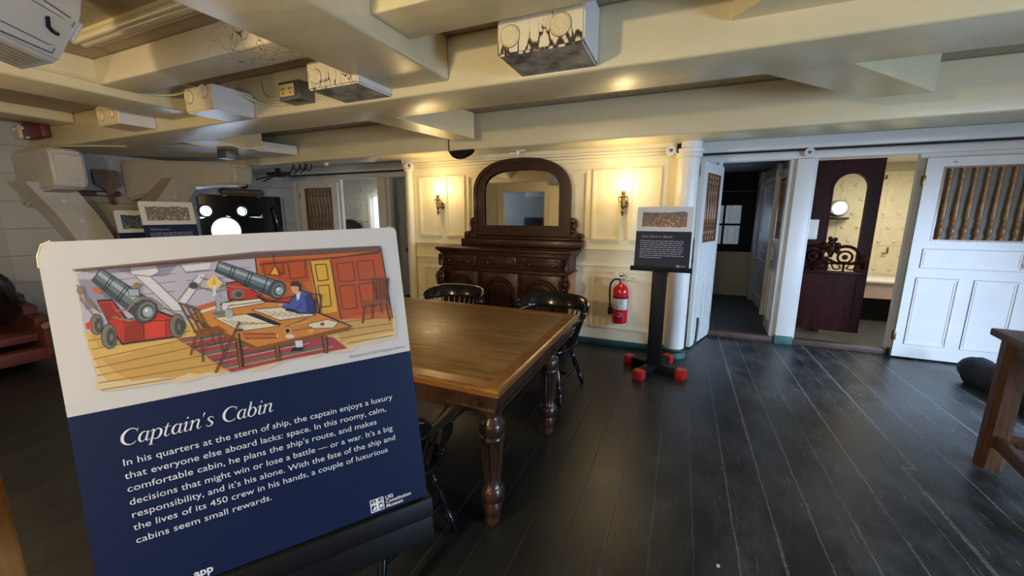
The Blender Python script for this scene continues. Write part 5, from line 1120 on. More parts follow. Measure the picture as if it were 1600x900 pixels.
('ink',[(0.1118,0.5456),(0.1116,0.5335),(0.1124,0.5336),(0.1126,0.5457)]),
('ink',[(0.1121,0.5341),(0.0987,0.535),(0.0986,0.5339),(0.112,0.533)]),
('ink',[(0.099,0.5345),(0.0987,0.5474),(0.0979,0.5473),(0.0982,0.5344)]),
('rope',[(0.0788,0.5109),(0.0945,0.5107),(0.0947,0.5136),(0.079,0.5138)]),
('rope',[(0.0954,0.5112),(0.1072,0.529),(0.1056,0.5309),(0.0938,0.5131)]),
('rope',[(0.1062,0.5284),(0.1255,0.5259),(0.1259,0.5289),(0.1066,0.5314)]),
('rope',[(0.1248,0.5263),(0.1378,0.509),(0.1395,0.5112),(0.1265,0.5285)]),
('ink',[(0.2352,0.543),(0.2547,0.5436),(0.2884,0.5135),(0.2866,0.4981),(0.235,0.51)]),
('red',[(0.2365,0.541),(0.2536,0.5414),(0.2863,0.5128),(0.2849,0.5013),(0.2368,0.5116)]),
('red',[(0.3033,0.4988),(0.3471,0.504),(0.3467,0.475),(0.3072,0.4784)]),
('ink',[(0.3034,0.498),(0.3472,0.5032),(0.347,0.5047),(0.3033,0.4995)]),
('wheel',[(0.2611,0.518),(0.2601,0.5148),(0.2579,0.5122),(0.255,0.5105),(0.2516,0.5098),(0.2481,0.5103),(0.245,0.5118),(0.2426,0.5142),(0.2412,0.5173),(0.241,0.5206),(0.2419,0.5237),(0.244,0.5263),(0.2469,0.528),(0.2503,0.5288),(0.2538,0.5283),(0.257,0.5268),(0.2594,0.5244),(0.2608,0.5213)]),
('wheeldark',[(0.2582,0.5174),(0.2576,0.5157),(0.2564,0.5142),(0.2547,0.5133),(0.2528,0.5129),(0.2508,0.5132),(0.2489,0.514),(0.2475,0.5154),(0.2467,0.5171),(0.2466,0.5189),(0.2472,0.5206),(0.2483,0.522),(0.25,0.523),(0.252,0.5234),(0.254,0.5231),(0.2558,0.5223),(0.2572,0.5209),(0.2581,0.5192)]),
('rope',[(0.1983,0.5558),(0.2185,0.5397),(0.2195,0.5416),(0.1993,0.5577)]),
('rope',[(0.2188,0.5395),(0.2715,0.5261),(0.272,0.5284),(0.2192,0.5418)]),
('rope',[(0.1843,0.5436),(0.2169,0.5258),(0.2177,0.5279),(0.1851,0.5457)]),
('rope',[(0.2174,0.5257),(0.2369,0.5294),(0.2367,0.5317),(0.2172,0.528)]),
('wheeldark',[(0.1934,0.5422),(0.1927,0.5401),(0.1914,0.5383),(0.1895,0.5371),(0.1873,0.5366),(0.1851,0.5369),(0.1831,0.5379),(0.1816,0.5395),(0.1807,0.5415),(0.1806,0.5437),(0.1813,0.5458),(0.1826,0.5476),(0.1845,0.5488),(0.1866,0.5493),(0.1888,0.5491),(0.1908,0.5481),(0.1924,0.5465),(0.1933,0.5444)]),
('rope',[(0.2827,0.515),(0.3125,0.5202),(0.3122,0.5226),(0.2825,0.5174)]),
('rope',[(0.3118,0.5203),(0.3356,0.5033),(0.3367,0.5054),(0.3129,0.5224)]),
('ink',[(0.2803,0.5141),(0.3095,0.4979),(0.3359,0.4842),(0.3372,0.4764),(0.3024,0.4915),(0.2815,0.5066)]),
('brightred',[(0.2822,0.5129),(0.3092,0.4955),(0.3338,0.4845),(0.3088,0.492)]),
('steel',[(0.2219,0.5647),(0.2302,0.5831),(0.3226,0.5344),(0.3085,0.5047)]),
('steellight',[(0.2283,0.5789),(0.2265,0.5748),(0.3162,0.521),(0.3194,0.5277)]),
('steeldark',[(0.2224,0.5657),(0.2242,0.5698),(0.3124,0.5128),(0.3089,0.5054)]),
('ink',[(0.2224,0.5639),(0.231,0.5831),(0.2297,0.5839),(0.2211,0.5647)]),
('ink',[(0.2405,0.5512),(0.2504,0.573),(0.2491,0.5738),(0.2392,0.552)]),
('ink',[(0.2447,0.5483),(0.2549,0.5707),(0.2535,0.5715),(0.2434,0.5491)]),
('ink',[(0.2644,0.5346),(0.2759,0.5597),(0.2745,0.5605),(0.263,0.5354)]),
('ink',[(0.2687,0.5316),(0.2805,0.5573),(0.2791,0.5581),(0.2673,0.5324)]),
('ink',[(0.2908,0.5161),(0.3042,0.5449),(0.3027,0.5458),(0.2893,0.517)]),
('ink',[(0.2216,0.5641),(0.3082,0.504),(0.3089,0.5053),(0.2222,0.5653)]),
('ink',[(0.2299,0.5824),(0.3223,0.5338),(0.3229,0.5351),(0.2304,0.5837)]),
('ink',[(0.3282,0.5118),(0.3246,0.5063),(0.32,0.5025),(0.3148,0.5008),(0.3098,0.5013),(0.3054,0.504),(0.3023,0.5085),(0.3008,0.5144),(0.3011,0.5208),(0.303,0.5271),(0.3065,0.5325),(0.3111,0.5363),(0.3162,0.5382),(0.3213,0.5378),(0.3257,0.5352),(0.3289,0.5306),(0.3305,0.5247),(0.3303,0.5182)]),
('steeldark',[(0.3272,0.5124),(0.3239,0.5072),(0.3195,0.5036),(0.3147,0.5019),(0.31,0.5023),(0.306,0.5048),(0.3032,0.5091),(0.3018,0.5145),(0.3021,0.5206),(0.304,0.5265),(0.3073,0.5316),(0.3115,0.5353),(0.3163,0.537),(0.321,0.5367),(0.3251,0.5343),(0.328,0.5301),(0.3295,0.5245),(0.3292,0.5184)]),
('steel',[(0.3258,0.5128),(0.3231,0.5087),(0.3197,0.5058),(0.3159,0.5044),(0.3122,0.5047),(0.3091,0.5066),(0.3069,0.5099),(0.3059,0.5143),(0.3061,0.5191),(0.3077,0.5238),(0.3103,0.5279),(0.3137,0.5309),(0.3174,0.5323),(0.3211,0.5321),(0.3243,0.5302),(0.3265,0.5269),(0.3276,0.5225),(0.3273,0.5176)]),
('rope',[(0.3253,0.5128),(0.323,0.5092),(0.3199,0.5067),(0.3165,0.5055),(0.3132,0.5058),(0.3103,0.5075),(0.3083,0.5105),(0.3073,0.5144),(0.3075,0.5186),(0.3089,0.5228),(0.3112,0.5264),(0.3142,0.5289),(0.3176,0.5301),(0.3209,0.5299),(0.3238,0.5282),(0.3258,0.5252),(0.3268,0.5213),(0.3266,0.517)]),
('steeldark',[(0.3246,0.5134),(0.3225,0.5102),(0.3199,0.508),(0.3169,0.5069),(0.314,0.5071),(0.3116,0.5086),(0.3098,0.5113),(0.309,0.5146),(0.3092,0.5184),(0.3104,0.5221),(0.3124,0.5253),(0.315,0.5275),(0.318,0.5286),(0.3209,0.5284),(0.3234,0.5269),(0.3252,0.5243),(0.326,0.5209),(0.3258,0.5171)]),
('steellight',[(0.3256,0.5163),(0.3249,0.5137),(0.3235,0.5115),(0.3216,0.51),(0.3193,0.5094),(0.317,0.5097),(0.315,0.5109),(0.3135,0.5128),(0.3126,0.5152),(0.3126,0.5179),(0.3133,0.5204),(0.3147,0.5226),(0.3166,0.5241),(0.3188,0.5247),(0.3211,0.5244),(0.3231,0.5233),(0.3247,0.5214),(0.3256,0.5189)]),
('white',[(0.3195,0.52),(0.3193,0.5193),(0.3188,0.5187),(0.3182,0.5183),(0.3174,0.5181),(0.3167,0.5182),(0.316,0.5185),(0.3155,0.5191),(0.3152,0.5198),(0.3152,0.5205),(0.3154,0.5213),(0.3158,0.5219),(0.3165,0.5223),(0.3172,0.5225),(0.318,0.5224),(0.3186,0.522),(0.3192,0.5215),(0.3195,0.5208)]),
('ink',[(0.1707,0.4886),(0.244,0.5107),(0.3454,0.49),(0.4438,0.4244),(0.2699,0.4105),(0.1886,0.4729)]),
('tableorange',[(0.1732,0.4883),(0.2441,0.5083),(0.3429,0.4873),(0.4388,0.4253),(0.2694,0.4136),(0.1906,0.4744)]),
('tabledark',[(0.1905,0.4735),(0.2694,0.4136),(0.4388,0.4247),(0.4394,0.4176),(0.2692,0.4048),(0.1908,0.467)]),
('ink',[(0.2368,0.4315),(0.2452,0.4299),(0.2419,0.3796),(0.2358,0.381)]),
('tabledark',[(0.2383,0.4312),(0.2437,0.4302),(0.2408,0.3799),(0.2369,0.3807)]),
('ink',[(0.2973,0.4102),(0.3064,0.4084),(0.3046,0.3785),(0.2979,0.3799)]),
('tabledark',[(0.2989,0.4098),(0.3048,0.4087),(0.3033,0.3788),(0.2991,0.3797)]),
('ink',[(0.3825,0.4148),(0.3926,0.413),(0.3906,0.3762),(0.3832,0.3777)]),
('tabledark',[(0.3843,0.4145),(0.3908,0.4133),(0.3892,0.3765),(0.3846,0.3775)]),
('parchment',[(0.2097,0.4798),(0.268,0.4793),(0.312,0.4476),(0.247,0.4479)]),
('ink',[(0.2097,0.4792),(0.268,0.4787),(0.268,0.4799),(0.2098,0.4803)]),
('ink',[(0.2677,0.4788),(0.3117,0.4471),(0.3123,0.4481),(0.2683,0.4798)]),
('ink',[(0.312,0.4482),(0.247,0.4485),(0.247,0.4473),(0.312,0.447)]),
('ink',[(0.2473,0.4484),(0.21,0.4802),(0.2095,0.4793),(0.2468,0.4474)]),
('brownline',[(0.2221,0.474),(0.2434,0.4586),(0.2439,0.4596),(0.2226,0.475)]),
('brownline',[(0.2438,0.4585),(0.2523,0.4629),(0.2519,0.464),(0.2435,0.4596)]),
('brownline',[(0.2325,0.4709),(0.2536,0.4578),(0.2541,0.4589),(0.2329,0.4719)]),
('brownline',[(0.254,0.4578),(0.2609,0.4615),(0.2605,0.4626),(0.2536,0.4589)]),
('brownline',[(0.243,0.4677),(0.264,0.457),(0.2644,0.4581),(0.2434,0.4688)]),
('brownline',[(0.2644,0.457),(0.2696,0.4601),(0.2692,0.4612),(0.264,0.4581)]),
('brownline',[(0.2537,0.4645),(0.2745,0.4562),(0.2748,0.4574),(0.254,0.4657)]),
('brownline',[(0.2749,0.4563),(0.2784,0.4586),(0.2779,0.4597),(0.2744,0.4573)]),
('brownline',[(0.2646,0.4613),(0.2851,0.4555),(0.2853,0.4566),(0.2648,0.4625)]),
('brownline',[(0.2855,0.4556),(0.2874,0.4572),(0.2868,0.4582),(0.2849,0.4565)]),
('brownline',[(0.2756,0.458),(0.2959,0.4547),(0.296,0.4559),(0.2757,0.4592)]),
('brownline',[(0.2965,0.4552),(0.2966,0.4562),(0.2956,0.4563),(0.2955,0.4553)]),
('parchment',[(0.2689,0.4865),(0.3336,0.4835),(0.3779,0.4585),(0.3133,0.4584)]),
('ink',[(0.2688,0.4859),(0.3336,0.4829),(0.3337,0.4841),(0.2689,0.4871)]),
('ink',[(0.3334,0.483),(0.3776,0.4579),(0.3782,0.459),(0.3339,0.4841)]),
('ink',[(0.3779,0.4591),(0.3133,0.4591),(0.3133,0.4578),(0.3779,0.4578)]),
('ink',[(0.3136,0.459),(0.2691,0.487),(0.2686,0.486),(0.3131,0.4579)]),
('brownline',[(0.2784,0.4822),(0.2995,0.4681),(0.2999,0.469),(0.2788,0.483)]),
('brownline',[(0.2999,0.4682),(0.3071,0.475),(0.3066,0.4758),(0.2994,0.4689)]),
('brownline',[(0.2904,0.4799),(0.3098,0.4665),(0.3103,0.4674),(0.2908,0.4808)]),
('brownline',[(0.3104,0.4666),(0.3163,0.4737),(0.3157,0.4744),(0.3098,0.4673)]),
('brownline',[(0.3027,0.4776),(0.3204,0.4649),(0.3208,0.4657),(0.3031,0.4784)]),
('brownline',[(0.3209,0.465),(0.3257,0.4723),(0.325,0.4729),(0.3202,0.4656)]),
('brownline',[(0.3151,0.4752),(0.331,0.4632),(0.3315,0.4641),(0.3156,0.4761)]),
('brownline',[(0.3316,0.4634),(0.3352,0.471),(0.3344,0.4714),(0.3309,0.4639)]),
('brownline',[(0.3278,0.4728),(0.3418,0.4616),(0.3423,0.4624),(0.3283,0.4736)]),
('brownline',[(0.3425,0.4618),(0.3447,0.4696),(0.3439,0.4699),(0.3416,0.4621)]),
('brownline',[(0.3406,0.4704),(0.3527,0.4599),(0.3533,0.4607),(0.3412,0.4712)]),
('brownline',[(0.3535,0.4602),(0.3544,0.4683),(0.3535,0.4684),(0.3526,0.4603)]),
('ink',[(0.258,0.4799),(0.2741,0.4794),(0.3166,0.4499),(0.3038,0.45)]),
('parchment',[(0.361,0.4435),(0.3976,0.4465),(0.4182,0.4378),(0.4072,0.4274),(0.3634,0.4338)]),
('ink',[(0.361,0.443),(0.3976,0.446),(0.3975,0.447),(0.3609,0.4441)]),
('ink',[(0.3974,0.446),(0.418,0.4373),(0.4183,0.4383),(0.3977,0.447)]),
('ink',[(0.4178,0.4382),(0.4069,0.4278),(0.4075,0.427),(0.4185,0.4374)]),
('ink',[(0.4073,0.4279),(0.3635,0.4343),(0.3634,0.4333),(0.4072,0.4269)]),
('ink',[(0.3639,0.4339),(0.3614,0.4437),(0.3605,0.4434),(0.363,0.4337)]),
('red',[(0.3913,0.438),(0.3909,0.4368),(0.3901,0.4358),(0.3889,0.4352),(0.3875,0.435),(0.386,0.4353),(0.3847,0.4359),(0.3837,0.4369),(0.3832,0.4381),(0.3831,0.4394),(0.3834,0.4406),(0.3843,0.4415),(0.3855,0.4421),(0.3869,0.4424),(0.3883,0.4421),(0.3896,0.4415),(0.3906,0.4405),(0.3912,0.4393)]),
('parchment',[(0.2242,0.5058),(0.2835,0.5064),(0.2926,0.4963),(0.2283,0.4925)]),
('ink',[(0.2242,0.5052),(0.2835,0.5057),(0.2835,0.507),(0.2242,0.5064)]),
('ink',[(0.2272,0.4982),(0.2888,0.4991),(0.2888,0.5004),(0.2272,0.4994)]),
('paper',[(0.2357,0.4961),(0.2351,0.4941),(0.2338,0.4924),(0.232,0.4913),(0.23,0.4909),(0.2279,0.4912),(0.226,0.4922),(0.2246,0.4938),(0.2237,0.4958),(0.2236,0.4979),(0.2242,0.4999),(0.2255,0.5015),(0.2273,0.5027),(0.2293,0.5031),(0.2314,0.5028),(0.2333,0.5018),(0.2347,0.5002),(0.2356,0.4983)]),
('ink',[(0.2283,0.492),(0.2926,0.4958),(0.2926,0.4968),(0.2283,0.4929)]),
('bookred',[(0.185,0.5034),(0.2154,0.5107),(0.2147,0.4991),(0.1873,0.4925)]),
('parchment',[(0.1877,0.4952),(0.215,0.5014),(0.2143,0.4959),(0.1878,0.4906)]),
('bookred',[(0.2497,0.4436),(0.2979,0.436),(0.3059,0.4326),(0.305,0.4248),(0.2523,0.4324)]),
('ink',[(0.2496,0.443),(0.3058,0.432),(0.306,0.4332),(0.2498,0.4442)]),
('ink',[(0.3054,0.4327),(0.3045,0.4249),(0.3055,0.4247),(0.3064,0.4325)]),
('ink',[(0.305,0.4254),(0.2524,0.433),(0.2523,0.4318),(0.3049,0.4241)]),
('amber',[(0.308,0.4282),(0.3076,0.4267),(0.307,0.4255),(0.3062,0.4246),(0.3054,0.4243),(0.3045,0.4244),(0.3037,0.4251),(0.3032,0.4262),(0.3029,0.4276),(0.303,0.4291),(0.3033,0.4306),(0.3039,0.4319),(0.3047,0.4327),(0.3055,0.4331),(0.3064,0.433),(0.3072,0.4323),(0.3077,0.4312),(0.308,0.4298)]),
('amber',[(0.3295,0.4345),(0.3289,0.4322),(0.3276,0.4303),(0.3258,0.429),(0.3237,0.4285),(0.3217,0.4289),(0.3198,0.4301),(0.3184,0.4319),(0.3176,0.4342),(0.3176,0.4366),(0.3182,0.4389),(0.3195,0.4408),(0.3213,0.4421),(0.3233,0.4426),(0.3254,0.4422),(0.3272,0.4411),(0.3286,0.4392),(0.3294,0.437)]),
('ink',[(0.3274,0.4349),(0.3269,0.4334),(0.3261,0.4322),(0.325,0.4314),(0.3237,0.431),(0.3223,0.4313),(0.3211,0.432),(0.3202,0.4332),(0.3197,0.4347),(0.3197,0.4362),(0.3201,0.4377),(0.3209,0.4389),(0.3221,0.4398),(0.3234,0.4401),(0.3247,0.4398),(0.3259,0.4391),(0.3268,0.4379),(0.3273,0.4365)]),
('brownline',[(0.3205,0.4423),(0.3619,0.4544),(0.3612,0.4573),(0.3198,0.4452)]),
('amber',[(0.3291,0.4435),(0.3654,0.4478),(0.3651,0.4503),(0.3289,0.446)]),
('paper',[(0.3342,0.4225),(0.3336,0.4212),(0.3321,0.4202),(0.3299,0.4197),(0.3273,0.4197),(0.3247,0.4202),(0.3222,0.4211),(0.3203,0.4224),(0.3191,0.4238),(0.3188,0.4253),(0.3194,0.4265),(0.3209,0.4275),(0.323,0.428),(0.3256,0.428),(0.3283,0.4276),(0.3308,0.4266),(0.3327,0.4254),(0.3339,0.4239)]),
('amber',[(0.3705,0.4274),(0.37,0.4262),(0.3689,0.4253),(0.3674,0.4248),(0.3656,0.4247),(0.3637,0.425),(0.362,0.4257),(0.3607,0.4268),(0.3599,0.428),(0.3597,0.4293),(0.3602,0.4304),(0.3612,0.4313),(0.3628,0.4319),(0.3646,0.432),(0.3664,0.4317),(0.3681,0.431),(0.3695,0.4299),(0.3703,0.4287)]),
('brownline',[(0.3321,0.4328),(0.3683,0.4343),(0.3682,0.4369),(0.332,0.4353)]),
('glow',[(0.2049,0.5469),(0.2194,0.5592),(0.2306,0.5426),(0.2218,0.5324),(0.2091,0.5358)]),
('amber',[(0.215,0.5444),(0.2192,0.5578),(0.2205,0.5437),(0.2172,0.5385)]),
('paper',[(0.2151,0.5397),(0.2196,0.5392),(0.218,0.5198),(0.2128,0.5204)]),
('steellight',[(0.2173,0.5208),(0.2222,0.5201),(0.2213,0.4911),(0.2275,0.4855),(0.2094,0.4859),(0.2154,0.492)]),
('steel',[(0.2278,0.4854),(0.2271,0.4841),(0.2252,0.4831),(0.2225,0.4826),(0.2193,0.4826),(0.216,0.4831),(0.2129,0.4841),(0.2104,0.4854),(0.2089,0.4869),(0.2085,0.4884),(0.2093,0.4897),(0.2111,0.4907),(0.2138,0.4912),(0.217,0.4913),(0.2203,0.4908),(0.2234,0.4898),(0.2259,0.4885),(0.2274,0.487)]),
('ink',[(0.2315,0.4894),(0.2353,0.4984),(0.2344,0.4989),(0.2306,0.4899)]),
('ink',[(0.2349,0.498),(0.2409,0.4996),(0.2407,0.5007),(0.2347,0.4992)]),
('steellight',[(0.2391,0.4828),(0.2384,0.4799),(0.237,0.4776),(0.2352,0.4759),(0.2331,0.4753),(0.231,0.4756),(0.2291,0.4769),(0.2277,0.479),(0.227,0.4817),(0.227,0.4846),(0.2277,0.4874),(0.229,0.4898),(0.2309,0.4914),(0.233,0.4921),(0.2351,0.4918),(0.2369,0.4905),(0.2383,0.4884),(0.2391,0.4857)]),
('amber',[(0.3179,0.5673),(0.3066,0.5502),(0.3232,0.5474)]),
('ink',[(0.3175,0.5676),(0.3061,0.5505),(0.307,0.5498),(0.3183,0.5669)]),
('ink',[(0.3065,0.5496),(0.3231,0.5468),(0.3233,0.5481),(0.3067,0.5508)]),
('ink',[(0.3237,0.5477),(0.3184,0.5675),(0.3174,0.5671),(0.3226,0.5472)]),
('ink',[(0.3168,0.5909),(0.3174,0.5672),(0.3184,0.5673),(0.3179,0.591)]),
('ink',[(0.3281,0.4878),(0.3476,0.508),(0.3572,0.5139),(0.3722,0.5069),(0.3802,0.482),(0.3778,0.4616),(0.3492,0.466),(0.3241,0.4768)]),
('coat',[(0.3298,0.4876),(0.3487,0.5063),(0.3583,0.5117),(0.3706,0.505),(0.3775,0.4824),(0.3753,0.4641),(0.3496,0.469),(0.3332,0.4796)]),
('coatdark',[(0.3624,0.501),(0.3705,0.504),(0.3775,0.4824),(0.3753,0.4641),(0.362,0.4671)]),
('coat',[(0.3169,0.4879),(0.3353,0.4904),(0.3487,0.4798),(0.3415,0.4758),(0.3196,0.4825)]),
('ink',[(0.3203,0.4818),(0.3435,0.4749),(0.3438,0.4761),(0.3206,0.483)]),
('ink',[(0.344,0.475),(0.3565,0.4859),(0.3558,0.4869),(0.3434,0.476)]),
('paper',[(0.3475,0.511),(0.3566,0.5129),(0.3521,0.4972),(0.3471,0.4928)]),
('skin',[(0.3555,0.5205),(0.3555,0.5164),(0.3545,0.5125),(0.3527,0.5095),(0.3503,0.5076),(0.3475,0.5071),(0.3448,0.5081),(0.3424,0.5104),(0.3407,0.5137),(0.3398,0.5177),(0.3398,0.5218),(0.3407,0.5257),(0.3425,0.5287),(0.3449,0.5306),(0.3477,0.5311),(0.3504,0.5301),(0.3528,0.5279),(0.3546,0.5245)]),
('hair',[(0.3385,0.5242),(0.3421,0.5319),(0.3528,0.5327),(0.359,0.5249),(0.3565,0.5119),(0.3526,0.5094),(0.3532,0.5215)]),
('skin',[(0.3216,0.4883),(0.3213,0.4873),(0.3205,0.4865),(0.3194,0.486),(0.3181,0.4858),(0.3168,0.486),(0.3156,0.4865),(0.3147,0.4873),(0.3141,0.4883),(0.314,0.4893),(0.3144,0.4903),(0.3151,0.4911),(0.3162,0.4916),(0.3175,0.4918),(0.3188,0.4916),(0.32,0.4911),(0.321,0.4903),(0.3215,0.4893)]),
('paper',[(0.334,0.4133),(0.3472,0.4119),(0.3462,0.3956),(0.3343,0.3969)]),
('ink',[(0.3289,0.4),(0.3465,0.3986),(0.3457,0.3915),(0.3228,0.393)]),
('tabledark',[(0.1756,0.4613),(0.2135,0.4641),(0.2253,0.4517),(0.1855,0.448)]),
('ink',[(0.1621,0.5149),(0.1809,0.4502),(0.1836,0.4515),(0.1647,0.5163)]),
('ink',[(0.1704,0.5106),(0.1868,0.4538),(0.1895,0.4551),(0.173,0.5119)]),
('ink',[(0.1786,0.5048),(0.1926,0.4565),(0.1954,0.4578),(0.1812,0.5062)]),
('ink',[(0.1867,0.4977),(0.1983,0.4574),(0.201,0.4587),(0.1894,0.4991)]),
('ink',[(0.1616,0.5128),(0.1741,0.5055),(0.1754,0.5088),(0.1628,0.516)]),
('ink',[(0.174,0.5056),(0.1906,0.494),(0.1921,0.4972),(0.1755,0.5088)]),
('ink',[(0.1771,0.4499),(0.1668,0.4183),(0.1694,0.4169),(0.1798,0.4486)]),
('ink',[(0.1861,0.4491),(0.1829,0.4018),(0.1858,0.4015),(0.1889,0.4489)]),
('ink',[(0.2127,0.4545),(0.214,0.4116),(0.217,0.4117),(0.2157,0.4547)]),
('ink',[(0.202,0.4588),(0.2009,0.4285),(0.2039,0.4284),(0.2049,0.4587)]),
('ink',[(0.1717,0.4257),(0.2064,0.433),(0.2059,0.4366),(0.1713,0.4293)]),
('bookbrown',[(0.1626,0.5151),(0.1814,0.4505),(0.1831,0.4513),(0.1642,0.516)]),
('bookbrown',[(0.1709,0.5108),(0.1873,0.4541),(0.189,0.4549),(0.1725,0.5117)]),
('bookbrown',[(0.1791,0.5051),(0.1931,0.4567),(0.1949,0.4576),(0.1807,0.506)]),
('bookbrown',[(0.1872,0.498),(0.1988,0.4576),(0.2005,0.4584),(0.1889,0.4988)]),
('bookbrown',[(0.1618,0.5134),(0.1744,0.5062),(0.1751,0.5082),(0.1626,0.5154)]),
('bookbrown',[(0.1743,0.5062),(0.1909,0.4946),(0.1918,0.4966),(0.1752,0.5082)]),
('bookbrown',[(0.1776,0.4497),(0.1673,0.418),(0.1689,0.4171),(0.1793,0.4488)]),
('bookbrown',[(0.1866,0.4491),(0.1834,0.4018),(0.1852,0.4015),(0.1884,0.4489)]),
('bookbrown',[(0.2133,0.4545),(0.2145,0.4117),(0.2164,0.4117),(0.2151,0.4546)]),
('bookbrown',[(0.2025,0.4588),(0.2015,0.4285),(0.2033,0.4284),(0.2044,0.4587)]),
('bookbrown',[(0.1716,0.4264),(0.2063,0.4337),(0.206,0.436),(0.1713,0.4286)]),
('tabledark',[(0.4711,0.4748),(0.5175,0.4752),(0.526,0.4639),(0.4765,0.4642)]),
('ink',[(0.4973,0.522),(0.4942,0.4737),(0.4976,0.4735),(0.5007,0.5218)]),
('ink',[(0.5051,0.5212),(0.5022,0.4738),(0.5056,0.4735),(0.5086,0.521)]),
('ink',[(0.513,0.5203),(0.5092,0.474),(0.5126,0.4737),(0.5165,0.5201)]),
('ink',[(0.5209,0.5184),(0.5166,0.473),(0.5201,0.4726),(0.5243,0.5181)]),
('ink',[(0.4951,0.5195),(0.5312,0.5166),(0.5315,0.5202),(0.4954,0.523)]),
('ink',[(0.5284,0.5177),(0.521,0.4646),(0.5245,0.4641),(0.5319,0.5172)]),
('ink',[(0.4735,0.4659),(0.4639,0.4279),(0.467,0.4269),(0.4767,0.465)]),
('ink',[(0.4908,0.4667),(0.4854,0.4342),(0.4887,0.4335),(0.4941,0.466)]),
('ink',[(0.519,0.4657),(0.5217,0.4235),(0.5252,0.4236),(0.5225,0.4658)]),
('ink',[(0.5071,0.4697),(0.5066,0.4429),(0.51,0.4428),(0.5105,0.4696)]),
('bookbrown',[(0.4981,0.522),(0.495,0.4737),(0.4969,0.4735),(0.4999,0.5219)]),
('bookbrown',[(0.5059,0.5211),(0.503,0.4737),(0.5048,0.4736),(0.5078,0.521)]),
('bookbrown',[(0.5138,0.5203),(0.51,0.4739),(0.5118,0.4737),(0.5157,0.5202)]),
('bookbrown',[(0.5217,0.5183),(0.5174,0.4729),(0.5193,0.4727),(0.5235,0.5182)]),
('bookbrown',[(0.4952,0.5203),(0.5312,0.5175),(0.5314,0.5194),(0.4953,0.5222)]),
('bookbrown',[(0.5292,0.5176),(0.5218,0.4645),(0.5237,0.4642),(0.531,0.5173)]),
('bookbrown',[(0.4742,0.4657),(0.4646,0.4277),(0.4663,0.4271),(0.476,0.4652)]),
('bookbrown',[(0.4915,0.4665),(0.4861,0.434),(0.4879,0.4337),(0.4933,0.4662)]),
('bookbrown',[(0.5198,0.4657),(0.5225,0.4235),(0.5244,0.4236),(0.5217,0.4658)]),
('bookbrown',[(0.5079,0.4697),(0.5074,0.4429),(0.5092,0.4428),(0.5097,0.4696)]),
('ink',[(0.3716,0.5034),(0.3918,0.4982),(0.3925,0.5012),(0.3723,0.5064)]),
('ink',[(0.3908,0.4999),(0.3848,0.4617),(0.3875,0.4611),(0.3935,0.4995)]),
('ink',[(0.3816,0.501),(0.3775,0.4627),(0.3802,0.4623),(0.3843,0.5007)]),
('bookbrown',[(0.3718,0.5041),(0.392,0.499),(0.3923,0.5005),(0.3721,0.5056)]),
('bookbrown',[(0.3914,0.4998),(0.3855,0.4615),(0.3868,0.4612),(0.3928,0.4996)]),
('bookbrown',[(0.3823,0.501),(0.3782,0.4626),(0.3795,0.4624),(0.3836,0.5008)]),
('ink',[(0.2461,0.4668),(0.1986,0.3792),(0.2014,0.3767),(0.2491,0.4645)]),
('bookbrown',[(0.2468,0.4663),(0.1992,0.3786),(0.2008,0.3773),(0.2484,0.465)]),
('rope',[(0.2397,0.4586),(0.2485,0.4465),(0.2502,0.4484),(0.2415,0.4605)]),
('ink',[(0.2379,0.4493),(0.2514,0.4498),(0.2513,0.4522),(0.2379,0.4516)]),
('ink',[(0.2427,0.4446),(0.2415,0.3795),(0.2439,0.3794),(0.245,0.4446)]),
]

def lay_picture(M, ill, uoff=0, voff=0, us=1, vs=1):
    mb = MB(); names = []; 
    for i, (c, pts) in enumerate(ill):
        if c not in names: names.append(c)
        mb.mi = names.index(c)
        mb.poly([M @ Vector((uoff + p[0] * us, voff + p[1] * vs, 0.0008 + i * 0.000006)) for p in pts])
    return mb, [MATS.get('ink_' + c) or mat('ink_' + c, INK[c], 0.5) for c in names]

def worn_outline(w, h, r, chips):
    P = [(0, 0), (w, 0), (w, h - r * 0.6), (w - r * 0.1, h - r * 0.3), (w - r * 0.5, h), (r, h)] + chips
    return P

# ---- the big sign close to the viewer
B0 = Vector((-0.846, 0.227, 0.880)); U = Vector((0.609, 0.793, 0.031)).normalized(); Nn = Vector((0.781, -0.606, 0.154)); Nn = (Nn - U * Nn.dot(U)).normalized(); Vv = Nn.cross(U)
ctr = B0 + U * (PW / 2)
t = thing('information_sign', "large tilted Captain's Cabin sign in the foreground, blue and white board on black stand", 'sign', (ctr.x - Nn.x * 0.05, ctr.y - Nn.y * 0.05, 0))
M = Matrix.Translation(-t.location) @ board_matrix(B0, U, Vv, Nn)
T8 = 0.010
def board(M, t, white, blue, thick=T8, pb=PB, pw=PW, ph=PH):
    mb = MB(M); mb.prism([(0, pb), (pw, pb), (pw, ph - 0.012), (pw - 0.004, ph - 0.004), (pw - 0.016, ph - 0.001), (0.016, ph), (0.006, ph - 0.005), (0.0, ph - 0.022), (-0.001, ph - 0.03)], -thick, 0, 'z')
    o = mb.build('picture_panel', white, t, smooth=False, label='white upper half with a coloured drawing')
    mb = MB(M); mb.prism([(0, 0.0), (pw - 0.01, 0.0), (pw, 0.008), (pw, pb), (0, pb)], -thick, 0, 'z')
    b = mb.build('text_panel', blue, t, smooth=False, label='dark blue lower half with white lettering')
    return o, b
pp, tp = board(M, t, sign_white, sign_blue)
mb = MB(M)
mb.tube([(0.016, PH, -0.004), (0.006, PH - 0.005, -0.003), (0.0, PH - 0.022, -0.003), (-0.001, PH - 0.04, -0.004)], 0.0035, 6); mb.build('worn_corner', foam_edge, pp, label='chipped cream board corner')
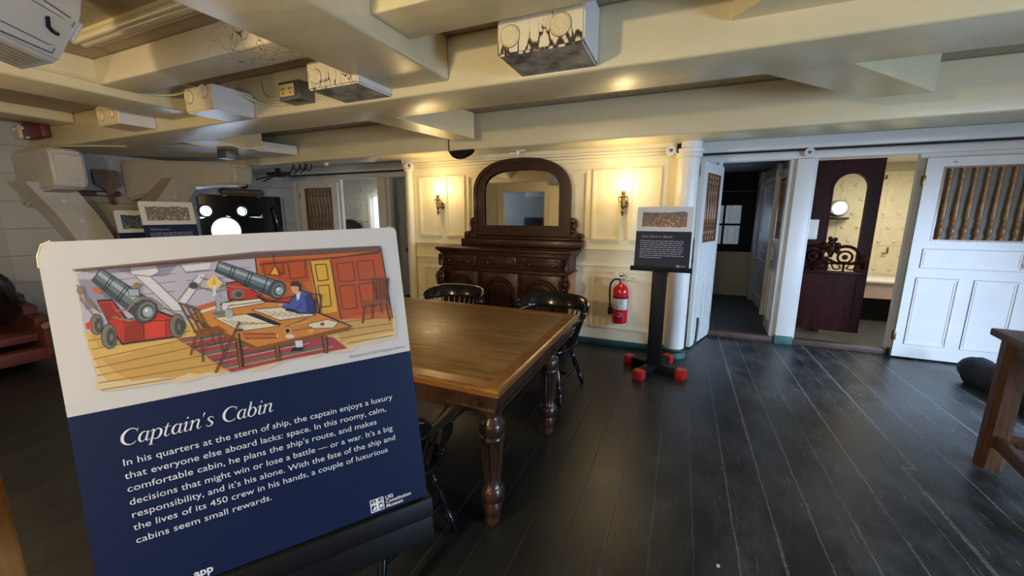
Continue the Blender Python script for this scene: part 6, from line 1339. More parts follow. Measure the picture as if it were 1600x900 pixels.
mb = MB(M); mb.tube([(PW - 0.016, PH - 0.001, -0.004), (PW - 0.004, PH - 0.004, -0.003), (PW, PH - 0.014, -0.004)], 0.003, 6)
mb.build('worn_corner', foam_edge, pp, label='chipped cream board corner')
mb, ms = lay_picture(M, ILLUSTRATION); mb.build('illustration', ms, pp, smooth=False, label="coloured drawing of two cannons, a table and a seated officer")
mb = MB(); text_into(mb, 'Illustration © 2019 Stephen Biesty', 0.548, 0.3575, 0.0085, M, 0.0008, 'RIGHT'); mb.build('credit_line', print_grey, pp, smooth=False)
mb = MB(); nib_text(mb, "Captain's Cabin", 0.055, 0.2815, 0.0275, M, 0.0008); ttl = mb.build('title_lettering', print_white, tp, smooth=False)
wT = max(((M.inverted() @ v.co).x for v in ttl.data.vertices)); k_ = (0.281 - 0.055) / (wT - 0.055)
for v in ttl.data.vertices:
    p = M.inverted() @ v.co; p.x = 0.055 + (p.x - 0.055) * k_; v.co = M @ p
LINES = [('In his quarters at the stern of ship, the captain enjoys a luxury', 0.247, 0.508), ("that everyone else aboard lacks: space. In this roomy, calm,", 0.2235, 0.491), ("comfortable cabin, he plans the ship's route, and makes", 0.2005, 0.468),
         ("decisions that might win or lose a battle — or a war. It's a big", 0.1770, 0.500), ("responsibility, and it's his alone. With the fate of the ship and", 0.1540, 0.503), ('the lives of its 450 crew in his hands, a couple of luxurious', 0.1315, 0.484), ('cabins seem small rewards.', 0.1080, 0.257)]
mb = MB()
for (s_, y, xr) in LINES:
    n0 = len(mb.bm.verts); w = text_into(mb, s_, 0.0, 0.0, 0.0168, Matrix.Identity(4), 0.0008)
    mb.bm.verts.ensure_lookup_table(); f = (xr - 0.055) / w
    for v in mb.bm.verts[n0:]: v.co = M @ Vector((0.055 + v.co.x * f, y + v.co.y, v.co.z))
mb.build('body_lettering', print_white, tp, smooth=False)
def emblem(mb, x, y, s, M):
    q = lambda pts: mb.poly([M @ Vector((x + p[0] * s, y + p[1] * s, 0.0008)) for p in pts])
    for (a, b, c, d) in ((0, 1, 0, .07), (0, 1, .93, 1), (0, .07, .07, .93), (.93, 1, .07, .93), (.42, .62, .07, .93), (.07, .42, .52, .70), (.62, .93, .56, .70)): q([(a, c), (b, c), (b, d), (a, d)])
    q([(.12, .12), (.36, .12), (.40, .46), (.24, .40)]); q([(.66, .14), (.88, .20), (.90, .48), (.68, .44)]); q([(.12, .78), (.36, .74), (.30, .88)]); q([(.66, .78), (.90, .76), (.86, .88)])
mb = MB(); emblem(mb, 0.4335, 0.0065, 0.0290, M)
for i, s_ in enumerate(('USS', 'Constitution', 'Museum')): text_into(mb, s_, 0.466, 0.0265 - i * 0.0098, 0.0112, M, 0.0008, bold=0.0002)
text_into(mb, 'app', 0.1235, 0.0105, 0.020, M, 0.0008, bold=0.0006); text_into(mb, 'NE', 0.097, 0.0165, 0.0085, M, 0.0008)
mb.build('logo_lettering', print_white, tp, smooth=False)
# tray, back board, post and foot of the stand
mb = MB(M); mb.box(-0.02, PW + 0.008, -0.048, -0.002, -0.030, 0.012, 0.004); mb.build('tray', black_matt, t)
mb = MB(M); mb.box(0.02, PW - 0.02, -0.02, PH - 0.10, -0.030, -T8 - 0.001, 0.003); mb.box(-0.02, PW + 0.008, -0.115, -0.045, -0.035, -0.006, 0.004); mb.build('backing_board', black_matt, t)
mb = MB(M)
for x in (0.08, 0.20, 0.33, 0.48): mb.ball((x, -0.05 - 0.02 * (x > 0.25), -0.011), 0.004, 8)
mb.build('screw', brass, t)
mb = MB(); mb.rbox((-Nn.x * 0.02, -Nn.y * 0.02, 0.42), (Nn.x, Nn.y, 0), (0.05, 0.14, 0.80), bev=0.005); mb.build('post', black_matt, t)
mb = MB(); mb.rbox((0, 0, 0.035), (U.x, U.y, 0), (0.50, 0.07, 0.07), bev=0.004); mb.rbox((0, 0, 0.035), (Nn.x, Nn.y, 0), (0.50, 0.07, 0.068), bev=0.004); mb.build('foot', black_matt, t)

# ---- smaller boards with a busy drawing
def blot_picture(seed, w, h, cols, n=260):
    """a crowded scene: a mass of small brush marks inside a ragged band"""
    R_ = random.Random(seed); L = []
    base = [(x * w, (0.02 + 0.06 * R_.random()) * h) for x in [i / 14 for i in range(15)]] + [(x * w, (0.92 + 0.08 * R_.random()) * h) for x in [1 - i / 14 for i in range(15)]]
    L.append((cols[0], base))
    for i in range(n):
        x, y = R_.random(), R_.random(); c = cols[min(len(cols) - 1, int((1 - y) * len(cols) * 0.7 + R_.random() * len(cols) * 0.5))]
        a = R_.random() * PI; l = (0.015 + 0.045 * R_.random()) * w; q = l * (0.15 + 0.5 * R_.random())
        x = 0.04 + x * 0.92; y = 0.08 + y * 0.84
        P = []
        for (s1, s2) in ((-1, -1), (1, -0.6), (1.1, 0.8), (-0.7, 1)):
            P.append((x * w + (s1 * l * math.cos(a) - s2 * q * math.sin(a)) * 0.5, y * h + (s1 * l * math.sin(a) + s2 * q * math.cos(a)) * 0.5))
        L.append((c, P))
    return L
def word_lines(mb, M, x0, y0, w, n, dy, hgt, seed, last=0.5):
    """rows of small illegible print: short strokes grouped like words"""
    R_ = random.Random(seed)
    for i in range(n):
        x = x0; xe = x0 + w * (last if i == n - 1 else 0.94 + 0.06 * R_.random())
        while x < xe:
            l = min((1.2 + 3.2 * R_.random()) * hgt, xe - x)
            mb.poly([M @ Vector(p) for p in ((x, y0 - i * dy, 0.0008), (x + l, y0 - i * dy, 0.0008), (x + l, y0 - i * dy + hgt * 0.62, 0.0008), (x, y0 - i * dy + hgt * 0.62, 0.0008))])
            x += l + hgt * 0.5
def sign_panel(t, M, w, h, pb, title, cols, seed, blue=sign_navy, tcol=print_grey):
    o, b = board(M, t, sign_white, blue, 0.008, pb, w, h)
    pic = blot_picture(seed, w * 0.80, (h - pb) * 0.66, cols)
    mb, ms = lay_picture(M, pic, w * 0.10, pb + (h - pb) * 0.15); mb.build('illustration', ms, o, smooth=False, label='small crowded colour drawing')
    mb = MB()
    if title:
        text_into(mb, title, w * 0.10, pb - h * 0.105, h * 0.062, M, 0.0008, shear=0.28); mb.build('title_lettering', tcol, b, smooth=False); mb = MB()
    word_lines(mb, M, w * 0.09, pb - h * 0.165, w * 0.80, 9, h * 0.034, h * 0.021, seed + 1)
    mb.build('body_lettering', tcol, b, smooth=False); mb = MB()
    mb.poly([M @ Vector(p) for p in ((w * .78, h * .02, .0008), (w * .83, h * .02, .0008), (w * .83, h * .06, .0008), (w * .78, h * .06, .0008))])
    word_lines(mb, M, w * 0.845, h * 0.045, w * 0.10, 3, h * 0.014, h * 0.010, seed + 2)
    mb.build('logo_lettering', tcol, b, smooth=False)
# Gun Deck in Battle
t = thing('information_sign', 'small Gun Deck in Battle sign on black post stand with red-tipped feet', 'sign', (-0.15, 4.0, 0))
u = Vector((1, -0.01, 0)).normalized(); n = Vector((0, -1, 0.13)).normalized(); n = (n - u * n.dot(u)).normalized(); v = n.cross(u)
M = board_matrix(Vector((-0.248, -0.075, 1.055)), u, v, n)
sign_panel(t, M, 0.490, 0.575, 0.345, 'Gun Deck in Battle', ['umber', 'steeldark', 'bookbrown', 'rope', 'darkred', 'gold', 'amber', 'brightred'], 11)
mb = MB(M); mb.box(-0.03, 0.52, -0.035, 0.0, -0.03, 0.02, 0.003); mb.box(-0.03, 0.52, -0.035, 0.012, 0.012, 0.020, 0.002); mb.build('tray', black_matt, t)
mb = MB(M); mb.box(0.03, 0.46, -0.02, 0.50, -0.022, -0.009, 0.003); mb.build('backing_board', black_matt, t)
MB().box(-0.075, 0.06, -0.035, 0.035, 0.06, 1.06, 0.005).build('post', black_matt, t)
mb = MB(); mb.rbox((0, 0.0, 0.045), (1, -0.42, 0), (0.52, 0.088, 0.088), bev=0.004); mb.rbox((0, 0.0, 0.044), (-0.42, -1, 0), (0.58, 0.088, 0.086), bev=0.004); mb.build('foot', black_matt, t)
for d in ((1, -0.42), (-1, 0.42)):
    L_ = math.hypot(*d); mb = MB(); mb.rbox((d[0] / L_ * 0.275, d[1] / L_ * 0.275, 0.0455), (d[0], d[1], 0), (0.085, 0.092, 0.091), bev=0.004); mb.build('foot_tip', red_paint, t, label='red painted foot end')
for d in ((-0.42, -1), (0.42, 1)):
    L_ = math.hypot(*d); mb = MB(); mb.rbox((d[0] / L_ * 0.305, d[1] / L_ * 0.305, 0.0445), (d[0], d[1], 0), (0.085, 0.092, 0.089), bev=0.004); mb.build('foot_tip', red_paint, t, label='red painted foot end')
# two boards by the port-side gun port
for (lab, loc, ang, w, h, sd, cols, blue, title) in (
    ('small blue and white sign with a warm colour drawing, left of the black gun port', (-5.20, 2.55, 0), 104, 0.49, 0.575, 21, ['wheel', 'umber', 'steeldark', 'rope', 'wheel', 'paleyellow', 'steel', 'bookbrown', 'darkred', 'parchment'], sign_blue, 'Midshipmen'),
    ('small sign with a dark ship drawing, partly behind another sign', (-5.75, 2.56, 0), 104, 0.49, 0.575, 31, ['steeldark', 'ink', 'steel', 'lilacdark', 'ink'], sign_blue, None)):
    t = thing('information_sign', lab, 'sign', loc, 0)
    a_ = math.radians(ang - 18); u = Vector((math.cos(a_), math.sin(a_), 0)); n = Vector((u.y, -u.x, 0.16)).normalized(); v = n.cross(u)
    M = board_matrix(-u * (w / 2) + Vector((0, 0, 1.115 if sd == 21 else 1.02)), u, v, n)
    sign_panel(t, M, w, h, h * 0.56, title, cols, sd, blue, print_grey)
    mb = MB(M); mb.box(-0.03, w + 0.03, -0.035, 0.0, -0.03, 0.02, 0.003); mb.build('tray', black_matt, t)
    mb = MB(); mb.rbox((-n.x * 0.04, -n.y * 0.04, 0.54), (u.x, u.y, 0), (0.11, 0.06, 1.06)); mb.build('post', black_matt, t)
    mb = MB(); mb.rbox((0, 0, 0.04), (1, 0.6, 0), (0.44, 0.08, 0.08)); mb.rbox((0, 0, 0.039), (-0.6, 1, 0), (0.44, 0.08, 0.078)); mb.build('foot', black_matt, t)
# ================================================================== FITTINGS AND SMALL THINGS
# ---- wall lamps
def sconce(label, x, group):
    t = thing('wall_sconce', label, 'lamp', (x, YP, 1.70), 0, group)
    mb = MB(); mb.lathe([(0.0, 0), (0.042, 0.0), (0.045, 0.008), (0.03, 0.016), (0.012, 0.020), (0.012, 0.03)], (0, 0.0, -0.03), (0, -1, 0), 20)
    mb.tube([(0, -0.025, -0.03), (0, -0.07, -0.045), (0, -0.11, -0.03), (0, -0.115, -0.01)], 0.009, 10); mb.ball((0, -0.06, -0.045), 0.014, 10)
    mb.box(-0.03, 0.05, -0.085, -0.07, -0.06, -0.04, 0.004)
    mb.build('bracket', brass, t)
    mb = MB(); mb.lathe([(0.003, -0.165), (0.010, -0.155), (0.008, -0.145), (0.018, -0.13), (0.022, -0.11), (0.012, -0.09), (0.020, -0.075), (0.024, -0.05), (0.024, 0.03), (0.034, 0.04), (0.034, 0.05), (0.018, 0.06), (0.022, 0.075), (0.022, 0.10), (0.012, 0.11)], (0, -0.115, 0), seg=18)
    for s in (-1, 1): mb.tube([(s * 0.022, -0.115, -0.02), (s * 0.045, -0.115, 0.0), (s * 0.05, -0.115, 0.03), (s * 0.035, -0.115, 0.05)], 0.006, 8)
    mb.build('body', brass, t)
    MB().lathe([(0.018, 0.11), (0.034, 0.13), (0.040, 0.165), (0.036, 0.205), (0.020, 0.255), (0.003, 0.285)], (0, -0.115, 0), seg=18).build('bulb', bulb, t, label='glowing flame bulb')
    MB().lathe([(0.020, 0.10), (0.020, 0.115), (0.026, 0.118)], (0, -0.115, 0), seg=18).build('candle_cup', cream_plastic, t)
    l = point('sconce_light', (x, YP - 0.36, 1.90), 7.0, WARM, 0.07)
sconce('brass wall sconce with glowing bulb left of the arched mirror', -3.00, None)
sconce('brass wall sconce with glowing bulb above the Gun Deck sign, right of the mirror', -0.607, None)

# ---- fire extinguisher on the wall
t = thing('fire_extinguisher', 'red fire extinguisher with white label hung on the panelling beside the Gun Deck sign', 'extinguisher', (-0.575, 4.475, 0.33), math.radians(0))
MB().lathe([(0.060, 0.0), (0.082, 0.006), (0.086, 0.02), (0.086, 0.36), (0.080, 0.40), (0.060, 0.432), (0.035, 0.448), (0.030, 0.455), (0.030, 0.475)], seg=32).build('cylinder', ext_red, t)
mb = MB(); mb.lathe([(0.026, 0.47), (0.026, 0.50), (0.018, 0.51), (0.018, 0.545)], seg=16); mb.box(-0.02, 0.02, -0.025, 0.025, 0.495, 0.53, 0.004); mb.build('valve', steel, t)
mb = MB(); mb.rbox((0.065, -0.02, 0.54), (1, -0.15, -0.22), (0.15, 0.022, 0.010), bev=0.003); mb.rbox((0.06, -0.02, 0.505), (1, -0.15, -0.12), (0.13, 0.022, 0.008), bev=0.003); mb.box(-0.025, 0.02, -0.015, 0.015, 0.535, 0.575, 0.006); mb.build('lever', steel, t)
mb = MB(); mb.tube(catmull([Vector(p) for p in [(-0.015, -0.01, 0.505), (-0.075, -0.012, 0.50), (-0.115, -0.015, 0.45), (-0.122, -0.02, 0.36), (-0.115, -0.02, 0.22), (-0.112, -0.02, 0.17)]], 6), 0.011, 10); mb.lathe([(0.012, 0.0), (0.017, 0.01), (0.019, 0.07), (0.013, 0.08)], (-0.112, -0.02, 0.09), seg=12); mb.build('hose', rubber, t)
mb = MB(); mb.lathe([(0.0875, 0.298), (0.0885, 0.300), (0.0885, 0.314), (0.0875, 0.316)], seg=32); mb.box(-0.135, -0.08, -0.03, 0.03, 0.10, 0.17, 0.004); mb.build('strap', rubber, t)
def wrap(mb, r, a0, a1, z0, z1, n=14):
    for i in range(n):
        p, q = math.radians(a0 + (a1 - a0) * i / n), math.radians(a0 + (a1 - a0) * (i + 1) / n)
        mb.poly([(r * math.cos(p), r * math.sin(p), z0), (r * math.cos(q), r * math.sin(q), z0), (r * math.cos(q), r * math.sin(q), z1), (r * math.cos(p), r * math.sin(p), z1)])
mb = MB(); wrap(mb, 0.0866, -150, -25, 0.170, 0.292); lb = mb.build('label_sheet', label_paper, t, label='white instruction label')
mb = MB()
for k in range(9): wrap(mb, 0.0869, -145, -105 if k < 6 else -40, 0.278 - k * 0.012, 0.282 - k * 0.012, 8)
for k in range(3): wrap(mb, 0.0869, -95, -60, 0.272 - k * 0.02, 0.283 - k * 0.02, 6)
mb.build('print', print_grey, lb)
mb = MB(); P = []
for i in range(24):
    a_ = 2 * PI * i / 24; th = math.radians(-90) + math.cos(a_) * 0.44; P.append((0.0868 * math.cos(th), 0.0868 * math.sin(th), 0.115 + 0.026 * math.sin(a_)))
for i in range(1, 23): mb.poly([P[0], P[i], P[i + 1]])
mb.build('badge', label_paper, t, label='white oval badge')
mb = MB()
for s in (-1, 0, 1):
    th = math.radians(-90) + s * 0.14; c, s_ = math.cos(th), math.sin(th)
    mb.poly([(0.0872 * math.cos(th - .06), 0.0872 * math.sin(th - .06), 0.122), (0.0872 * math.cos(th + .06), 0.0872 * math.sin(th + .06), 0.122), (0.0872 * c, 0.0872 * s_, 0.104)])
mb.build('badge_mark', print_grey, t)
mb = MB()
for s in (-1, 1): mb.box(s * 0.045 - 0.008, s * 0.045 + 0.008, -0.03, 0.10, -0.035, 0.002, 0.002)
mb.box(-0.05, 0.05, 0.095, 0.118, -0.03, 0.40, 0.003); mb.build('wall_bracket', white_plastic, t)

# ---- green pipe curling out at the foot of the starboard column
mb = MB(); mb.tube(catmull([Vector(p) for p in [(0.245, 4.70, 0.42), (0.245, 4.68, 0.30), (0.235, 4.62, 0.16), (0.20, 4.50, 0.115), (0.12, 4.40, 0.10), (0.02, 4.375, 0.10), (-0.10, 4.42, 0.10), (-0.16, 4.50, 0.10)]], 6), 0.014, 10)
tag(mb.build('pipe', green_base), 'thin dark green pipe bent round the foot of the white column', 'pipe')

# ---- beam-end blocks with round plugs, on the face of the first beam
def plug(t, x, z, r=0.040, m=paint):
    MB().lathe([(r * 1.06, -0.001), (r * 1.06, 0.001)], (x, 0, z), (0, -1, 0), 24).build('plug_gap', tool_wood, t)
    MB().lathe([(r, 0), (r, 0.006), (r * 0.85, 0.012), (r * 0.80, 0.008), (r * 0.45, 0.008), (r * 0.40, 0.012), (0.002, 0.012)], (x, 0, z), (0, -1, 0), 22).build('plug', m, t)
def block(label, x0, x1, y0, z0, z1, m, plugs, r=0.040, chamfer=0.02):
    t = thing('beam_end_block', label, 'block', ((x0 + x1) / 2, y0, z0), 0)
    h = (x1 - x0) / 2; d = 2.334 - y0
    mb = MB(); mb.prism([(-h, 0.0), (h, 0.0), (h, d), (-h, d)], 0.0, z1 - z0, 'z'); bmesh.ops.bevel(mb.bm, geom=mb.bm.edges[:], offset=chamfer * 0.5, segments=2, affect='EDGES')
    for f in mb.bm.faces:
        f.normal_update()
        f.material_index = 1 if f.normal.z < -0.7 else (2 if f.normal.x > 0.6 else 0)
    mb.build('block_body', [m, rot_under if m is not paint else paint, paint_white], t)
    for (x, z) in plugs: plug(t, x, z, r, paint)
    return t
block('large rotten block with two round plugs hanging from the ceiling, right of the broad beam', -0.945, -0.49, 2.0, 2.355, 2.64, rot_heavy, [(-0.155, 0.085), (0.11, 0.095)], 0.052)
block('cracked ceiling block between the grey outlet box and the broad beam', -2.33, -1.905, 2.01, 2.350, 2.52, rot_light, [(-0.13, 0.075)], 0.045)
block('pale ceiling block with two plugs just left of the grey outlet box', -3.69, -3.33, 2.015, 2.335, 2.52, paint, [(-0.115, 0.115), (0.07, 0.14)], 0.050)
block('pale ceiling block with two plugs, farthest left of the four blocks', -5.16, -4.78, 2.05, 2.365, 2.54, paint, [(-0.10, 0.085), (0.08, 0.10)], 0.048)

# ---- outlet box and cables
t = thing('outlet_box', 'dark grey electrical box with a cream socket on the beam face', 'outlet', (-2.745, 2.255, 2.45))
MB().box(-0.11, 0.11, -0.055, 0.079, -0.066, 0.066, 0.006).build('box', grey_box, t)
mb = MB(); mb.box(-0.095, 0.06, -0.062, -0.055, -0.04, 0.045, 0.003); so = mb.build('socket_plate', cream_plastic, t)
mb = MB()
for x in (-0.055, 0.02):
    for (dx, dz) in ((-0.012, 0.012), (0.012, 0.012), (0, -0.016)): mb.box(x + dx - 0.004, x + dx + 0.004, -0.0635, -0.061, dz - 0.008, dz + 0.008)
mb.build('socket_slot', iron, so)
mb = MB(); mb.lathe([(0.008, 0), (0.010, 0.01), (0.010, 0.02)], (0.085, -0.055, -0.03), (0, -1, 0), 10); mb.build('screw', steel, t)
def cable(label, pts, r=0.010, m=paint, name='cable'):
    mb = MB(); mb.tube(catmull([Vector(p) for p in pts], 7), r, 8); return tag(mb.build(name, m), label, 'cable')
cable('painted cable running along the grey carling to the outlet box', [(-4.01, 1.15, 2.50), (-4.005, 1.45, 2.505), (-4.005, 1.85, 2.495), (-3.95, 2.05, 2.51), (-3.70, 2.10, 2.535), (-3.45, 2.11, 2.535), (-3.33, 2.20, 2.50), (-3.20, 2.318, 2.43), (-3.0, 2.318, 2.405), (-2.85, 2.318, 2.41)])
cable('painted cable looped up behind the outlet box', [(-3.22, 2.322, 2.60), (-3.20, 2.322, 2.52), (-3.12, 2.322, 2.465), (-2.98, 2.318, 2.45), (-2.85, 2.315, 2.455)])
cable('thin cable under the red alarm box at the far left', [(-7.25, 2.322, 2.38), (-7.1, 2.318, 2.33), (-6.8, 2.318, 2.325), (-6.4, 2.40, 2.322), (-6.0, 2.60, 2.322)], 0.008, paint)
cable('thin looped cable below the beam left of the small dark chock box', [(-5.05, 2.75, 2.325), (-4.95, 2.85, 2.30), (-4.85, 3.05, 2.33), (-4.75, 3.15, 2.30), (-4.6, 3.3, 2.34)], 0.007, paint)

# ---- dark junction box under the bay between the beams
t = thing('junction_box', 'small dark grey box under the ceiling chock above the port-side signs', 'box', (-5.34, 3.32, 2.29))
MB().box(-0.09, 0.09, -0.08, 0.08, -0.055, 0.055, 0.01).build('housing', grey_box, t); MB().box(-0.03, 0.03, -0.03, 0.03, 0.05, 0.06, 0.004).build('stem', grey_box, t)

# ---- red alarm on the first beam
t = thing('fire_alarm', 'dark red alarm box with white strobes at the far left of the beam', 'alarm', (-7.18, 2.30, 2.53))
MB().box(-0.30, 0.22, -0.045, 0.033, -0.09, 0.10, 0.012).build('housing', maroon, t)
mb = MB(); mb.box(-0.42, -0.30, -0.07, 0.033, -0.08, 0.08, 0.010); mb.build('speaker', paint, t)
mb = MB(); mb.box(-0.33, -0.23, -0.06, -0.044, 0.02, 0.06, 0.006); mb.build('strobe', white_plastic, t)
MB().box(-0.20, -0.12, -0.06, -0.044, -0.09, -0.065, 0.005).build('strobe', white_plastic, t); MB().ball((-0.40, -0.075, 0.035), 0.018, 10).build('strobe', white_plastic, t)

# ---- louvred housing under the deckhead, top left
P2 = Vector((-2.567, 0.93, 2.20)); dA = Vector((0.662, -0.749, 0)); eA = Vector((0.749, 0.662, 0))
t = thing('vent_housing', 'grey-white louvred housing with a round-ended cover plate at the top left corner', 'vent', (P2.x, P2.y, 2.2))
Mh = Matrix(((dA.x, eA.x, 0, 0), (dA.y, eA.y, 0, 0), (0, 0, 1, 0), (0, 0, 0, 1)))       # local x along the housing, y across, z up
mb = MB(Mh); mb.prism([(0.106, 0.187), (0, 0), (-0.136, -0.046), (-0.22, 0.20), (-0.16, 0.455), (0.16, 0.455)], 0.0, 0.95, 'x')
bmesh.ops.bevel(mb.bm, geom=mb.bm.edges[:], offset=0.012, segments=3, affect='EDGES'); mb.build('housing', paint_white, t)
wA = Vector((0, 0.106, 0.187)).normalized(); nA = Vector((0, 0.187, -0.106)).normalized()
MA = Mh @ Matrix(((1, wA.x, nA.x, 0), (0, wA.y, nA.y, 0), (0, wA.z, nA.z, 0), (0, 0, 0, 1)))
mb = MB(MA)
cap = [(0.9, 0.045), (0.9, 0.155)] + [(0.105 - 0.068 * math.cos(a_ * PI / 180), 0.115 + 0.060 * math.sin(a_ * PI / 180)) for a_ in range(90, -91, -12)]
mb.prism(cap, 0.0, 0.008, 'z'); mb.build('cover_plate', paint_white, t)
mb = MB(MA); mb.tube([(p[0], p[1], 0.003) for p in cap[1:]] + [(0.9, 0.045, 0.003)], 0.004, 6); mb.build('cover_groove', grey_box, t)
mb = MB(MA)
mb.tube([(0.17, 0.150, 0.010), (0.150, 0.118, 0.012), (0.118, 0.108, 0.012), (0.095, 0.108, 0.012)], 0.0075, 8); mb.build('latch_hook', iron, t)
mb = MB(MA)
for (a0, b0, a1, b1) in ((0.03, 0.19, 0.03, 0.165), (0.06, 0.195, 0.5, 0.205), (0.06, 0.025, 0.06, 0.05), (0.06, 0.025, 0.5, 0.008)):
    mb.tube([(a0, b0, 0.001), (a1, b1, 0.001)], 0.003, 6)
mb.build('cover_groove', grey_box, t)
wB = Vector((0, -0.136, -0.046)).normalized(); nB = Vector((0, 0.046, -0.136)).normalized()
MBm = Mh @ Matrix(((1, wB.x, nB.x, 0), (0, wB.y, nB.y, 0), (0, wB.z, nB.z, 0), (0, 0, 0, 1)))
mb = MB(MBm)
for k in range(6): mb.box(0.06, 0.9, 0.022 + k * 0.018, 0.031 + k * 0.018, -0.002, 0.007, 0.002)
mb.build('louvre', edge_cream, t)
mb = MB(MA); mb.box(-0.010, 0.0, 0.11, 0.20, -0.03, 0.006, 0.003); mb.build('end_strip', paint_white, t)

# ---- ship's knees on the port side: a blunt arm under each beam and a slanting leg down the hull side
def knee(label, y, xe, zt, zb, lean, w, m, skew=0.0):
    t = thing('ship_knee', label, 'knee', (hull_x(y), y, 0), kind=S)
    L = xe - hull_x(y)
    mb = MB()
    prof = [(-0.1, zt), (L - 0.04, zt), (L, zt - 0.05), (L, zb + 0.08), (L - 0.06, zb), (L - 0.45, zb - 0.03), (0.35, zb - 0.08), (-0.1, zb - 0.25)]
    mb.prism(prof, -w, w, 'y'); bmesh.ops.bevel(mb.bm, geom=mb.bm.edges[:], offset=0.03, segments=3, affect='EDGES')
    for v in mb.bm.verts: v.co.y += skew * max(0.0, 1 - v.co.x / L)
    mb.build('arm', m, t)
    mb = MB()
    c0 = Vector((0.45, -lean * 0.15, zb + 0.08)); c1 = Vector((0.27, lean * 0.55, 1.45)); c2 = Vector((0.16, lean * 1.4, 0.6)); c3 = Vector((0.14, lean * 2.0, 0.02))
    C = catmull([c0, c0.lerp(c1, 0.45), c1, c2, c3], 5)
    for p in C: p.y += skew * 0.75
    sec = []
    for p in C: sec.append([p + Vector(q) for q in ((0.14, -0.19, 0), (0.14, 0.19, 0), (-0.30, 0.19, 0), (-0.30, -0.19, 0))])
    vs = [[mb.bm.verts.new(q) for q in s_] for s_ in sec]
    for q, r in zip(vs[:-1], vs[1:]):
        for i in range(4): mb.bm.faces.new((q[i], r[i], r[(i + 1) % 4], q[(i + 1) % 4]))
    mb.bm.faces.new(vs[0]); mb.bm.faces.new(vs[-1][::-1]); bmesh.ops.recalc_face_normals(mb.bm, faces=mb.bm.faces[:])
    bmesh.ops.bevel(mb.bm, geom=mb.bm.edges[:], offset=0.02, segments=2, affect='EDGES') if False else None
    mb.build('leg', m, t)
    mb = MB()
    for f in (0.25, 0.5, 0.75):
        p = C[int(f * (len(C) - 1))]; mb.lathe([(0.035, 0), (0.035, 0.006), (0.02, 0.010)], (p.x + 0.14, p.y, p.z), (1, 0, 0), 14)
    mb.build('bolt_plug', m, t)
knee('white ship knee with a blunt rounded arm at the far left', 2.32, -6.65, 2.30, 1.84, 0.42, 0.145, paint_hull)
knee('tan ship knee whose white blunt arm points over the black gun port', 4.06, -6.20, 2.31, 1.98, -0.50, 0.145, knee_tan, -0.75)
mb = MB(); mb.prism([(-8.2, 2.80), (-6.0, 2.80), (-5.2, 3.2), (-5.0, 4.05), (-8.2, 4.05)], 2.36, 2.48, 'z'); mb.build('ceiling_plank', paint_hull, kind=S)

# ---- black gun-port lid with bull's-eyes
yc = (gy0 + gy1) / 2; sl = math.atan(HSL)
t = thing('gun_port_lid', 'black gun port lid with two small round lights and one large bright opening', 'gun port lid', (hull_x(yc) + 0.024, yc, 0), -sl)
mb = MB(); W2 = (gy1 - gy0) / 2 + 0.03
def holed(mb, y0, y1, z0, z1, cy, cz, r, n=28):
    out = []
    for i in range(n):
        a_ = 2 * PI * (i + 0.5) / n; c, s_ = math.cos(a_), math.sin(a_)
        ks = [((y1 if c > 0 else y0) - cy) / c if abs(c) > 1e-6 else 1e9, ((z1 if s_ > 0 else z0) - cz) / s_ if abs(s_) > 1e-6 else 1e9]
        k = min(abs(q) for q in ks); out.append((cy + c * k, cz + s_ * k))
    inn = [(cy + r * math.cos(2 * PI * (i + 0.5) / n), cz + r * math.sin(2 * PI * (i + 0.5) / n)) for i in range(n)]
    mb.ring(out, inn, -0.02, 0.05, 'x')
hy = -0.27
holed(mb, -W2, hy, 1.50, 1.87, -0.565, 1.60, 0.090); holed(mb, hy, 0.30, 1.50, 1.87, -0.03, 1.60, 0.082)
holed(mb, -W2, 0.30, 0.88, 1.50, -0.305, 1.265, 0.228)
mb.box(-0.02, 0.05, 0.30, W2, 0.88, 1.87)
for y in (0.48, 0.56, 0.70): mb.box(0.05, 0.056, y, y + 0.006, 0.92, 1.85)
for y in (-0.55, -0.02, 0.25): mb.box(0.05, 0.054, y, y + 0.004, 1.55, 1.85)
mb.build('lid', black_gloss, t)
for (y, z, r) in ((-0.565, 1.60, 0.090), (-0.03, 1.60, 0.082), (-0.305, 1.265, 0.228)):
    MB().lathe([(r - 0.004, 0), (r + 0.022, 0.0), (r + 0.022, 0.012), (r - 0.004, 0.012), (r - 0.004, 0)], (0.05, y, z), (1, 0, 0), 28, cap=False).build('light_rim', iron, t)
    MB().lathe([(r, 0.0), (r, 0.006)], (0.0, y, z), (1, 0, 0), 28).build('glass', window_glass, t)
mb = MB(); mb.tube([(0.07, 0.50, 1.66), (0.085, 0.51, 1.50), (0.08, 0.54, 1.30), (0.08, 0.53, 1.0)], [0.028, 0.045, 0.04, 0.04], 12); mb.ball((0.075, 0.495, 1.62), 0.05, 12, (0.5, 0.8, 1.3)); mb.build('strongback', screen_glass, t, label='glossy rounded bar catching daylight')
t = thing('lid_rail', 'brown rounded rail above the black gun port lid', 'rail', (hull_x(4.63) + 0.07, 4.63, 1.93), -sl)
mb = MB(); mb.tube([(0, -0.36, 0), (0, -0.33, 0), (0, 0.30, 0), (0, 0.33, 0)], [0.03, 0.055, 0.055, 0.03], 14); mb.build('bar', tool_wood, t)
mb = MB(); mb.tube([(0.02 + 0.0 * a_, 0.02 + 0.045 * math.cos(a_), 0.12 + 0.045 * math.sin(a_)) for a_ in [2 * PI * i / 16 for i in range(16)]], 0.018, 8, closed=True); mb.build('eye_ring', iron, t)

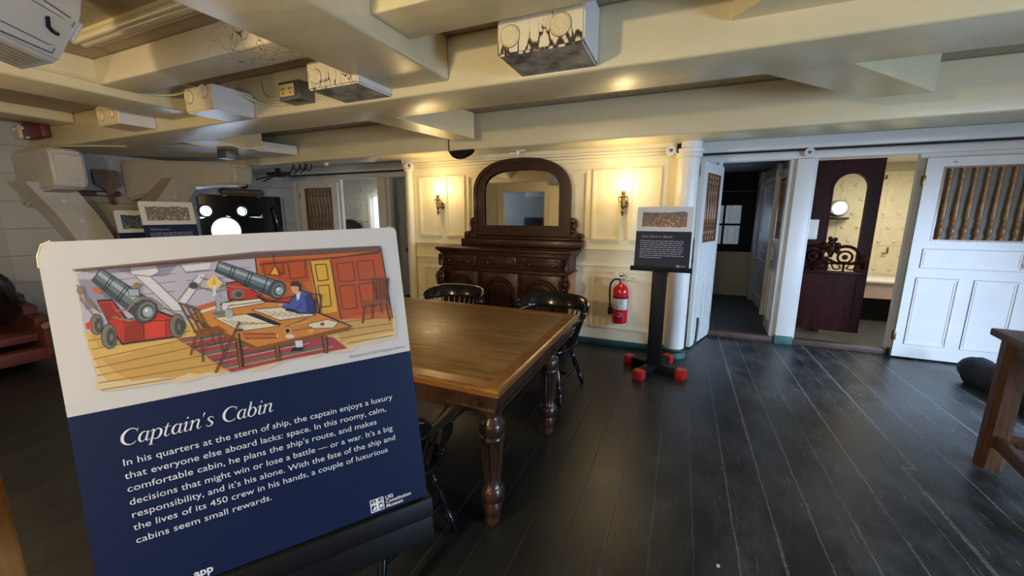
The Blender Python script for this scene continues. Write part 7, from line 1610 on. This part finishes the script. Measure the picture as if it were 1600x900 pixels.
# ---- paddle and rack on the hull side
t = thing('rack_bar', 'dark red-brown bar with pale middle fixed to the white hull planking', 'bar', (hull_x(2.85) + 0.045, 2.85, 1.835), -sl)
mb = MB(); mb.box(-0.04, 0.03, -0.26, 0.22, -0.045, 0.03, 0.008); mb.build('bar', dark_red, t); MB().box(0.03, 0.034, -0.02, 0.10, -0.03, 0.012, 0.001).build('worn_patch', knee_tan, t)
t = thing('wooden_paddle', 'brown square-headed wooden paddle with short red handle hung over the bar', 'paddle', (hull_x(2.95) + 0.10, 2.95, 1.62), -sl)
MB().prism([(-0.035, 0.20), (0.035, 0.20), (0.06, 0.27), (0.115, 0.32), (0.12, 0.50), (0.09, 0.53), (-0.12, 0.53), (-0.145, 0.50), (-0.14, 0.33), (-0.06, 0.27)], -0.02, 0.03, 'x').build('head', tool_wood, t)
MB().box(-0.016, 0.02, -0.024, 0.024, 0.06, 0.215, 0.006).build('handle', dark_red, t)

# ---- gun on its carriage, far left
t = thing('gun_carriage', 'dark red wooden gun carriage at the far left behind the big sign', 'gun carriage', (-6.42, 1.30, 0))
mb = MB()
for y in (-0.36, 0.30):
    mb.prism([(-1.2, 0.14), (0.62, 0.14), (0.62, 0.40), (0.46, 0.42), (0.46, 0.50), (0.24, 0.52), (0.24, 0.60), (-0.02, 0.62), (-0.02, 0.70), (-1.2, 0.78)], y, y + 0.10, 'y')
mb.build('cheek', dark_red, t, angle=20)
mb = MB(); mb.box(0.45, 0.60, -0.45, 0.45, 0.10, 0.22, 0.01); mb.box(-0.95, -0.80, -0.45, 0.45, 0.10, 0.22, 0.01); mb.box(-0.9, 0.5, -0.26, 0.30, 0.28, 0.36, 0.01); mb.build('axle', dark_red, t)
for x in (0.52, -0.87):
    for y in (-0.47, 0.45):
        MB().lathe([(0.02, 0), (0.16, 0), (0.165, 0.02), (0.165, 0.09), (0.16, 0.11), (0.05, 0.11), (0.05, 0.14), (0.02, 0.14)], (x, y - (0.06 if y < 0 else 0.02), 0.165), (0, 1, 0), 24).build('wheel', iron, t)
mb = MB(); mb.tube(catmull([Vector(p) for p in [(-0.9, 0.44, 0.60), (-0.3, 0.45, 0.50), (0.2, 0.45, 0.46), (0.55, 0.44, 0.47), (0.68, 0.30, 0.45)]], 6), 0.030, 10); mb.build('breeching_rope', rope_mat, t)
t = thing('cannon', 'black iron cannon barrel lying on the red carriage at the left edge', 'cannon', (-6.42, 1.30, 0.72))
MB().lathe([(0.02, -0.72), (0.055, -0.70), (0.075, -0.65), (0.06, -0.60), (0.05, -0.57), (0.10, -0.53), (0.20, -0.50), (0.23, -0.46), (0.21, -0.42), (0.205, 0.2), (0.185, 0.25), (0.168, 1.15), (0.16, 1.2)], (0, 0, 0.10), (-1, 0, 0), 28).build('barrel', iron, t)
mb = MB(); mb.tube([(-0.15, -0.34, 0.08), (-0.15, 0.34, 0.08)], 0.06, 16); mb.build('trunnion', iron, t)
mb = MB(); mb.tube(catmull([Vector(p) for p in [(0.5, -0.1, 0.30), (0.62, 0.0, 0.34), (0.72, 0.08, 0.22), (0.66, 0.16, 0.02), (0.5, 0.22, 0.0)]], 5), 0.028, 10); mb.build('rope_coil', iron, t)

# ---- curtain-track bosses
def boss(label, loc, m=paint_white):
    t = thing('curtain_boss', label, 'boss', loc)
    MB().lathe([(0.0, 0), (0.045, 0), (0.050, 0.008), (0.050, 0.018), (0.040, 0.024), (0.034, 0.018), (0.002, 0.018)], (0, 0, 0), (0, -1, 0), 24).build('ring', m, t)
    MB().lathe([(0.016, 0.016), (0.018, 0.024), (0.010, 0.030)], (0, 0, 0), (0, -1, 0), 14).build('centre', grey_box, t)
boss('round white boss on the header above the post between the right doorways', (1.245, YD - 0.076, 2.235))
boss('round white boss at the right end of the cornice, beside the white column', (-0.155, YP - 0.10, 2.20))
boss('round white boss at the left end of the cornice, near the left column', (-3.44, YP - 0.10, 2.20))
MB().box(-0.10, -0.06, YP - 0.13, YP - 0.10, 2.17, 2.26, 0.004).build('trim_track_bracket', black_matt, kind=S)

# ---- odds and ends under the beams
mb = MB(); pts = [(-0.15, 0.035), (0.19, 0.04), (0.15, -0.01), (0.05, -0.055), (-0.03, -0.06), (-0.10, -0.03)]
mb.prism(pts, -0.03, 0.03, 'y'); bmesh.ops.bevel(mb.bm, geom=mb.bm.edges[:], offset=0.012, segments=3, affect='EDGES')
mb.tube([(-0.15, 0, 0.03), (-0.155, 0, 0.20)], 0.006, 6)
t = mb.build('detector', black_matt, loc=(-2.40, 4.075, 2.235)); tag(t, 'black wing-shaped detector on the beam edge above the left of the mirror', 'detector')
mb = MB(); mb.tube([(0, 0, 0.04), (0, -0.01, -0.02), (0.01, -0.02, -0.045)], 0.006, 6); mb.box(0.0, 0.10, -0.012, 0.0, 0.02, 0.036, 0.004); mb.box(-0.10, -0.03, -0.012, 0.0, 0.0, 0.016, 0.004); mb.box(-0.012, 0.012, -0.01, 0.03, -0.01, 0.05, 0.003)
tag(mb.build('ceiling_hook', white_plastic, loc=(-1.80, 4.34, 2.24)), 'white pronged hook under the beam above the mirror top', 'hook')
mb = MB(); mb.box(-0.03, 0.03, -0.012, 0.012, -0.03, 0.025, 0.003); mb.box(0.0, 0.15, -0.012, 0.0, 0.01, 0.025, 0.003)
tag(mb.build('ceiling_hook', white_plastic, loc=(-4.75, 4.30, 2.262)), 'white plastic hook under the beam above the left doorways', 'hook')
mb = MB()
for (a, b, c) in ((0, 0.10, 0.06), (0.13, 0.24, -0.02), (0.26, 0.34, 0.05)):
    mb.tube(catmull([Vector(p) for p in [(a - 0.10, -0.02, -0.10), (a, -0.02, -0.03), (a + 0.02, 0, 0.02), (a - 0.03, 0.0, 0.035), (b - 0.02, -0.03, -0.06), (b + 0.03, -0.02, -0.05), (b + 0.035, 0, 0.03)]], 4), 0.009, 6)
tag(mb.build('hook_cluster', iron, loc=(-5.42, 4.30, 2.248)), 'tangle of black iron hooks under the beam left of the white hook', 'hook')
t = thing('lantern_bracket', 'black spidery bracket hanging near the white blunt knee end', 'bracket', (-6.20, 4.62, 2.21))
mb = MB(); mb.box(-0.16, 0.18, -0.10, 0.10, -0.03, 0.02, 0.01); mb.box(-0.10, 0.12, -0.06, 0.06, -0.055, -0.03, 0.01); mb.box(-0.03, 0.03, -0.03, 0.03, 0.02, 0.21, 0.004); mb.build('plate', iron, t)
mb = MB(); mb.tube([(-0.10, 0, -0.02), (-0.28, -0.05, -0.06), (-0.42, -0.1, -0.09)], 0.012, 6); mb.tube([(-0.12, 0.02, -0.03), (-0.25, -0.10, -0.13)], 0.012, 6); mb.tube([(0.15, 0, -0.01), (0.24, 0, -0.05)], 0.012, 6); mb.build('arm', iron, t)
for (x, y, a_, lab) in ((0.265, 1.735, 0.3, 'tiny cream paper scrap on the dark floor, nearer the big sign'), (0.648, 1.715, 0.9, 'tiny cream paper scrap on the dark floor, farther right')):
    mb = MB(); mb.prism([(-0.008, -0.006), (0.004, -0.008), (0.009, 0.0), (0.003, 0.009), (-0.006, 0.005)], 0.0, 0.004, 'z')
    o = mb.build('paper_scrap', label_paper, loc=(x, y, 0.0)); o.rotation_euler.z = a_; tag(o, lab, 'paper scrap')
